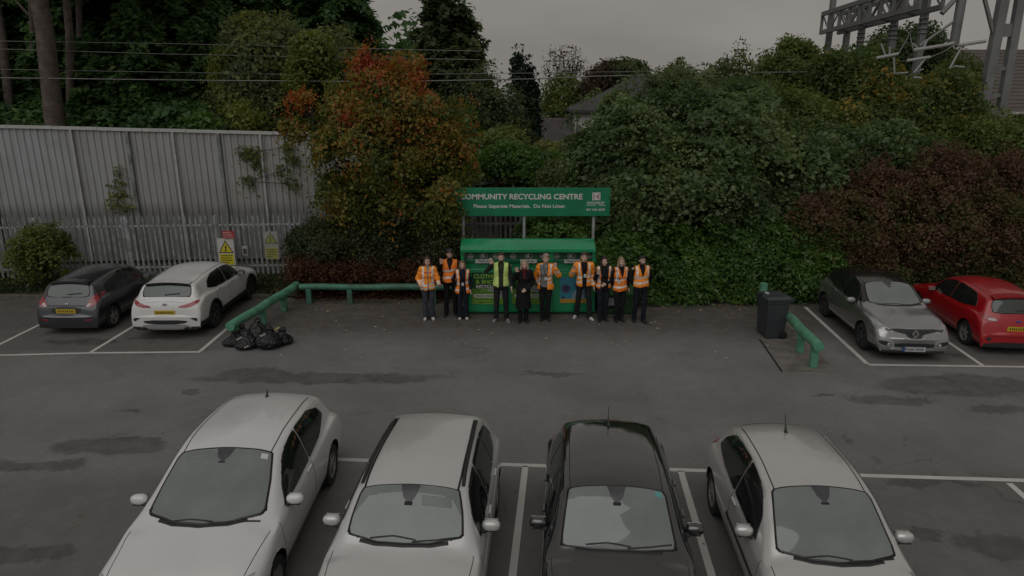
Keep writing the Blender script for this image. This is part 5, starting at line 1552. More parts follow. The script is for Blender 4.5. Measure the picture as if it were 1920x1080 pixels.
# 2: white crossover
def r_kia(s, root):
    for mir in (False, True):
        s.xpatch("tail_light", [(.34, .82), (.60, .82), (.80, .90), (.84, .98), (.74, .97), (.56, .90), (.36, .86)], M_TAIL, root, False, mirror=mir)
        s.xpatch("bumper_vent", [(.70, .52), (.80, .46), (.82, .56), (.62, .565)], M_TRIM, root, False, mirror=mir)
        s.xpatch("exhaust_tip", [(.46, .275), (.60, .28), (.62, .325), (.48, .325)], M_TRIM, root, False, eps=.03, mirror=mir)
    s.xpatch("lower_grille", [(-.48, .40), (.48, .40), (.60, .51), (-.60, .51)], M_TRIM, root, False, eps=.008)
    s.xpatch("skid_plate", [(-.66, .26), (.66, .26), (.62, .36), (.48, .40), (-.48, .40), (-.62, .36)], M_SILVERP, root, False, eps=.02)
    s.plate_at(False, .70)
    s.ribbon("tailgate_crease", [(s.sp['rearwin'][0][0] - .10, -1.9), (s.sp['rearwin'][0][0] - .10, 1.9)], .012, M_SILVERP, root, .002)
    hit, nn, _, _ = s.bvh.ray_cast(Vector((-6, 0, .90)), Vector((1, 0, 0)))
    MB().ell(hit + Vector((-.01, 0, 0)), (.012, .065, .034), 10).build("badge", M_SILVERP, root, smooth=True)
    V = []
    for q_ in np.linspace(-1.7, 1.7, 15):
        a = s.S([s.sp['rr'] + .14], [q_])[0] + np.array([0, 0, .012]); b = s.S([s.sp['rr'] + .02], [q_])[0]
        V += [a, b + np.array([-.15, 0, .02]), b + np.array([-.15, 0, -.03]), b + np.array([.0, 0, -.03])]
    F = []; fm = []
    for i in range(14):
        for k in range(3): F.append((4 * i + k, 4 * i + k + 1, 4 * i + 5 + k, 4 * i + 4 + k)); fm.append(0 if k == 0 else 1)
    o = MB(); o.v = [tuple(v) for v in V]; o.f = F; o.m = fm; o.build("roof_spoiler", [s.sp['paint'], M_FRIT], root, smooth=True)
    s.ribbon("rear_wiper", [(s.sp['rearwin'][0][0] + .03, .1), (s.sp['rearwin'][0][0] + .055, -1.0)], .03, M_TRIM, root, .02)
KIA = merge(HATCH, L=4.40, W=1.83, H=1.50, wb=2.65, xf=1.36, rw=.345, zf=.23, ag=.06, hdr=.30, cowl=1.10, rr=-1.74, clad=3.0, cladarch=True, capclad=.33, tr=.06,
    top=[(-2.20, .66), (-2.17, .82), (-2.12, .96), (-2.02, 1.06), (-1.80, 1.36), (-1.66, 1.40), (-1.0, 1.475), (-.3, 1.50), (.30, 1.45), (.68, 1.27), (1.10, 1.06), (1.2, 1.03), (1.7, .95), (2.05, .84), (2.17, .72), (2.20, .60)],
    drop=[(-2.2, .05), (-1.9, .05), (-1.5, .07), (.3, .07), (.9, .08), (1.2, .04), (2.2, .03)],
    belt=[(-2.2, .58), (-2.1, .86), (-1.7, 1.05), (-1.0, 1.01), (1.0, .95), (1.35, .90), (1.9, .80), (2.15, .66), (2.2, .55)],
    yr=[(-2.2, .72), (-1.9, .71), (-1.5, .675), (-.5, .69), (.3, .68), (.7, .70), (1.1, .76), (1.6, .74), (2.2, .72)],
    yg=[(-2.2, .93), (-1.7, .88), (-1.2, .91), (.6, .94), (1.1, .93), (1.6, .90), (2.2, .90)],
    windscreen=[(1.10, 0), (1.08, .8), (.93, 1.72), (.65, 1.84), (.36, 1.82), (.315, 1.2), (.315, 0), (.315, -1.2), (.36, -1.82), (.65, -1.84), (.93, -1.72), (1.08, -.8)],
    side=[[(.74, .20), (.5, .12), (-.23, .10), (-.24, .88), (.2, .88), (.58, .72)], [(-.255, .10), (-.95, .14), (-1.36, .30), (-1.22, .62), (-.85, .86), (-.265, .90)]],
    rearwin=[(-2.015, 0), (-2.01, 1.2), (-1.98, 1.9), (-1.90, 1.9), (-1.805, 1.7), (-1.80, 0), (-1.805, -1.7), (-1.90, -1.9), (-1.98, -1.9), (-2.01, -1.2)],
    gaps=[-1.05, -.23, .96], handles=[-.85, .0], paint=P_WHITE, rear=r_kia, front=f_simple, mirpaint=M_TRIM, rim=M_RIMD)
c = (G(405, 615) + G(281, 611)) / 2
Car(KIA).build("parked_car", (c.x + .03, c.y + 1.29 * .955, 0), R(90.5), "white crossover with black wheel-arch cladding parked between the grey hatchback and the green barrier", "parked cars", .955)

# 3: grey crossover with black roof, front to camera
def f_capt(s, root):
    h = s.h
    for mir in (False, True):
        s.xpatch("headlight", [(.42, .715), (.60, .70), (.80, .80), (.86, .93), (.78, .93), (.60, .80)], M_LAMP, root, True, mirror=mir)
        s.xpatch("lamp_inner", [(.52, .74), (.62, .73), (.68, .79), (.60, .79)], M_LAMPD, root, True, eps=.014, mirror=mir)
        s.xpatch("lamp_surround", [(.46, .34), (.82, .40), (.84, .58), (.78, .62), (.50, .53), (.46, .48)], M_SILVERP, root, True, eps=.012, mirror=mir)
        s.xpatch("fog_light_recess", [(.50, .38), (.78, .43), (.79, .53), (.54, .49)], M_TRIM, root, True, eps=.020, mirror=mir)
        hit, nn, _, _ = s.bvh.ray_cast(Vector((6, (-1 if mir else 1) * .58, .43)), Vector((-1, 0, 0)))
        MB().ell(hit + Vector((.02, 0, 0)), (.02, .045, .045), 8).build("fog_light", M_LAMP, root, smooth=True)
    s.xpatch("grille", [(-.62, .78), (-.42, .73), (-.20, .68), (-.14, .595), (.14, .595), (.20, .68), (.42, .73), (.62, .78), (.40, .795), (.12, .79), (-.12, .79), (-.40, .795)], M_TRIM, root, True, eps=.010, sm=0, n=60)
    s.xpatch("lower_grille", [(-.44, .36), (.44, .36), (.48, .48), (-.48, .48)], M_TRIM, root, True, eps=.012)
    s.xpatch("grille_strip", [(-.16, .565), (.16, .565), (.24, .60), (.20, .615), (.13, .585), (-.13, .585), (-.20, .615), (-.24, .60)], M_SILVERP, root, True, eps=.022, sm=0)
    s.xpatch("skid_plate", [(-.56, .295), (.56, .295), (.44, .365), (-.44, .365)], M_CHROME, root, True, eps=.018)
    p, x = s.plate_at(True, .335, mat_=M_PLW, txt="DL66 ONZ")
    MB().box((x + .004, -.24, .335), (.018, .05, .111)).build("blue_band", M_PLB, p)
    # diamond emblem
    hit, nn, _, _ = s.bvh.ray_cast(Vector((6, 0, .70)), Vector((-1, 0, 0)))
    vs = []; x = hit.x + .03
    for k in (1.0, .42):
        for dx in (0, .02): vs += [(x + dx, 0, .70 + .115 * k), (x + dx, .085 * k, .70), (x + dx, 0, .70 - .115 * k), (x + dx, -.085 * k, .70)]
    fs = []
    for i in range(4):
        j = (i + 1) % 4
        fs += [(4 + i, 4 + j, 12 + j, 12 + i), (i, j, 4 + j, 4 + i), (8 + i, 12 + i, 12 + j, 8 + j)]
    MB().add(vs, fs).build("badge", M_CHROME, root)
CAPT = merge(HATCH, L=4.12, W=1.78, H=1.57, wb=2.60, xf=1.22, rw=.335, zf=.22, ag=.06, hdr=.22, cowl=1.02, rr=-1.55, clad=2.6, cladarch=False, blackroof=True,
    top=[(-2.06, .66), (-2.03, .85), (-1.95, 1.0), (-1.80, 1.15), (-1.6, 1.42), (-1.48, 1.47), (-1.0, 1.54), (-.35, 1.57), (.22, 1.505), (.6, 1.32), (1.02, 1.09), (1.12, 1.06), (1.6, .97), (1.88, .87), (2.0, .78), (2.06, .62)],
    belt=[(-2.06, .58), (-2.0, .86), (-1.55, 1.06), (-.9, 1.02), (.95, .97), (1.25, .92), (1.7, .85), (1.98, .70), (2.06, .54)],
    drop=[(-2.06, .05), (-1.7, .05), (-1.4, .07), (.3, .07), (.9, .08), (1.2, .04), (1.6, .03), (2.06, .03)],
    yr=[(-2.06, .72), (-1.7, .70), (-1.4, .66), (-.5, .675), (.2, .685), (.6, .74), (1.02, .82), (1.4, .79), (2.06, .76)],
    yg=[(-2.06, .93), (-1.6, .90), (-1.2, .925), (.5, .945), (1.0, .93), (1.5, .91), (2.06, .90)],
    windscreen=[(1.03, 0), (1.0, .8), (.86, 1.74), (.58, 1.86), (.28, 1.84), (.235, 1.2), (.235, 0), (.235, -1.2), (.28, -1.84), (.58, -1.86), (.86, -1.74), (1.0, -.8)],
    side=[[(.68, .20), (.5, .12), (-.28, .10), (-.29, .88), (.2, .86), (.52, .72)], [(-.305, .10), (-.95, .12), (-1.42, .30), (-1.32, .62), (-1.05, .86), (-.315, .90)]],
    rearwin=[(-1.80, 0), (-1.79, 1.2), (-1.76, 1.85), (-1.68, 1.82), (-1.58, 1.3), (-1.575, 0), (-1.58, -1.3), (-1.68, -1.82), (-1.76, -1.85), (-1.79, -1.2)],
    gaps=[-.98, -.28, .90], handles=[-.78, -.05], paint=P_CAPT, front=f_capt, rear=r_simple, mirpaint=M_SILVERP, handlemat=P_CAPT, rim=M_RIMD, tf=.18, Df=.55)
c = (G(1612, 652) + G(1750, 657)) / 2
dirv = Vector((math.sin(R(4.6)), math.cos(R(4.6)), 0))
o = Vector((c.x - .04, c.y, 0)) + dirv * 1.22 * .94
Car(CAPT).build("parked_car", o, R(-90 - 4.6), "grey crossover with black roof parked nose-out beside the red hatchback", "parked cars", .94)

# 4: red hatch rear to camera
c = G(1806, 646)
hd = R(90 - 5.5); dirv = Vector((math.cos(hd), math.sin(hd), 0)); rt = Vector((math.sin(hd), -math.cos(hd), 0))
o = c + rt * .78 + dirv * 1.27
sp = merge(HATCH, L=4.04, xf=1.20, paint=P_RED, rear=r_fiesta(True), front=f_simple, mirpaint=P_RED)
Car(sp).build("parked_car", (o.x, o.y, 0), hd, "shiny red hatchback parked rear-on at the right edge", "parked cars", .95)

# ---- the four near cars, facing the camera
def f_focus(s, root):
    for mir in (False, True):
        s.xpatch("headlight", [(.46, .64), (.60, .62), (.76, .70), (.85, .79), (.76, .80), (.58, .73)], M_LAMP, root, True, mirror=mir)
        s.xpatch("fog_light_recess", [(.52, .36), (.72, .38), (.74, .50), (.56, .48)], M_TRIM, root, True, mirror=mir)
    s.xpatch("grille", [(-.40, .32), (.40, .32), (.50, .46), (.40, .52), (-.40, .52), (-.50, .46)], M_TRIM, root, True)
    s.xpatch("upper_grille", [(-.30, .64), (.30, .64), (.34, .69), (-.34, .69)], M_TRIM, root, True)
    s.plate_at(True, .44, mat_=M_PLW)
FOCUS = merge(HATCH, L=4.36, W=1.84, H=1.48, wb=2.65, xf=1.28, rw=.325, hdr=.12, cowl=1.10, rr=-1.62,
    top=[(-2.18, .62), (-2.15, .78), (-2.08, .92), (-1.92, 1.06), (-1.76, 1.32), (-1.64, 1.40), (-1.0, 1.495), (-.4, 1.52), (.12, 1.455), (.55, 1.255), (1.10, .985), (1.22, .95), (1.7, .86), (2.0, .75), (2.14, .66), (2.18, .56)],
    belt=[(-2.18, .54), (-2.08, .82), (-1.65, .99), (-1.0, .965), (1.0, .90), (1.35, .85), (1.9, .75), (2.14, .60), (2.18, .50)],
    drop=[(-2.18, .05), (-1.9, .06), (-1.5, .08), (.0, .075), (.35, .085), (1.0, .10), (1.25, .045), (1.7, .035), (2.18, .03)],
    yr=[(-2.18, .70), (-1.9, .70), (-1.5, .665), (-.7, .68), (.12, .685), (.55, .755), (1.1, .845), (1.5, .80), (2.18, .76)],
    yg=[(-2.18, .93), (-1.7, .88), (-1.2, .915), (.6, .945), (1.1, .94), (1.6, .90), (2.18, .90)],
    windscreen=[(1.11, 0), (1.07, .8), (.90, 1.76), (.55, 1.88), (.155, 1.88), (.135, 1.2), (.135, 0), (.135, -1.2), (.155, -1.88), (.55, -1.88), (.90, -1.76), (1.07, -.8)],
    side=[[(.70, .20), (.2, .10), (-.40, .10), (-.41, .88), (-.2, .88), (.12, .84), (.50, .66)], [(-.425, .10), (-1.0, .14), (-1.50, .40), (-1.40, .66), (-1.05, .86), (-.435, .90)]],
    rearwin=[(-1.93, 0), (-1.92, 1.2), (-1.89, 1.85), (-1.80, 1.82), (-1.73, 1.3), (-1.725, 0), (-1.73, -1.3), (-1.80, -1.82), (-1.89, -1.85), (-1.92, -1.2)],
    gaps=[-.42, .95], handles=[-.25], antenna=-1.35, antlen=0, paint=P_WHITE2, front=f_focus, rear=r_simple, rim=M_RIM, stickers=[(.235, 1.52, .035, .14, M_STICK), (.24, -1.0, .05, .42, M_FILMP)], nx=170, tf=.20, Df=.75, spokes=5)
o = Car(FOCUS).build("parked_car", (-3.64, 7.98, 0), R(-90 + .5), "white three-door hatchback in the near row, leftmost, with a large windscreen", "parked cars")
def sticker_on(car, x, q_, w_, m):
    pass
EST = merge(HATCH, L=4.24, W=1.80, H=1.50, wb=2.60, xf=1.36, rw=.32, hdr=.34, cowl=.94, rr=-1.53,
    top=[(-2.04, .62), (-2.01, .80), (-1.96, .98), (-1.84, 1.14), (-1.66, 1.36), (-1.55, 1.41), (-1.1, 1.46), (-.3, 1.495), (.34, 1.45), (.62, 1.28), (.94, 1.04), (1.04, 1.0), (1.65, .90), (2.0, .79), (2.16, .68), (2.20, .58)],
    belt=[(-2.04, .54), (-1.95, .84), (-1.55, .99), (-1.0, .965), (.9, .925), (1.25, .88), (1.85, .78), (2.15, .62), (2.2, .50)],
    drop=[(-2.04, .05), (-1.8, .05), (-1.5, .065), (.2, .065), (.5, .075), (.95, .085), (1.15, .04), (1.7, .03), (2.2, .03)],
    yr=[(-2.04, .72), (-1.75, .69), (-1.5, .655), (-.7, .675), (.34, .685), (.65, .75), (1.0, .83), (1.5, .79), (2.2, .76)],
    yg=[(-2.04, .93), (-1.6, .90), (-1.2, .925), (.6, .94), (1.1, .93), (1.6, .90), (2.2, .90)],
    windscreen=[(.92, 0), (.90, .8), (.80, 1.78), (.62, 1.88), (.37, 1.86), (.355, 1.2), (.355, 0), (.355, -1.2), (.37, -1.86), (.62, -1.88), (.80, -1.78), (.90, -.8)],
    side=[[(.64, .20), (.5, .12), (-.16, .10), (-.17, .88), (.1, .88), (.34, .84), (.58, .70)], [(-.185, .10), (-.80, .10), (-.96, .12), (-.95, .90), (-.195, .90)], [(-.975, .12), (-1.38, .20), (-1.56, .42), (-1.46, .75), (-.965, .90)]],
    rearwin=[(-1.84, 0), (-1.835, 1.2), (-1.81, 1.85), (-1.72, 1.82), (-1.65, 1.3), (-1.645, 0), (-1.65, -1.3), (-1.72, -1.82), (-1.81, -1.85), (-1.835, -1.2)],
    gaps=[-.98, -.17, .90], handles=[-.82, .02], rails=True, chan=.03, paint=P_SILVW, front=f_focus, rear=r_simple, nx=170, mirx=.46, stickers=[(.44, .95, .045, .5, M_FILMP)])
def shift(sp, dx):
    for k_ in ('top', 'belt', 'drop', 'yr', 'yg', 'windscreen', 'rearwin'): sp[k_] = [(a + dx, b) for a, b in sp[k_]]
    sp['side'] = [[(a + dx, b) for a, b in pl] for pl in sp['side']]
    for k_ in ('gaps', 'handles'): sp[k_] = [a + dx for a in sp[k_]]
    for k_ in ('hdr', 'cowl', 'rr', 'xf'): sp[k_] += dx
shift(EST, -.08)
Car(EST).build("parked_car", (-1.15, 7.27, 0), R(-90 - 3.2), "pale silver-white car with black roof rails between the white hatchback and the black car", "parked cars")
BLK = merge(HATCH, L=4.0, W=1.72, H=1.44, wb=2.47, xf=1.22, hdr=.26, cowl=.98, rr=-1.40,
    top=[(-2.0, .62), (-1.97, .76), (-1.90, .90), (-1.76, 1.04), (-1.50, 1.34), (-1.40, 1.385), (-.9, 1.435), (-.35, 1.448), (.26, 1.395), (.58, 1.21), (.98, .965), (1.06, .94), (1.5, .85), (1.85, .74), (1.96, .66), (2.0, .56)],
    belt=[(-2.0, .50), (-1.9, .80), (-1.55, .955), (-.9, .94), (.9, .885), (1.2, .83), (1.7, .735), (1.96, .60), (2.0, .50)],
    drop=[(-2.0, .05), (-1.7, .06), (-1.4, .065), (.0, .055), (.35, .065), (.95, .075), (1.1, .035), (1.6, .03), (2.0, .03)],
    yr=[(-2.0, .72), (-1.7, .70), (-1.4, .665), (-.5, .69), (.26, .70), (.6, .745), (.98, .82), (1.4, .79), (2.0, .76)],
    windscreen=[(.93, 0), (.92, .8), (.86, 1.80), (.6, 1.88), (.29, 1.87), (.275, 1.2), (.275, 0), (.275, -1.2), (.29, -1.87), (.6, -1.88), (.86, -1.80), (.92, -.8)],
    side=[[(.66, .20), (.30, .12), (-.14, .10), (-.15, .88), (.24, .86), (.52, .70)], [(-.165, .10), (-.80, .12), (-.82, .90), (-.175, .90)], [(-.845, .12), (-1.38, .28), (-1.28, .66), (-.845, .88)]],
    gaps=[-.80, -.15, .86], handles=[-.64, .02], antenna=-1.2, paint=P_BLACK, front=f_simple, rear=r_simple, nx=170, chan=.012, stickers=[(.34, 1.55, .03, .13, M_CYAN)])
BLK['rearwin'] = [(-1.745, 0), (-1.74, 1.2), (-1.70, 1.85), (-1.55, 1.82), (-1.47, 1.3), (-1.465, 0), (-1.47, -1.3), (-1.55, -1.82), (-1.70, -1.85), (-1.74, -1.2)]
Car(BLK).build("parked_car", (1.24, 7.33, 0), R(-90 - 4.2), "black hatchback with glossy roof in the near row between two painted lines", "parked cars")
COR = merge(HATCH, L=3.85, W=1.69, H=1.49, wb=2.46, xf=1.14, hdr=.22, cowl=1.02, rr=-1.38,
    top=[(-1.925, .62), (-1.90, .78), (-1.84, .92), (-1.70, 1.06), (-1.46, 1.36), (-1.35, 1.41), (-.9, 1.47), (-.35, 1.492), (.22, 1.435), (.58, 1.25), (1.02, .985), (1.10, .955), (1.5, .86), (1.78, .75), (1.89, .66), (1.925, .56)],
    belt=[(-1.925, .50), (-1.85, .80), (-1.5, .975), (-.9, .955), (.9, .885), (1.2, .83), (1.65, .735), (1.89, .60), (1.925, .50)],
    windscreen=[(1.03, 0), (1.0, .8), (.88, 1.80), (.58, 1.88), (.25, 1.88), (.235, 1.2), (.235, 0), (.235, -1.2), (.25, -1.88), (.58, -1.88), (.88, -1.80), (1.0, -.8)],
    drop=[(-1.925, .05), (-1.7, .06), (-1.4, .075), (.0, .07), (.35, .075), (.95, .08), (1.1, .035), (1.6, .03), (1.925, .03)],
    yr=[(-1.925, .72), (-1.7, .70), (-1.4, .655), (-.5, .665), (.2, .685), (.6, .745), (.98, .82), (1.4, .79), (1.925, .76)],
    yg=[(-1.925, .93), (-1.6, .90), (-1.2, .925), (.5, .945), (1.0, .93), (1.5, .90), (1.925, .90)],
    rearwin=[(-1.705, 0), (-1.70, 1.2), (-1.66, 1.85), (-1.52, 1.82), (-1.44, 1.3), (-1.435, 0), (-1.44, -1.3), (-1.52, -1.82), (-1.66, -1.85), (-1.70, -1.2)],
    gaps=[-.36, .90], handles=[-.20], antenna=-1.0, strip=M_TRIM, paint=P_SILV, front=f_simple, rear=r_simple, nx=170)
Car(COR).build("parked_car", (3.58, 7.22, 0), R(-90 - 4.0), "silver three-door hatchback, rightmost of the near row, beside an empty bay", "parked cars")
# ================================================================ PEOPLE
M_SKIN = pm("skin", (0.52, 0.335, 0.27), .55, var=.1, scale=20)
M_SKINT = pm("skin_tanned", (0.40, 0.24, 0.18), .55, var=.1, scale=20)
M_LIP = pm("lips", (0.26, 0.09, 0.08), .5)
M_TEETH = pm("teeth", (0.50, 0.47, 0.43), .4)
M_EYE = pm("eye_dark", (0.02, 0.017, 0.015), .3)
def hairm(n, c): return pm(n, c, .55, var=.35, scale=25, bump=.4, bscale=60)
M_HBRN = hairm("hair_brown", (0.045, 0.026, 0.016)); M_HDRK = hairm("hair_dark", (0.014, 0.011, 0.010)); M_HBLD = hairm("hair_blond", (0.24, 0.175, 0.10)); M_HLBR = hairm("hair_light_brown", (0.13, 0.085, 0.05)); M_HGRY = hairm("hair_ash_blond", (0.30, 0.25, 0.18))
M_HCOP = hairm("hair_chestnut", (0.06, 0.03, 0.02))
def hivis(n, c): return pm(n, c, .65, var=.12, scale=9, bump=.3, bscale=14, spec=.3)
M_ORG = hivis("hivis_orange", (0.86, 0.22, 0.028)); M_ORY = hivis("hivis_orange_yellow", (0.90, 0.29, 0.03)); M_YLW = hivis("hivis_lime", (0.54, 0.70, 0.21)); M_TAPE = pm("reflective_tape", (0.66, 0.63, 0.58), .4, metal=.1, var=.1, scale=10); M_TAPEO = hivis("hivis_red_orange", (0.58, 0.085, 0.03))
def cloth(n, c, v=.25): return pm(n, c, .85, var=v, scale=8, bump=.35, bscale=16, spec=.2)
M_CBLK = cloth("black_cloth", (0.010, 0.010, 0.011)); M_CNAVY = cloth("navy_cloth", (0.012, 0.014, 0.022)); M_JEAN = cloth("grey_denim", (0.040, 0.046, 0.058)); M_OLIVE = cloth("olive_shirt", (0.030, 0.034, 0.020)); M_CHAR = cloth("charcoal_trousers", (0.016, 0.017, 0.020)); M_GSH = cloth("grey_shirt", (0.16, 0.165, 0.165)); M_SCARF = cloth("red_scarf", (0.12, 0.012, 0.018), .5); M_CWH = cloth("white_top", (.3, .29, .28)); M_OLSL = cloth("dark_green_jumper", (0.022, 0.028, 0.024))
M_SHW = pm("white_shoe", (0.45, 0.44, 0.42), .6, var=.15, scale=12); M_SHB = pm("black_shoe", (0.012, 0.012, 0.012), .45, var=.2); M_SHG = pm("grey_trainer", (0.18, 0.18, 0.18), .6, var=.7, scale=22); M_CARD = pm("badge_card", (0.5, 0.5, 0.5), .4)

def A3(*a): return np.array(a, float)
DOWN = dict(e=(.235, .02, 1.14), w=(.25, -.06, .90), d=(.02, -.12, -1), n=(1, 0, 0), curl=.5)
def person(loc, H, rz, label, sp):
    k = H / 1.75
    root = empty("person", loc, rz, label, "person", "people lined up in front of the textile bank")
    bld = sp.get('build', 1.07)
    stance = sp.get('stance', .10); fem = sp.get('fem', False)
    S = lambda *p: tuple(np.array(p, float) * k)
    lean = sp.get('lean', 0.0)
    hipw = .095; shw = (.165 if fem else .190) * (1 + (bld - 1) * .6)
    HC = A3(lean * .9 + sp.get('hx', 0), -.01, 1.63)
    def arm(side, a):
        e = A3(a['e'][0] * side, a['e'][1], a['e'][2]); wv = A3(a['w'][0] * side, a['w'][1], a['w'][2]); d = A3(a['d'][0] * side, a['d'][1], a['d'][2]); d /= np.linalg.norm(d)
        n = A3(a['n'][0] * side, a['n'][1], a['n'][2]); n -= d * (n @ d); n /= np.linalg.norm(n)
        e[0] += lean * .5; wv[0] += lean * .3
        return A3(shw * side + lean * .6, .01, 1.42), e, wv, d, n
    arms = {}
    for side, key in ((-1, 'ra'), (1, 'la')): arms[side] = arm(side, sp.get(key, DOWN))
    hips = {s: A3(hipw * s, 0, .92) for s in (-1, 1)}
    fy = sp.get('fy', {-1: 0.0, 1: 0.0})
    ank = {s: A3(stance * s, .03 + fy[s], .075) for s in (-1, 1)}
    kn = {s: (hips[s] + ank[s]) / 2 + A3(0, -.03, .03) for s in (-1, 1)}
    # ------------- body: one surface
    pr = []
    def cap(a, b, ra, rb): pr.append(('cap', S(*a), S(*b), ra * k, rb * k))
    def ell(c, r): pr.append(('ell', S(*c), S(*r)))
    ell(HC + A3(0, .012, .03), (.074, .092, .098)); ell(HC + A3(0, -.025, -.055), (.056, .062, .062)); ell(HC + A3(0, -.035, -.09), (.034, .036, .026))
    cap(HC + A3(0, -.083, .012), HC + A3(0, -.100, -.022), .008, .014)         # nose
    for s in (-1, 1): ell(HC + A3(.078 * s, .012, -.005), (.012, .02, .032)); ell(HC + A3(.035 * s, -.055, -.03), (.03, .03, .03))
    cap(HC + A3(0, .02, -.06), (lean * .7, .015, 1.45), .052, .058)
    ell((lean * .5, .0, 1.27), (.145, .09, .2)); ell((lean * .2, 0, 1.05), (.125, .085, .16)); ell((0, 0, .94), (.14, .09, .11))
    for s in (-1, 1):
        sh, e, wv, d, n = arms[s]
        cap((sh[0] * .4, .01, 1.41), sh, .06, .052)
        cap(sh, e, .044, .036); cap(e, wv, .035, .025)
        lat = np.cross(d, n)
        pc = wv + d * .045
        cap(wv + d * .018 - lat * .014, wv + d * .075 - lat * .022, .017, .015); cap(wv + d * .018 + lat * .014, wv + d * .075 + lat * .022, .017, .015)
        cl = (sp.get('ra', DOWN) if s < 0 else sp.get('la', DOWN)).get('curl', .3)
        for f, (o, ln) in enumerate(((-.030, .062), (-.010, .075), (.011, .070), (.031, .054))):
            b0 = wv + d * .083 + lat * o; dd = d * math.cos(cl * .6) + n * math.sin(cl * .6) + lat * o * 4.5 * (1 - cl); m_ = b0 + dd * ln * .52
            d2 = d * math.cos(cl * 1.7) + n * math.sin(cl * 1.7) + lat * o * 4 * (1 - cl); cap(b0, m_, .0098, .0092); cap(m_, m_ + d2 * ln * .5, .0092, .0078)
        th = -1 if (np.cross(d, n) @ A3(s, 0, 0)) > 0 else 1
        if 'th' in (sp.get('ra', DOWN) if s < 0 else sp.get('la', DOWN)): th = (sp.get('ra') if s < 0 else sp.get('la'))['th']
        t0 = wv + d * .025 + lat * .026 * th; t1 = t0 + (lat * th * .8 + d * .65 + n * .15) * .036; cap(t0, t1, .0125, .0105); cap(t1, t1 + (lat * th * .35 + d * .9 + n * .2) * .03, .0105, .0085)
        cap(hips[s], kn[s], .066, .05); cap(kn[s], ank[s], .048, .036); cap(ank[s] + A3(0, .02, -.02), ank[s] + A3(0, -.05, -.035), .026, .022)
    V, F = sdf_mesh(pr, .0085 * k, .016 * k)
    fc = V[F].mean(1) / k - HC
    fm = np.zeros(len(F), int)
    front = fc[:, 1] < -.055
    for s in (-1, 1): fm[front & (np.hypot((fc[:, 0] - .031 * s) / .014, (fc[:, 2] - .010) / .0075) < 1)] = 1
    for s in (-1, 1): fm[front & (np.hypot((fc[:, 0] - .033 * s) / .019, (fc[:, 2] - .036 - .1 * (.03 - abs(fc[:, 0] - .033 * s))) / .0045) < 1)] = (4 if not fem else 0)
    fm[front & (np.hypot(fc[:, 0] / .028, (fc[:, 2] + .058 - .35 * abs(fc[:, 0])) / .011) < 1)] = 2
    if sp.get('smile', True): fm[front & (np.hypot(fc[:, 0] / .023, (fc[:, 2] + .056 - .35 * abs(fc[:, 0])) / .006) < 1)] = 3
    if sp.get('beard'):
        bd = (fc[:, 2] < -.034) & (fc[:, 2] > -.125) & (fc[:, 1] < .03) & (np.abs(fc[:, 2] + .056) > .012) & (fc[:, 1] < .02)
        bd |= (np.abs(fc[:, 0]) > .054) & (fc[:, 2] < -.01) & (fc[:, 2] > -.125) & (fc[:, 1] < .01) & (fc[:, 1] > -.08)
        bd &= np.abs(fc[:, 0]) < .085
        fm[bd & (fm == 0)] = 4
    hm = sp['hair']
    mobj("body", V, F, [sp.get('skin', M_SKIN), M_EYE, M_LIP, M_TEETH, hm], root, True, fm)
    # ------------- hair
    pr = [('ell', S(*(HC + A3(0, .022, .042))), S(.087, .102, .100))]
    st = sp.get('hairstyle', 'short')
    if st == 'long':
        for s in (-1, 1):
            pr += [('cap', S(*(HC + A3(.07 * s, .015, .02))), S(*(HC + A3(.088 * s, .0, -.14))), .034 * k, .036 * k), ('cap', S(*(HC + A3(.088 * s, .0, -.14))), S(*(HC + A3(.095 * s, sp.get('hy', -.045), -sp.get('hl', .30)))), .036 * k, .018 * k)]
        pr += [('cap', S(*(HC + A3(0, .07, .0))), S(*(HC + A3(0, .075, -.2))), .07 * k, .06 * k)]
    elif st == 'bob':
        for s in (-1, 1): pr += [('cap', S(*(HC + A3(.075 * s, .01, .02))), S(*(HC + A3(.09 * s, -.01, -.12))), .036 * k, .034 * k)]
        pr += [('cap', S(*(HC + A3(0, .06, .0))), S(*(HC + A3(0, .07, -.11))), .075 * k, .06 * k)]
    elif st == 'curly':
        for i in range(26):
            a = rng.uniform(0, 6.28); b = rng.uniform(.1, 1.25)
            pr.append(('ell', S(*(HC + A3(.082 * math.cos(a) * math.cos(b), .025 + .092 * math.sin(a) * math.cos(b), .055 + .085 * math.sin(b)))), S(.026, .026, .026)))
    else:
        pr += [('ell', S(*(HC + A3(.02, -.035, .105))), S(.062, .05, .036)), ('cap', S(*(HC + A3(0, .075, .0))), S(*(HC + A3(0, .07, -.06))), .05 * k, .04 * k)]
    if sp.get('bun'): pr.append(('ell', S(*(HC + A3(0, .09, .06))), S(.05, .05, .05)))
    hl = sp.get('hairline', .078)
    def cut(X, Y, Z, g):
        x, y, z = X / k - HC[0], Y / k - HC[1], Z / k - HC[2]
        face = np.maximum(np.maximum(np.abs(x + 0 * y) - (.066 if st != 'short' and st != 'curly' else .074), y + .018 - .25 * np.abs(x)), z - hl + np.abs(x - .012) * .25)
        if st in ('short', 'curly'): face = np.minimum(face, np.maximum(z + .02 + .0 * x, y - .03))
        return np.maximum(g, -face * k)
    V, F = sdf_mesh(pr, .0095 * k, .02 * k, cut)
    V += rng.normal(0, .0016, V.shape)
    mobj("hair", V, F, hm, root, True)
    # ------------- trousers
    pr = [('ell', S(0, .005, .93), S(.158 * bld, .112 * bld, .125)), ('ell', S(0, .0, 1.0), S(.145 * bld, .10 * bld, .08))]
    fl = sp.get('flare', .062)
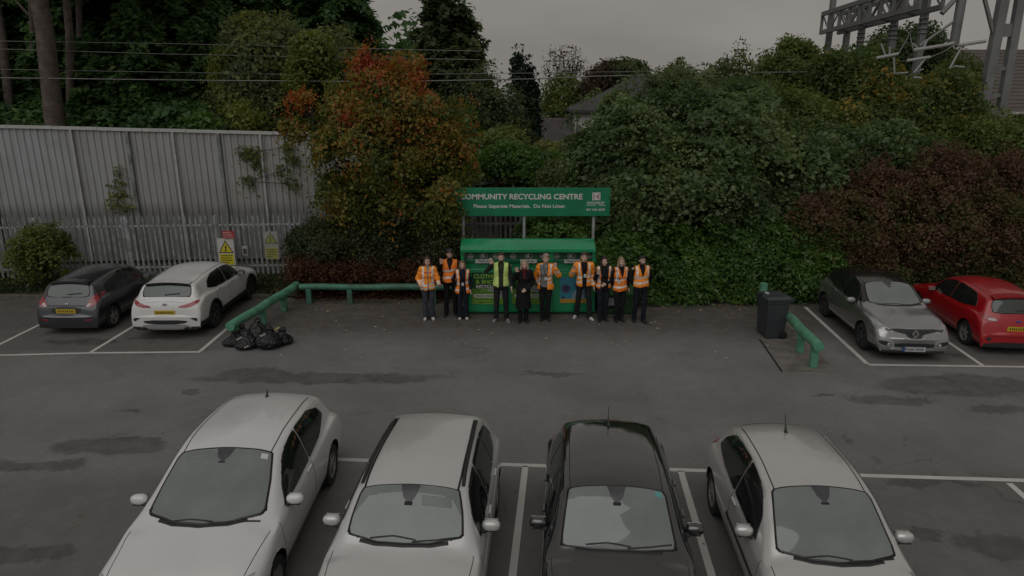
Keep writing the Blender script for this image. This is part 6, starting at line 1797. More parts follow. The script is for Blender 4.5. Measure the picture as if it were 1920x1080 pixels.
    for s in (-1, 1): pr += [('cap', S(*hips[s]), S(*kn[s]), .089 * k * (.5 + .5 * bld), .066 * k), ('cap', S(*kn[s]), S(*(ank[s] + A3(0, 0, .02))), .064 * k, fl * k)]
    def cutt(X, Y, Z, g):
        wr = .006 * np.sin(Z / k * 46 + X * 30) * np.sin(X / k * 38 + Z * 21)
        return np.maximum(g + wr * k, .045 * k - Z)
    V, F = sdf_mesh(pr, .014 * k, .03 * k, cutt); mobj("trousers", V, F, sp.get('trousers', M_CBLK), root, True)
    # ------------- shoes
    for s in (-1, 1):
        a = ank[s]; tw = sp.get('toe', .04) * s
        pr = [('cap', S(a[0], a[1] + .045, .042), S(a[0] + tw * .5, a[1] - .06, .04), .042 * k, .044 * k), ('cap', S(a[0] + tw * .5, a[1] - .06, .036), S(a[0] + tw, a[1] - .155, .03), .045 * k, .034 * k), ('ell', S(a[0], a[1] + .02, .075), S(.045, .06, .045))]
        V, F = sdf_mesh(pr, .011 * k, .02 * k, lambda X, Y, Z, g: np.maximum(g, .002 - Z)); 
        fm = (V[F].mean(1)[:, 2] < .022 * k).astype(int)
        mobj("shoe", V, F, [sp.get('shoes', M_SHB), sp.get('sole', M_SHB)], root, True, fm)
    # ------------- top (long-sleeved)
    def torso(g):
        w_ = 1 + (bld - 1)
        return [('ell', S(lean * .55, .0, 1.30), S((.158 if fem else .172) * w_ + g, .112 * w_ + g, .19 + g)), ('ell', S(lean * .25, -.005 * bld, 1.08), S((.138 if fem else .152) * w_ + g, .108 * w_ + g, .20 + g)), ('ell', S(0, 0, .95), S(.155 * w_ + g, .112 * w_ + g, .12)),
                ('cap', S(arms[-1][0][0] * .82, .012, 1.415), S(arms[1][0][0] * .82, .012, 1.415), (.062 + g) * k, (.062 + g) * k), ('cap', S(lean * .7, .015, 1.42), S(lean * .75, .01, 1.50), (.075 + g) * k, (.064 + g) * k)] + ([('ell', S(lean * .5 + .055 * s, -.085, 1.27), S(.062 + g, .05 + g, .06 + g)) for s in (-1, 1)] if fem else [])
    def sleeves(g, cuff=.96):
        o = []
        for s in (-1, 1):
            sh, e, wv, d, n = arms[s]
            o += [('cap', S(*(sh * A3(.95, 1, 1))), S(*e), (.058 + g) * k, (.047 + g) * k), ('cap', S(*e), S(*(e + (wv - e) * cuff)), (.046 + g) * k, (.036 + g) * k)]
        return o
    hem = sp.get('hem', .90)
    def wrinkle(X, Y, Z, g):
        return g + k * .005 * np.sin(Z / k * 41 + 13 * X + 2 * np.sin(X * 23)) * np.sin(X / k * 33 - Z * 19 + Y * 25)
    V, F = sdf_mesh(torso(0) + sleeves(0), .0125 * k, .035 * k, lambda X, Y, Z, g: np.maximum(wrinkle(X, Y, Z, g), np.maximum(hem * k - Z, Z - 1.52 * k)))
    mobj("top", V, F, sp.get('top', M_CBLK), root, True)
    if sp.get('inner'):
        V, F = sdf_mesh(torso(.006), .0125 * k, .035 * k, lambda X, Y, Z, g: np.maximum(wrinkle(X, Y, Z, g), np.maximum(np.maximum(hem * k - Z, Z - 1.50 * k), np.maximum(np.abs(X - lean * .5) - .12 * k, Y + .02))))
        mobj("shirt_front", V, F, sp['inner'], root, True)
    # ------------- vest / jacket / coat
    ow = sp.get('outer')
    if ow:
        vh = ow.get('hem', .93); gap = ow.get('gap', 0.0); gtop = ow.get('vneck', .07); off = ow.get('off', (0, 0))
        prims = torso(ow.get('g', .022))
        if ow.get('sleeves'): prims += sleeves(.018, .93)
        flare_ = ow.get('flare', 0)
        if ow.get('skirt'): prims += [('cap', S(0, .01, .95), S(0, .02, vh), .165 * k * bld, (.165 + flare_) * k)]
        else: prims.append(('ell', S(0, 0, vh + .06), S(.163 * bld + .02 + flare_, .118 * bld + .02 + flare_ * .6, .16)))
        wl = ow.get('armhole', .185)
        def cut2(X, Y, Z, g):
            x = X / k - lean * (Z / k - .9) * 1.2; z = Z / k; y = Y / k
            g = np.maximum(wrinkle(X, Y, Z, g), np.maximum(vh * k - Z + .012 * k * np.sin(X * 19), Z - 1.515 * k))
            if not ow.get('sleeves'): g = np.maximum(g, (np.abs(x) - wl - .03 * np.clip((1.2 - z) * 4, 0, 1)) * k)
            # front opening: plain gap plus a V at the neck
            half = gap + np.clip((z - 1.22) / .26, 0, 1) * gtop
            if ow.get('swing'): half = half + np.clip((1.25 - z), 0, 1) * ow['swing']
            cx_ = off[0] + off[1] * (z - 1.2)
            op = np.maximum(np.abs(x - cx_) - half, y + .015)
            g = np.maximum(g, -op * k)
            # shell: hollow it out so the edges read as cloth
            return g
        V, F = sdf_mesh(prims, .0115 * k, .035 * k, cut2)
        fc = V[F].mean(1) / k; x_ = np.abs(fc[:, 0] - lean * (fc[:, 2] - .9) * 1.2); z_ = fc[:, 2]
        fm = np.zeros(len(F), int)
        if ow.get('tape', True):
            body_ = x_ < wl + .03
            for zt in ow.get('tz', (1.16, 1.03)): fm[(np.abs(z_ - zt - .02 * np.sin(fc[:, 0] * 9)) < .026) & body_] = 1
            if ow.get('braces', True): fm[(z_ > max(ow.get('tz', (1.16, 1.03)))) & (np.abs(x_ - ow.get('bx', .125)) < .024) & (z_ < 1.50)] = 1
            if ow.get('sleeves'):
                for s in (-1, 1):
                    sh, e, wv, d, n = arms[s]
                    ax_ = wv - e; La = np.linalg.norm(ax_); t_ = ((fc - e) @ (ax_ / La)); dd = np.linalg.norm(fc - e - t_[:, None] * (ax_ / La), axis=1)
                    for tt in (.12, .19): fm[(np.abs(t_ - tt) < .022) & (dd < .085)] = 1
        if ow.get('yoke') : fm[(z_ > 1.335) & (z_ < 1.375) & (fm == 0) & (x_ < .15)] = 2
        mobj(ow.get('name', 'vest'), V, F, [ow['mat'], M_TAPE, ow.get('mat2', M_TAPEO)], root, True, fm)
    if sp.get('scarf'):
        pr = [('cap', S(lean * .7 - .06, -.03, 1.475), S(lean * .7 + .06, -.03, 1.475), .045 * k, .045 * k), ('cap', S(lean * .7, -.09, 1.46), S(.02 + lean * .6, -.125, 1.27), .045 * k, .038 * k), ('ell', S(lean * .7, .05, 1.48), S(.095, .06, .045))]
        V, F = sdf_mesh(pr, .012 * k, .02 * k, lambda X, Y, Z, g: g + .006 * np.sin(Z * 70 + X * 50)); mobj("scarf", V, F, M_SCARF, root, True)
    if sp.get('badge'):
        bx_, bz = sp['badge']; yb = -.150 * bld - sp.get('by', .0)
        mb = MB()
        for s in (-1, 1): mb.tube([S(bx_ + .055 * s + lean * .3, -.10, 1.47), S(bx_ + .04 * s, yb + .01, 1.33), S(bx_, yb, bz + .06)], .005 * k, 5)
        mb.build("lanyard", M_CNAVY, root)
        MB().box(S(bx_, yb - .006, bz), S(.065, .008, .085)).build("badge", M_CARD, root)
    return root

def wave(e, w, tilt=0.0, curl=.12): return dict(e=e, w=w, d=(tilt, -.05, 1), n=(0, -1, .05), curl=curl)
BACK = dict(e=(.26, .10, 1.16), w=(.14, .16, .96), d=(-.9, .1, -.2), n=(0, 1, 0), curl=.6)
POCK = dict(e=(.27, .06, 1.16), w=(.19, -.11, .99), d=(-.25, -.1, -.9), n=(0, 1, 0), curl=.8)
FRONT = dict(e=(.25, .03, 1.15), w=(.07, -.19, .97), d=(-.85, -.1, -.25), n=(0, .9, -.3), curl=.8)
def gp(px, py): g_ = G(px, py); return (g_.x, g_.y, 0)
PF = [
 (gp(805, 599), 1.71, R(6), "woman in orange jacket, grey-blue jeans and white shoes at the left end of the group",
  dict(fem=True, hair=M_HCOP, hairstyle='long', hl=.26, trousers=M_JEAN, flare=.085, shoes=M_SHW, sole=M_SHW, top=M_CWH, stance=.085, ra=POCK, la=dict(e=(.25, -.02, 1.18), w=(.29, -.10, 1.02), d=(.4, .5, -.5), n=(0, 1, 0), curl=.5),
   outer=dict(name='jacket', mat=M_ORY, sleeves=True, hem=.86, g=.030, gap=.012, vneck=.03, yoke=True, tz=(1.02, .925), off=(.01, 0)))),
 (gp(846, 592), 1.83, R(4), "tall bearded man with dark curly hair in closed orange vest, waving from behind",
  dict(hair=M_HDRK, hairstyle='curly', beard=True, skin=M_SKINT, trousers=M_CBLK, top=M_CBLK, stance=.12, ra=wave((.27, -.02, 1.24), (.22, -.16, 1.42), -.08), la=dict(e=(.27, .06, 1.16), w=(.30, -.02, 1.0), d=(.2, 0, -1), n=(1, 0, 0), curl=.5),
   outer=dict(mat=M_ORG, hem=.93, gap=.004, vneck=.075, tz=(1.24, 1.07), braces=False))),
 (gp(869, 598), 1.60, R(4), "woman in open orange vest over navy, standing before the tall bearded man",
  dict(fem=True, hair=M_HLBR, hairstyle='long', hl=.30, trousers=M_CNAVY, flare=.10, shoes=M_SHW, sole=M_SHW, top=M_CNAVY, stance=.075, badge=(.0, 1.10), ra=dict(e=(.28, .04, 1.2), w=(.20, .10, 1.0), d=(-.3, .3, -.8), n=(0, 1, 0), curl=.6), la=dict(e=(.22, .03, 1.13), w=(.22, -.05, .9), d=(0, -.1, -1), n=(1, 0, 0), curl=.6),
   outer=dict(mat=M_ORG, hem=.80, gap=.075, vneck=.03, swing=.07, flare=.035, tz=(1.10, .93), armhole=.20, bx=.14))),
 (gp(940, 603), 1.87, R(0), "bearded man in lime-yellow vest over olive shirt, waving, in front of the recycling posters",
  dict(hair=M_HBRN, hairstyle='short', beard=True, trousers=M_CHAR, top=M_OLSL, inner=M_OLIVE, shoes=M_SHG, sole=M_SHW, stance=.13, toe=.06, hem=.93, ra=wave((.36, -.04, 1.30), (.235, -.14, 1.50), .05), la=DOWN,
   outer=dict(mat=M_YLW, hem=.93, gap=.055, vneck=.02, tape=False, armhole=.175))),
 (gp(981, 604), 1.68, R(0), "blond woman in a long black coat with a red scarf, waving, beside the lime vest",
  dict(fem=True, hair=M_HGRY, hairstyle='bob', trousers=M_CBLK, top=M_CBLK, scarf=True, stance=.08, lean=.03, bld=1.05, ra=wave((.24, -.12, 1.28), (.20, -.24, 1.47), -.1), la=FRONT,
   outer=dict(name='coat', mat=M_CBLK, sleeves=True, hem=.42, gap=0.002, vneck=.04, tape=False, skirt=True, flare=.06, g=.028))),
 (gp(1022, 600), 1.80, R(-2), "fair-haired person in open orange jacket over grey shirt, waving beside the red-scarf woman",
  dict(fem=True, hair=M_HGRY, hairstyle='short', hairline=.06, trousers=M_CBLK, top=M_GSH, inner=M_GSH, stance=.065, build=1.05, badge=(.0, 1.16), by=.01, shoes=M_SHB, ra=dict(e=(.26, .10, 1.16), w=(.20, .12, .98), d=(-.2, .2, -.9), n=(0, 1, 0), curl=.5), la=dict(e=(.33, -.05, 1.22), w=(.24, -.18, 1.43), d=(-.05, -.05, 1), n=(0, -1, .05), curl=.12),
   outer=dict(name='jacket', mat=M_ORY, sleeves=True, hem=.84, g=.032, gap=.085, vneck=.02, off=(-.05, .0), tz=(1.13, 1.03), swing=.02, flare=.03))),
 (gp(1093, 598), 1.82, R(0), "man in open orange jacket over dark top, feet apart in pale shoes",
  dict(hair=M_HCOP, hairstyle='short', trousers=M_CHAR, top=M_CBLK, shoes=M_SHW, sole=M_SHW, stance=.165, toe=.07, badge=(.0, 1.20), by=.02, flare=.075, fy={-1: .10, 1: -.06}, lean=-.02, ra=dict(e=(.31, -.06, 1.20), w=(.28, -.22, 1.34), d=(.0, -.25, 1), n=(0, -1, -.2), curl=.25), la=DOWN,
   outer=dict(name='jacket', mat=M_ORY, sleeves=True, hem=.90, g=.034, gap=.055, vneck=.03, yoke=True, tz=(1.15, 1.04)))),
 (gp(1129, 601), 1.74, R(5), "woman with long dark hair in open orange vest over black, one hand raised",
  dict(fem=True, hair=M_HDRK, hairstyle='long', hl=.36, hy=-.085, trousers=M_CNAVY, top=M_CBLK, stance=.075, fy={-1: -.05, 1: .02}, ra=dict(e=(.24, -.04, 1.17), w=(.20, -.19, 1.33), d=(.0, -.1, 1), n=(0, -1, .05), curl=.25), la=dict(e=(.26, .0, 1.15), w=(.02, -.19, 1.06), d=(-.9, -.1, -.3), n=(0, .9, 0), curl=.6),
   outer=dict(mat=M_ORG, hem=.92, gap=.09, vneck=.03, swing=.05, tz=(1.12, 1.02), armhole=.20, bx=.15))),
 (gp(1160, 602), 1.73, R(12), "woman with long blond hair in closed orange vest, second from the right end",
  dict(fem=True, hair=M_HBLD, hairstyle='long', hl=.24, trousers=M_CBLK, top=M_CBLK, stance=.07, ra=BACK, la=dict(e=(.23, .04, 1.14), w=(.23, .02, .92), d=(.1, -.1, -1), n=(1, 0, 0), curl=.4), badge=(-.10, 1.13), by=-.0,
   outer=dict(mat=M_ORG, hem=.86, gap=.003, vneck=.075, tz=(1.18, .99), bx=.13))),
 (gp(1198, 604), 1.79, R(8), "bearded man in orange vest, hands behind his back, at the right end of the group",
  dict(hair=M_HDRK, hairstyle='short', beard=True, trousers=M_CNAVY, top=M_CBLK, stance=.10, build=1.10, ra=BACK, la=dict(e=(.29, .10, 1.16), w=(.22, .14, .97), d=(-.5, .2, -.6), n=(0, 1, 0), curl=.5), fy={-1: .10, 1: -.04},
   outer=dict(mat=M_ORY, hem=.97, gap=.004, vneck=.075, tz=(1.22, 1.09), bx=.14, armhole=.19))),
]
for loc, H_, rz, lab, sp in PF: person(loc, H_, rz, lab, sp)
# ================================================================ VEGETATION
def leaf_mesh(name, C, N, size, tint, mats, parent=None, aspect=1.5, fold=.14):
    n = len(C); N = N / (np.linalg.norm(N, axis=1)[:, None] + 1e-9)
    r_ = rng.normal(size=(n, 3)); T = np.cross(N, r_); T /= np.linalg.norm(T, axis=1)[:, None] + 1e-9; B = np.cross(N, T)
    s = size[:, None]
    V = np.empty((n, 4, 3)); V[:, 0] = C - T * s * aspect * .5; V[:, 1] = C + B * s * .5 + N * s * fold - T * s * .1; V[:, 2] = C + T * s * aspect * .5 - N * s * .12; V[:, 3] = C - B * s * .5 + N * s * fold - T * s * .1
    me = bpy.data.meshes.new(name)
    me.vertices.add(4 * n); me.vertices.foreach_set('co', V.reshape(-1).astype(np.float32))
    me.loops.add(4 * n); me.loops.foreach_set('vertex_index', np.arange(4 * n, dtype=np.int32))
    me.polygons.add(n); me.polygons.foreach_set('loop_start', np.arange(0, 4 * n, 4, dtype=np.int32))
    at = me.attributes.new('tint', 'FLOAT', 'POINT'); at.data.foreach_set('value', np.repeat(np.clip(tint, 0, 1), 4).astype(np.float32))
    me.materials.append(mats); me.update(calc_edges=True); me.validate()
    o = bpy.data.objects.new(name, me); COL.objects.link(o)
    if parent: o.parent = parent
    return o
def crown(blobs, ncl, per, spread, lsize, shell=(.70, 1.06), up=.5, inner=.25, gapf=0.0, gapt=.3, seed=0, flat=.45, zmin=.05, tmap=None, jit=.9, tail=.26):
    q = np.random.default_rng(seed); B = np.array(blobs, float)
    ar = B[:, 3] * B[:, 4] + B[:, 4] * B[:, 5] + B[:, 3] * B[:, 5]
    bi = q.choice(len(B), ncl * 3, p=ar / ar.sum())
    d = q.normal(size=(len(bi), 3)); d /= np.linalg.norm(d, axis=1)[:, None]
    ins = q.random(len(bi)) < inner
    rad = np.where(ins, q.uniform(.3, shell[0], len(bi)), q.uniform(shell[0], shell[1], len(bi)) + (q.random(len(bi)) < .14) * q.uniform(0, tail, len(bi)))
    c = B[bi, :3] + d * B[bi, 3:6] * rad[:, None]
    dep = np.full(len(c), 9.0)
    for b in B: dep = np.minimum(dep, np.linalg.norm((c - b[:3]) / b[3:6], axis=1))
    ok = ((dep > .62) | ins) & (c[:, 2] > zmin)
    if gapf:
        ph = q.uniform(0, 6.28, 6)
        nz_ = np.sin(c[:, 0] * gapf + ph[0] + 1.3 * np.sin(c[:, 2] * gapf * .8 + ph[3])) * np.sin(c[:, 2] * gapf * 1.15 + ph[1] + np.sin(c[:, 0] * gapf * .6)) + .5 * np.sin(c[:, 1] * gapf * 1.4 + ph[2]) * np.sin(c[:, 0] * gapf * 2.1 + c[:, 2] * gapf * 1.7 + ph[4])
        ok &= (nz_ > -gapt) | ins
    c = c[ok][:ncl]; dn_ = (d / B[bi, 3:6])[ok][:ncl]; dn_ /= np.linalg.norm(dn_, axis=1)[:, None]
    n = len(c)
    nrm = dn_ + np.array([0, 0, up]) + q.normal(0, .35, (n, 3)); nrm /= np.linalg.norm(nrm, axis=1)[:, None]
    sp_ = spread * q.uniform(.6, 1.3, n)
    off = q.normal(size=(n, per, 3)) * sp_[:, None, None]
    al = (off * nrm[:, None, :]).sum(2, keepdims=True); off -= al * nrm[:, None, :] * (1 - flat)
    # sprays droop a little away from their middle
    off[:, :, 2] -= (np.linalg.norm(off, axis=2) ** 2) / spread * .25
    C = (c[:, None, :] + off).reshape(-1, 3)
    N = (nrm[:, None, :] + q.normal(0, jit * .5, (n, per, 3))).reshape(-1, 3)
    sz = lsize * q.uniform(.5, 1.3, n * per) * np.repeat(q.uniform(.72, 1.28, n), per)
    tc = np.clip(.5 + .30 * np.sin(c[:, 0] * 1.3 + seed) * np.sin(c[:, 2] * 1.7 + c[:, 0] * .6 + seed * 2) + .16 * np.sin(c[:, 0] * 3.7 + c[:, 2] * 4.1 + seed) + q.normal(0, .17, n), 0, 1) if tmap is None else tmap(c, q)
    tint = (np.repeat(tc, per) * .72 + q.random(n * per) * .28)
    k = C[:, 2] > zmin
    return C[k], N[k], sz[k], tint[k], c
def limbs(mb, base, top, r0, targets, q, n=8, r1=.25):
    base = Vector(base); top = Vector(top)
    pts = [base.lerp(top, i / 7) + Vector((q.normal(0, .05), q.normal(0, .05), 0)) * (i > 0) * (1 + (top - base).length * .06) for i in range(8)]
    mb.tube(pts, [r0 * (1.25 if i == 0 else 1) * (1 - (1 - r1) * i / 7) for i in range(8)], n)
    for t in targets:
        t = Vector(t); f = q.uniform(.25, .95); i = int(f * 7); s = pts[i]; m = s.lerp(t, .5) + Vector((q.normal(0, .15), q.normal(0, .15), (t - s).length * .10))
        rr = r0 * (1 - (1 - r1) * f) * .5
        mb.tube([s, s.lerp(m, .6) + Vector((0, 0, .05)), m, t], [rr, rr * .75, rr * .5, rr * .18], 6)
M_BARK = pm("bark", (0.042, 0.036, 0.030), .95, var=.4, scale=7, bump=.8, bscale=14)
M_BARKP = pm("pine_bark", (0.100, 0.078, 0.066), .95, var=.35, scale=4, bump=.9, bscale=10, dirt=(.055, .045, .04), dscale=2.5, damt=.8)
M_BARKG = pm("grey_bark", (0.06, 0.058, 0.05), .95, var=.3, scale=5, bump=.6, bscale=14)
def mk_tree(name, label, cat, loc, blobs, mat_, trunk, group=None, nlimb=10, barkm=None, **kw):
    "blobs relative to loc; trunk=(height, radius)"
    r_ = empty(name, loc, 0, label, cat, group)
    C, N, s_, t_, cc = crown(blobs, **kw)
    q = np.random.default_rng(kw.get('seed', 0) + 99)
    mb = MB()
    tg = cc[q.choice(len(cc), min(nlimb, len(cc)), replace=False)] * np.array([.85, .85, 1])
    limbs(mb, (0, 0, -.05), (q.normal(0, .1), q.normal(0, .1), trunk[0]), trunk[1], tg, q)
    mb.build("trunk" if cat == 'tree' else "stems", barkm or M_BARK, r_, smooth=True)
    leaf_mesh("crown" if cat == 'tree' else "foliage", C, N, s_, t_, mat_, r_, aspect=kw_aspect.get(name, 1.45))
    return r_
kw_aspect = {'shrub': 1.9}
# palettes (leaf colours)
L_ROW = leaf_mat("rowan_leaf", [(0.043, 0.066, 0.015), (0.085, 0.113, 0.023), (0.155, 0.164, 0.029), (0.240, 0.164, 0.031), (0.327, 0.118, 0.029), (0.327, 0.066, 0.031), (0.270, 0.037, 0.025)], .55)
L_SYC = leaf_mat("sycamore_leaf", [(0.043, 0.076, 0.028), (0.070, 0.112, 0.041), (0.097, 0.149, 0.051), (0.137, 0.194, 0.070), (0.164, 0.205, 0.062)], .42, .45)
L_LAU = leaf_mat("shrub_leaf_green", [(0.037, 0.074, 0.017), (0.057, 0.122, 0.022), (0.088, 0.169, 0.031), (0.124, 0.197, 0.038)], .40, .45)
L_COP = leaf_mat("copper_leaf", [(0.064, 0.039, 0.023), (0.118, 0.063, 0.037), (0.147, 0.086, 0.044), (0.105, 0.095, 0.031), (0.070, 0.095, 0.024), (0.054, 0.086, 0.022)], .6)
L_DHED = leaf_mat("dark_hedge_leaf", [(0.026, 0.037, 0.015), (0.040, 0.058, 0.021), (0.063, 0.077, 0.026), (0.083, 0.092, 0.029)], .5)
L_DRED = leaf_mat("dry_hedge_leaf", [(0.051, 0.023, 0.012), (0.083, 0.035, 0.017), (0.109, 0.047, 0.022), (0.077, 0.051, 0.017)], .7)
L_CON = leaf_mat("conifer_needles", [(0.032, 0.073, 0.023), (0.053, 0.109, 0.036), (0.081, 0.155, 0.048), (0.121, 0.200, 0.057)], .6)
L_FIR = leaf_mat("tall_conifer_needles", [(0.035, 0.064, 0.027), (0.060, 0.090, 0.035), (0.084, 0.119, 0.044), (0.125, 0.132, 0.044)], .6)
L_OLV = leaf_mat("olive_leaf", [(0.053, 0.085, 0.036), (0.081, 0.112, 0.045), (0.112, 0.140, 0.053), (0.168, 0.183, 0.050), (0.245, 0.248, 0.050)], .55)
L_GLD = leaf_mat("golden_leaf", [(0.051, 0.085, 0.023), (0.076, 0.122, 0.030), (0.110, 0.146, 0.032), (0.294, 0.214, 0.043), (0.549, 0.255, 0.051)], .5)
L_GRN = leaf_mat("green_leaf", [(0.055, 0.089, 0.024), (0.097, 0.136, 0.031), (0.136, 0.178, 0.040), (0.175, 0.209, 0.051)], .5)
L_YEL = leaf_mat("yellow_green_leaf", [(0.087, 0.116, 0.026), (0.144, 0.174, 0.031), (0.212, 0.212, 0.035)], .5)
L_BUSH = leaf_mat('bush_leaf', [(0.074, 0.101, 0.022), (0.136, 0.162, 0.034), (0.210, 0.213, 0.046)], .5)
L_BRN = leaf_mat("brown_autumn_leaf", [(.045, .036, .02), (.07, .045, .026), (.085, .05, .03)], .6)
L_CYP = leaf_mat("cypress_leaf", [(0.016, 0.031, 0.019), (0.026, 0.046, 0.025), (0.038, 0.061, 0.031)], .6)

def pb(px, py, Y, wpx, hpx, dep):
    "blob centred at a pixel; size in pixels, depth in metres"
    c = P(px, py, Y); f = (Y * math.cos(_th) - (c.z - CAM_H) * math.sin(_th)) / 1280
    return [c.x, c.y, c.z, wpx * f / 2, dep / 2, hpx * f / 2]
def rel(bl, o): return [[b[0] - o[0], b[1] - o[1], b[2] - o[2]] + b[3:] for b in bl]

# --- rowan in autumn colour
Y = 20.6
bl = [pb(700, 185, Y + .2, 190, 160, 2.4), pb(640, 240, Y, 130, 130, 2.2), pb(790, 230, Y, 160, 170, 2.3), pb(715, 290, Y - .4, 240, 160, 2.8), pb(835, 300, Y - .3, 110, 130, 1.8), pb(660, 370, Y - .2, 130, 110, 2.0), pb(770, 385, Y - .5, 180, 110, 2.2), pb(580, 190, Y, 70, 36, .9), pb(685, 125, Y + .2, 70, 70, 1.1), pb(760, 130, Y + .1, 60, 60, 1.0), pb(850, 355, Y - .4, 70, 70, 1.2), pb(560, 240, Y, 60, 30, .8), pb(838, 352, 19.05, 60, 70, .7), pb(845, 395, 18.95, 40, 40, .5)]
o = Vector((P(715, 430, Y).x, Y, 0))
def rt(c, q):
    r = .17 + .30 * np.clip((c[:, 2] - 3.5) / 2.4, -.6, 1.25) + .32 * np.sin(c[:, 0] * 2.3 + c[:, 2] * 1.7) * np.sin(c[:, 2] * 2.6 - c[:, 0] * 1.2) + q.normal(0, .20, len(c))
    return np.clip(r, 0, 1)
mk_tree("rowan_tree", "rowan tree with orange-red autumn leaves in front of the steel wall", "tree", o, rel(bl, o), L_ROW, (5.6, .11), nlimb=26, barkm=M_BARKG, ncl=1450, per=34, spread=.20, lsize=.080, gapf=2.3, gapt=.10, seed=11, inner=.12, tail=.45, tmap=rt, up=.3)
# --- big sycamore
Y = 21.4
bl = [pb(1290, 260, Y + 1.2, 380, 230, 4.5), pb(1195, 302, Y, 190, 180, 3.2), pb(1390, 290, Y, 260, 220, 3.4), pb(1290, 340, Y - .9, 330, 180, 3.2), pb(1120, 310, Y + .2, 130, 130, 2.2), pb(1480, 330, Y, 160, 170, 2.6), pb(1172, 205, Y + 1.2, 80, 70, 1.8), pb(1235, 205, Y + 1.6, 180, 110, 3.0), pb(1370, 200, Y + 2, 180, 96, 3), pb(1200, 390, Y - .9, 200, 90, 2.0), pb(1400, 390, Y - .9, 240, 90, 2.0)]
o = Vector((P(1300, 430, Y).x, Y + .6, 0))
mk_tree("sycamore_tree", "large dark green broad-leaved tree spreading right of the green sign", "tree", o, rel(bl, o), L_SYC, (5.0, .22), nlimb=22, ncl=2300, per=46, spread=.25, lsize=.100, gapf=1.7, gapt=.22, seed=12, inner=.18, tail=.4, up=.75, flat=.28, zmin=.8)
# --- laurel-like shrub row in front, right of the bank
Y = 19.9
shr = [(1165, 480, 130, 120, 19.6), (1250, 490, 150, 150, 19.7), (1345, 480, 150, 170, 19.8), (1440, 490, 150, 170, 19.8), (1520, 500, 110, 150, 19.9), (1045, 425, 110, 60, 20.2)]
labs = ["bright green leafy shrub just right of the textile bank", "green shrub behind the right-hand people", "largest green shrub, left of the wheelie bin", "green shrub directly behind the wheelie bin", "green shrub beside the black-roofed crossover", "low green shrub between the sign posts above the textile bank"]
for i, (px, py, wp_, hp_, yy) in enumerate(shr):
    b = [pb(px, py, yy, wp_ * 1.15, hp_, 2.2), pb(px - wp_ * .25, py + 25, yy - .45, wp_ * .7, hp_ * .75, 1.5), pb(px + wp_ * .25, py + 30, yy - .5, wp_ * .7, hp_ * .7, 1.4), pb(px + 10, py - hp_ * .3, yy + .1, wp_ * .6, hp_ * .5, 1.3)]
    if py > 450: b.append(pb(px, py + hp_ * .38, yy - .6, wp_ * 1.1, hp_ * .5, 1.3))
    o = Vector((b[0][0], yy + .2, 0))
    mk_tree("shrub", labs[i], "shrub", o, rel(b, o), L_LAU, (1.2, .05), "green shrubs behind the bank", nlimb=8, ncl=540, per=38, spread=.17, lsize=.066, seed=30 + i, inner=.2, up=.85, flat=.22, gapf=2.8, gapt=.35)
# --- copper hedge
labs = ["reddish-brown hedge left of the copper mass, where it meets the sycamore", "reddish-brown hedge behind the grey crossover", "tall reddish-brown hedge behind the red car", "reddish-brown hedge at the right edge"]
for i, px in enumerate((1545, 1650, 1770, 1895)):
    yy = 20.3
    top = (372, 325, 292, 300)[i]
    b = [pb(px, (top + 440) / 2, yy, 150, 440 - top + 40, 1.9), pb(px - 30, 430, yy - .5, 110, 130, 1.5), pb(px + 35, 420, yy - .4, 110, 150, 1.5), pb(px + 10, top + 40, yy + .2, 110, 90, 1.6), pb(px, 500, yy - .5, 150, 90, 1.3)]
    o = Vector((b[0][0], yy + .2, 0))
    mk_tree("copper_hedge", labs[i], "hedge", o, rel(b, o), L_COP, (2.4, .05), "reddish hedge along the right palisade", nlimb=14, ncl=820, per=36, spread=.18, lsize=.062, seed=40 + i, inner=.22, up=.4, gapf=2.4, gapt=.28, tail=.4, tmap=lambda c, q: np.clip(.40 + .42 * np.sin(c[:, 0] * 2.1 + i) * np.sin(c[:, 2] * 2.9 + c[:, 0]) + .12 * (1.9 - c[:, 2]) + .18 * (i == 0) + q.normal(0, .22, len(c)), 0, 1))
# --- dark hedge left of the bank: green above, dry brown below
labs = ["dark clipped hedge at its left end beside the palisade", "dark hedge below the rowan tree", "dark hedge behind the three people on the left"]
for i, px in enumerate((605, 705, 810)):
    yy = 19.95
    b = [pb(px, 455, yy, 125, 80, 1.6), pb(px - 20, 440, yy + .2, 90, 60, 1.3), pb(px + 25, 450, yy - .2, 90, 70, 1.3)]
    o = Vector((b[0][0], yy, 0))
    r_ = mk_tree("hedge", labs[i], "hedge", o, rel(b, o), L_DHED, (1.3, .05), "dark hedge along the green rail", nlimb=8, ncl=560, per=30, spread=.15, lsize=.058, seed=50 + i, inner=.25, up=.6, gapf=3, gapt=.5)
    b2 = [pb(px, 495, yy - .1, 125, 92, 1.55), pb(px - 25, 500, yy - .25, 80, 70, 1.3), pb(px + 25, 505, yy - .25, 80, 70, 1.3)]
    C, N, s_, t_, cc = crown(rel(b2, o), 520, 30, .15, .055, seed=60 + i, inner=.3, up=.2)
    leaf_mesh("dry_foliage", C, N, s_, t_, L_DRED, r_)
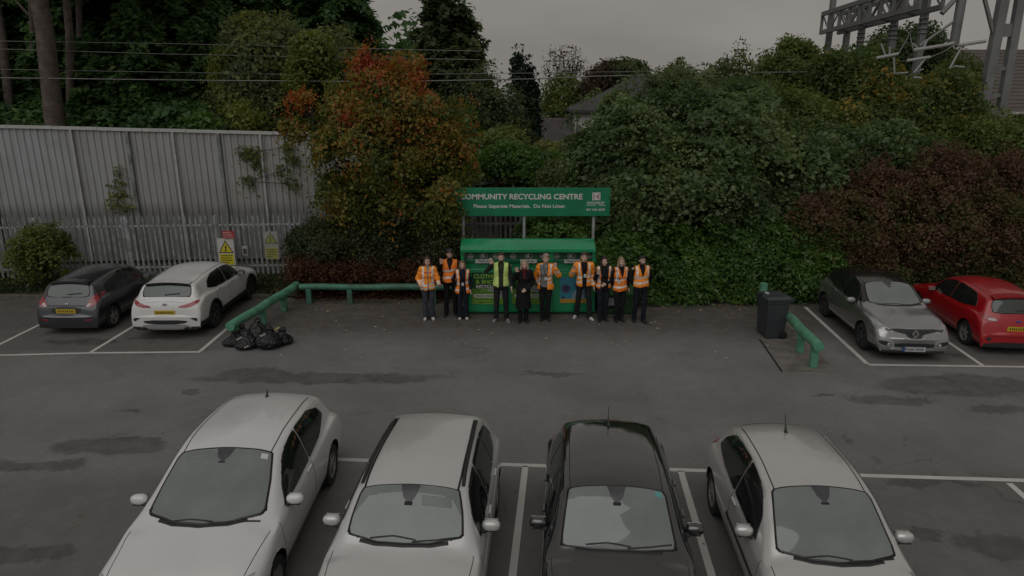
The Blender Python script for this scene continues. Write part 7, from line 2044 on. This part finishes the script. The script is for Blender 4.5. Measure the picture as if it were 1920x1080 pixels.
# --- bush left, grass tufts, ivy on the wall
b = [pb(72, 470, 20.2, 95, 95, 1.4), pb(95, 450, 20.2, 60, 70, 1.1), pb(50, 490, 20.1, 70, 60, 1.1), pb(110, 485, 20.2, 60, 60, 1.0)]
o = Vector((b[0][0], 20.2, .1))
mk_tree("shrub", "loose yellow-green shrub growing in the verge at the far left", "shrub", o, rel(b, o), L_BUSH, (1.1, .04), None, nlimb=12, ncl=230, per=26, spread=.13, lsize=.065, seed=70, tail=.4, inner=.12, up=.5, gapf=3.2, gapt=.05)
def wall_at(px, py, d=.15):
    "point of the tall wall's face under a pixel"
    for Yt in np.linspace(22, 25, 61):
        p = P(px, py, Yt); yw = wa.y + (p.x - wa.x) * (wb_.y - wa.y) / (wb_.x - wa.x)
        if Yt >= yw - d: return p
    return p
for (pts, lab, cnt) in (([(455, 285), (470, 300), (490, 320), (480, 285), (540, 275), (550, 300), (530, 320), (465, 340), (545, 345)], "ivy trailing on the steel wall left of the rowan tree", 26), ([(225, 320), (222, 345), (230, 365), (215, 385), (240, 390), (210, 360)], "small leafy sprig climbing the steel wall above the white crossover", 8)):
    c0 = wall_at(*pts[0]); r_ = empty("climbing_plant", c0, 0, lab, "climbing plant")
    bl = []
    for (x, y) in pts:
        p = wall_at(x, y); bl.append([p.x - c0.x, p.y - c0.y, p.z - c0.z, .24, .08, .2])
    C, N, s_, t_, cc = crown(bl, cnt * 4, 10, .10, .07, seed=75 + cnt, inner=.1, up=.2, zmin=-9)
    leaf_mesh("foliage", C, N, s_, t_, L_OLV, r_)
    mb = MB()
    for a, b_ in zip(bl[:-1], bl[1:]): mb.tube([a[:3], b_[:3]], .012, 5)
    mb.build("stems", M_BARK, r_)
# grass tufts on the verge
n = 5200
xx = rng.uniform(-20, -6.6, n); yy = rng.uniform(19.45, 21.6, n)
C = np.stack([xx, yy, .13 + rng.uniform(0, .05, n)], 1); N = np.stack([rng.normal(0, 1, n), rng.normal(-.5, 1, n), rng.normal(.1, .2, n)], 1)
gr = leaf_mesh("verge_grass", C, N, rng.uniform(.04, .09, n), rng.random(n) * .6, L_DHED, aspect=2.2); tag(gr, kind='stuff')
# leaf litter / ground cover under shrubs
n = 11000
xx = rng.uniform(-6.4, 18, n); yy = rng.uniform(19.15, 21.2, n)
C = np.stack([xx, yy, rng.uniform(.0, .07, n)], 1); N = np.stack([rng.normal(0, .4, n), rng.normal(-.2, .4, n), rng.uniform(.4, 1, n)], 1)
gr = leaf_mesh("leaf_litter", C, N, rng.uniform(.05, .1, n), rng.random(n), L_DRED); tag(gr, kind='stuff')

# --- conifers
def conifer_parts(h, r, z0, seed, lsize=.34, nb=150, dens=1.0, droop=.35, taper=.8, kk=5):
    q = np.random.default_rng(seed); Cs = []; Ns = []; Ss = []; Ts = []; br = MB()
    br.tube([(0, 0, -.1), (q.normal(0, .1), 0, h * .5), (0, 0, h)], [h * .018 + .05, h * .011 + .03, .02], 8)
    for i in range(nb):
        f = (i + q.random()) / nb; z = z0 + (h - z0) * f ** .9
        L_ = r * (1 - f) ** taper * q.uniform(.7, 1.15) + .25; a = q.uniform(0, 6.28); d = np.array([math.cos(a), math.sin(a), 0])
        m = max(3, int(L_ * 9 * dens)); t = np.linspace(.15, 1, m)
        p = np.array([0, 0, z]) + d * (t * L_)[:, None]; p[:, 2] += -droop * L_ * t ** 1.6 + .10 * L_ * t
        if i % 3 == 0: br.tube([p[0], p[m // 2], p[-1]], [.045, .03, .01], 4)
        side = np.array([-d[1], d[0], 0])
        pp = np.repeat(p, kk, 0) + side * (q.normal(0, 1, m * kk) * .26 * L_ * np.repeat(1.1 - t * .7, kk))[:, None] * .6 + np.array([0, 0, 1]) * q.normal(-.06, .10, m * kk)[:, None] + d * q.normal(0, .12, m * kk)[:, None]
        Cs.append(pp); Ns.append(np.array([0, 0, 1]) + d * .35 + q.normal(0, .4, (m * kk, 3))); Ss.append(lsize * q.uniform(.6, 1.2, m * kk)); Ts.append(np.full(m * kk, q.random()) * .6 + q.random(m * kk) * .4)
    return np.concatenate(Cs), np.concatenate(Ns), np.concatenate(Ss), np.concatenate(Ts), br
def conifer(label, loc, group=None, mat_=None, **kw):
    r_ = empty("conifer_tree", loc, rng.uniform(0, 6), label, "tree", group)
    C, N, s_, t_, br = conifer_parts(**kw)
    br.build("trunk", M_BARK, r_); leaf_mesh("crown", C, N, s_, t_, mat_ or L_CON, r_, aspect=1.7)
    return r_
def dup(root, loc, rz, sc, label, group=None):
    r_ = root.copy(); COL.objects.link(r_); r_.location = loc; r_.rotation_euler = (0, 0, rz); r_.scale = (sc[0], sc[0], sc[1]); r_['label'] = label
    if group: r_['group'] = group
    for ch in root.children:
        c = ch.copy(); COL.objects.link(c); c.parent = r_
    return r_
GC = "dark conifers behind the steel wall"
def gx(px, Y): return P(px, 200, Y).x
cA = conifer("dark conifer behind the steel wall, low and bushy above the white crossover", (gx(270, 31), 31, 0), GC, h=9.5, r=3.6, z0=.8, seed=81, nb=230, lsize=.20, droop=.3, kk=9)
cB = conifer("tall dark conifer filling the sky above the pale wall, left of the olive tree", (gx(345, 37), 37, 0), GC, h=17, r=4.6, z0=1.0, seed=82, nb=290, lsize=.25, droop=.45, dens=.9, kk=9)
cs = [(cA, 185, 30, 0.9, .85, "short dark conifer right of the big pine trunk"), (cA, 390, 33, 1.0, .95, "dark conifer in front of the olive tree's foot, above the wall's capping"),
      (cB, 215, 38, 1.1, 1.05, "tall dark conifer just right of the big pine trunk"), (cB, 450, 44, 1.1, 1.15, "tall dark conifer rising behind the olive tree"), (cB, 130, 42, 1.0, 1.1, "dark conifer between the two pale pine trunks"),
      (cB, 30, 40, 1.0, 1.0, "dark conifer behind the leaning trunk at the left edge"), (cB, -60, 40, 1.1, 1.1, "dark conifer just reaching into the left edge"), (cB, 290, 46, 1.15, 1.25, "far dark conifer showing sky gaps near the top left"), (cB, 560, 46, 1.05, 1.15, "dark conifer behind the yellow-green tree"), (cB, 640, 43, .95, 1.12, "dark conifer whose ragged edge meets the sky left of the centre"),
      (cA, 60, 31, .9, .7, "low dark conifer bush under the leaning trunk"), (cA, 640, 30, .85, .75, "low dark conifer behind the rowan tree"), (cA, 100, 33, .9, .9, "dark conifer bush behind the big pine trunk's foot"), (cA, -30, 30, .9, .8, "dark conifer bush at the left edge above the wall")]
for i, (src, px, yy, sx, sz, lab) in enumerate(cs): dup(src, (gx(px, yy), yy, 0), i * 1.3 + .4, (sx, sz), lab, GC)
# pale pine trunks
def pine(px0, px1, Y, r0, lab, crownz=13.5, h=18, branches=()):
    a = P(px0, 215, Y); b = P(px1, 0, Y)
    r_ = empty("pine_tree", (a.x, Y, 0), 0, lab, "tree", "bare-trunked pines at the left")
    sl = (b.x - a.x) / (b.z - a.z); q = np.random.default_rng(int(px0) + 5)
    x0 = -sl * a.z * .6
    pts = [(x0 + sl * z * (.8 + .2 * z / h) + .05 * math.sin(z), .05 * math.cos(z * .7), z) for z in np.linspace(-.1, h, 12)]
    mb = MB(); mb.tube(pts, [r0 * (1.12 - .62 * i / 11) for i in range(12)], 12)
    for zf, dx, dz in branches:
        s_ = Vector(pts[0]).lerp(Vector(pts[-1]), zf); mb.tube([s_, s_ + Vector((dx * .5, -.2, dz * .35)), s_ + Vector((dx, -.3, dz))], [.09, .06, .02], 6)
    mb.build("trunk", M_BARKP, r_, smooth=True)
    bl = [[sl * h * .9 + q.normal(0, .6), q.normal(0, .6), crownz + k * 1.4, 2.2 - .2 * k, 2.2, .8] for k in range(4)]
    C, N, s_, t_, cc = crown(bl, 160, 26, .5, .30, seed=int(px0) + 3, inner=.1, up=.8)
    leaf_mesh("crown", C, N, s_, t_, L_CON, r_, aspect=2)
pine(103, 70, 27.5, .37, "thick pale pine trunk rising from the wall at the upper left", branches=((.50, -1.3, 1.2), (.56, -1.6, 1.5), (.62, .9, .9), (.47, -.8, .9)))
pine(129, 117, 29, .17, "slim pale pine trunk right of the thick one")
pine(140, 140, 34, .16, "far slender pine trunk right of the slim pale one")
pine(20, -12, 30, .19, "leaning brown pine trunk at the left edge")
pine(57, 52, 33, .19, "brown pine trunk between the leaning one and the thick pale one")
pine(70, 75, 36, .15, "thin far pine trunk behind the thick pale one")

# --- olive green tree and its yellow-green neighbour
Y = 30
bl = [pb(560, 110, Y + 1, 200, 150, 4), pb(500, 130, Y, 160, 160, 4), pb(450, 190, Y - .5, 90, 110, 2.5), pb(610, 150, Y, 130, 180, 4), pb(530, 200, Y - .5, 200, 110, 4), pb(480, 60, Y + 1, 100, 60, 3)]
o = Vector((P(540, 240, Y).x, Y, 0))
mk_tree("broadleaf_tree", "olive-green broad tree with yellow patches behind the rowan", "tree", o, rel(bl, o), L_OLV, (6.5, .2), nlimb=14, ncl=1400, per=32, spread=.34, lsize=.115, seed=91, inner=.2, up=.5, gapf=1.1, gapt=.5)
bl = [pb(590, 110, 28, 85, 90, 2), pb(575, 145, 27.8, 70, 50, 1.6), pb(600, 75, 28, 40, 40, 1.2)]
o = Vector((P(588, 240, 28).x, 28, 0))
mk_tree("broadleaf_tree", "small bright yellow-green tree in front of the olive tree, above the rowan's left shoulder", "tree", o, rel(bl, o), L_YEL, (6.5, .1), nlimb=8, ncl=280, per=28, spread=.24, lsize=.10, seed=92, inner=.15, gapf=1.6, gapt=.35)
bl = [pb(455, 215, 27, 90, 50, 1.6), pb(430, 120, 30, 60, 110, 2)]
o = Vector((P(455, 240, 27).x, 27, 0))
mk_tree("broadleaf_tree", "small yellowish leafy tree just above the wall capping, left of the rowan", "tree", o, rel(bl, o), L_YEL, (4.6, .08), nlimb=6, ncl=200, per=24, spread=.23, lsize=.095, seed=93, inner=.15, gapf=1.6, gapt=.3)
bl = [pb(375, 225, 26.5, 46, 34, 1.0), pb(395, 238, 26.4, 40, 26, .9)]
o = Vector((P(380, 245, 26.5).x, 26.5, 0))
mk_tree("shrub", "bright green sprig poking up over the middle of the steel wall", "shrub", o, rel(bl, o), L_LAU, (4.4, .04), None, nlimb=4, ncl=60, per=12, spread=.15, lsize=.13, seed=94, inner=.1)
# --- big fir left of centre sky
Y = 33
o = Vector((P(838, 280, Y).x, Y, 0)); zt = P(815, -25, Y).z
f1 = conifer("big ragged grey-green conifer standing against the sky right of the rowan", o, None, L_FIR, h=zt, r=2.9, z0=1.2, seed=101, nb=300, lsize=.19, droop=-.12, taper=.62, dens=1.1, kk=9)
bl = [pb(880, 200, Y - 1, 130, 150, 3), pb(930, 230, Y - 1.5, 120, 140, 3), pb(870, 270, Y - 2, 160, 110, 3)]
o = Vector((P(900, 300, Y - 1.5).x, Y - 1.5, 0))
mk_tree("broadleaf_tree", "dull green bushy tree at the right foot of the ragged conifer", "tree", o, rel(bl, o), L_FIR, (5, .12), nlimb=10, ncl=820, per=32, spread=.30, lsize=.11, seed=102, inner=.2, gapf=1.3, gapt=.5)
# --- slim cypresses
for i, (px, pt, ww, lab) in enumerate(((972, 94, 34, "tallest slim dark cypress beside the white house"), (990, 128, 26, "middle slim cypress touching the tallest one's right side"), (1001, 165, 16, "shortest slim cypress nearest the tiled outbuilding"))):
    Yc = 44 + i * .6; t_ = P(px, pt, Yc); o = Vector((P(px, 215, Yc).x, Yc, 0)); hh_ = t_.z
    f = Yc / 1280
    bl = [[0, 0, hh_ * (.08 + .115 * k), ww * f * .62 * (1 - .105 * k) ** .7, ww * f * .5 * (1 - .1 * k), hh_ * .10] for k in range(9)]
    mk_tree("cypress_tree", lab, "tree", o, bl, L_CYP, (hh_ * .8, .10), "slim cypresses by the house", nlimb=4, ncl=420, per=16, spread=.20, lsize=.17, seed=110 + i, inner=.2, up=1.2)
# --- half-bare tree and brown tree beyond
Y = 70
bl = [pb(1060, 110, Y, 78, 52, 2.5), pb(1042, 130, Y, 50, 50, 2), pb(1085, 140, Y, 60, 50, 2)]
o = Vector((P(1066, 220, Y).x, Y, 0))
mk_tree("bare_tree", "thin half-bare tree standing against the sky behind the tiled outbuilding", "tree", o, rel(bl, o), L_BRN, (8.5, .2), nlimb=60, ncl=230, per=5, spread=.35, lsize=.15, seed=121, inner=.1, barkm=M_BARKG)
Y = 70
bl = [pb(1060, 180, Y - 2, 90, 80, 4), pb(1100, 190, Y - 2, 60, 60, 3), pb(1045, 200, Y - 2, 60, 50, 3)]
o = Vector((P(1062, 225, Y - 2).x, Y - 2, 0))
mk_tree("broadleaf_tree", "rounded green tree just behind the tiled outbuilding roof", "tree", o, rel(bl, o), L_GRN, (4, .15), nlimb=8, ncl=420, per=14, spread=.4, lsize=.2, seed=122)
Y = 66
bl = [pb(1140, 145, Y, 70, 60, 4), pb(1120, 165, Y, 60, 70, 4)]
o = Vector((P(1135, 220, Y).x, Y, 0))
mk_tree("broadleaf_tree", "russet-brown tree on the skyline above the house", "tree", o, rel(bl, o), L_BRN, (6, .2), nlimb=8, ncl=420, per=14, spread=.45, lsize=.24, seed=123)
bl = [pb(1170, 128, Y, 60, 34, 4), pb(1190, 134, Y, 40, 34, 3), pb(1155, 130, Y, 40, 30, 3)]
o = Vector((P(1172, 220, Y).x, Y + 1, 0))
mk_tree("broadleaf_tree", "dark green tree with a flat top on the skyline, right of the russet tree", "tree", o, rel(bl, o), L_FIR, (6, .2), nlimb=8, ncl=300, per=14, spread=.45, lsize=.24, seed=124)
# --- greenery right of centre behind the sign
Y = 24
for i, (bls, lab, m_, n_, ls) in enumerate((
    ([pb(960, 300, 25, 110, 60, 2.4), pb(1005, 310, 24.5, 110, 50, 2.2), pb(925, 300, 25, 60, 40, 1.6)], "ivy-covered green bush above the green sign", L_LAU, 420, .13),
    ([pb(1040, 292, 27, 90, 50, 2.4), pb(1000, 292, 28, 70, 34, 2.0), pb(1085, 278, 26, 60, 44, 2)], "pale olive bush below the white house gable", L_OLV, 380, .13),
    ([pb(920, 270, 29, 90, 60, 2.4), pb(950, 262, 30, 70, 50, 2.4)], "green bush at the foot of the cypress trees", L_GRN, 300, .15),
    ([pb(1090, 330, 22.6, 90, 80, 1.6), pb(1050, 330, 23, 70, 50, 1.6)], "twiggy brown-green bush touching the sign's upper right", L_OLV, 300, .10))):
    o = Vector((bls[0][0], bls[0][1] + .2, 0))
    mk_tree("shrub", lab, "shrub", o, rel(bls, o), m_, (2.4, .06), None, nlimb=10, ncl=n_, per=30, spread=.21, lsize=ls * .72, seed=130 + i, inner=.2, gapf=2, gapt=.5)
# --- right-hand trees
def T_(lab, bls, m_, ncl, per, spread, ls, seed, th_, grp=None, **k2):
    o = Vector((bls[0][0], bls[0][1] + .3, 0))
    mk_tree("broadleaf_tree", lab, "tree", o, rel(bls, o), m_, (th_, .14), grp, ncl=ncl, per=per, spread=spread, lsize=ls, seed=seed, **k2)
T_("green tree with wispy top shoots left of the gantry", [pb(1480, 130, 29, 110, 90, 3), pb(1440, 170, 29, 110, 80, 3), pb(1510, 165, 28.5, 90, 80, 3), pb(1480, 95, 29.5, 60, 46, 2)], L_GRN, 850, 30, .26, .10, 141, 6, nlimb=16, gapf=1.6, gapt=.35, inner=.15)
T_("wispy saplings rising above the sycamore against the sky", [pb(1300, 150, 26, 200, 50, 2.2), pb(1375, 125, 26.5, 60, 50, 1.6), pb(1275, 130, 26, 30, 36, 1.0), pb(1390, 95, 26.5, 22, 40, .8), pb(1240, 150, 26, 90, 36, 1.6)], L_OLV, 300, 18, .20, .085, 142, 5.4, nlimb=30, gapf=2.2, gapt=.2, inner=.1)
T_("green tree merging with the sycamore's upper right side", [pb(1430, 215, 25, 170, 110, 3), pb(1340, 200, 25.5, 150, 70, 3), pb(1500, 230, 24.5, 120, 110, 3)], L_GRN, 950, 34, .27, .092, 143, 4.5, nlimb=12, gapf=1.7, gapt=.45)
T_("green tree with orange-gold patches under the railway gantry", [pb(1610, 150, 26, 170, 120, 3.4), pb(1590, 220, 25, 190, 120, 3.2), pb(1690, 200, 25.5, 170, 120, 3.2), pb(1560, 130, 26, 70, 60, 2)], L_GLD, 1300, 34, .26, .095, 144, 5.0, nlimb=14, gapf=1.5, gapt=.45, tmap=lambda c, q: np.clip(.32 + .42 * np.sin(c[:, 0] * 1.7 + 1) * np.sin(c[:, 2] * 2.3 + c[:, 0]) + q.normal(0, .16, len(c)), 0, 1))
T_("bushy green tree left of the railway mast", [pb(1770, 200, 25.5, 130, 140, 3), pb(1740, 260, 24, 170, 90, 2.8), pb(1800, 150, 28, 70, 80, 2)], L_GLD, 850, 32, .26, .092, 145, 4.5, nlimb=12, gapf=1.6, gapt=.4, tmap=lambda c, q: np.clip(q.normal(.3, .2, len(c)), 0, .85))
T_("dark green tree behind the gantry droppers", [pb(1690, 90, 40, 90, 70, 3), pb(1720, 75, 40, 70, 60, 3), pb(1660, 90, 41, 60, 70, 3), pb(1760, 130, 40, 100, 90, 3)], L_FIR, 560, 28, .34, .13, 146, 8, nlimb=14, gapf=1.2, gapt=.35)
T_("green bush under the mast at the right edge", [pb(1860, 250, 24, 150, 80, 2.4), pb(1920, 260, 23.5, 120, 90, 2.4), pb(1820, 265, 23.5, 120, 70, 2.2)], L_GRN, 600, 30, .24, .085, 147, 3.4, nlimb=10, gapf=1.8, gapt=.4)
T_("mixed green thicket between the sycamore and the reddish hedge", [pb(1560, 290, 22.8, 170, 110, 2.4), pb(1660, 270, 22.8, 160, 80, 2.2), pb(1510, 280, 23.2, 120, 110, 2.2), pb(1720, 275, 22.6, 100, 50, 2)], L_SYC, 860, 34, .25, .088, 148, 3.6, nlimb=12, gapf=1.8, gapt=.5)
# far woods behind everything on the right and left horizon: one mass
bl = []
for px in range(1180, 2100, 60): bl.append(pb(px, 190 + 8 * math.sin(px), 75, 130, 70, 6))
C, N, s_, t_, cc = crown(bl, 1500, 12, .8, .45, seed=151, inner=.2, zmin=.5)
o = leaf_mesh("distant_woods", C, N, s_, t_, L_FIR); tag(o, "far dark woodland beyond the railway", "woodland", kind='stuff')
bl = []
for px in range(-200, 820, 60): bl.append(pb(px, 120, 62, 150, 150, 6))
C, N, s_, t_, cc = crown(bl, 1700, 12, .9, .5, seed=152, inner=.2, zmin=.5, gapf=.5, gapt=.35)
o = leaf_mesh("distant_woods", C, N, s_, t_, L_CON); tag(o, "far dark woodland behind the conifers", "woodland", kind='stuff')
bl = []
for px in range(-200, 900, 55): bl.append(pb(px, 235, 29.5, 110, 80, 3))
C, N, s_, t_, cc = crown(bl, 1500, 14, .3, .2, seed=153, inner=.2, zmin=.3)
o = leaf_mesh("undergrowth", C, N, s_, t_, L_CON); tag(o, "dark undergrowth behind the steel wall", "undergrowth", kind='stuff')
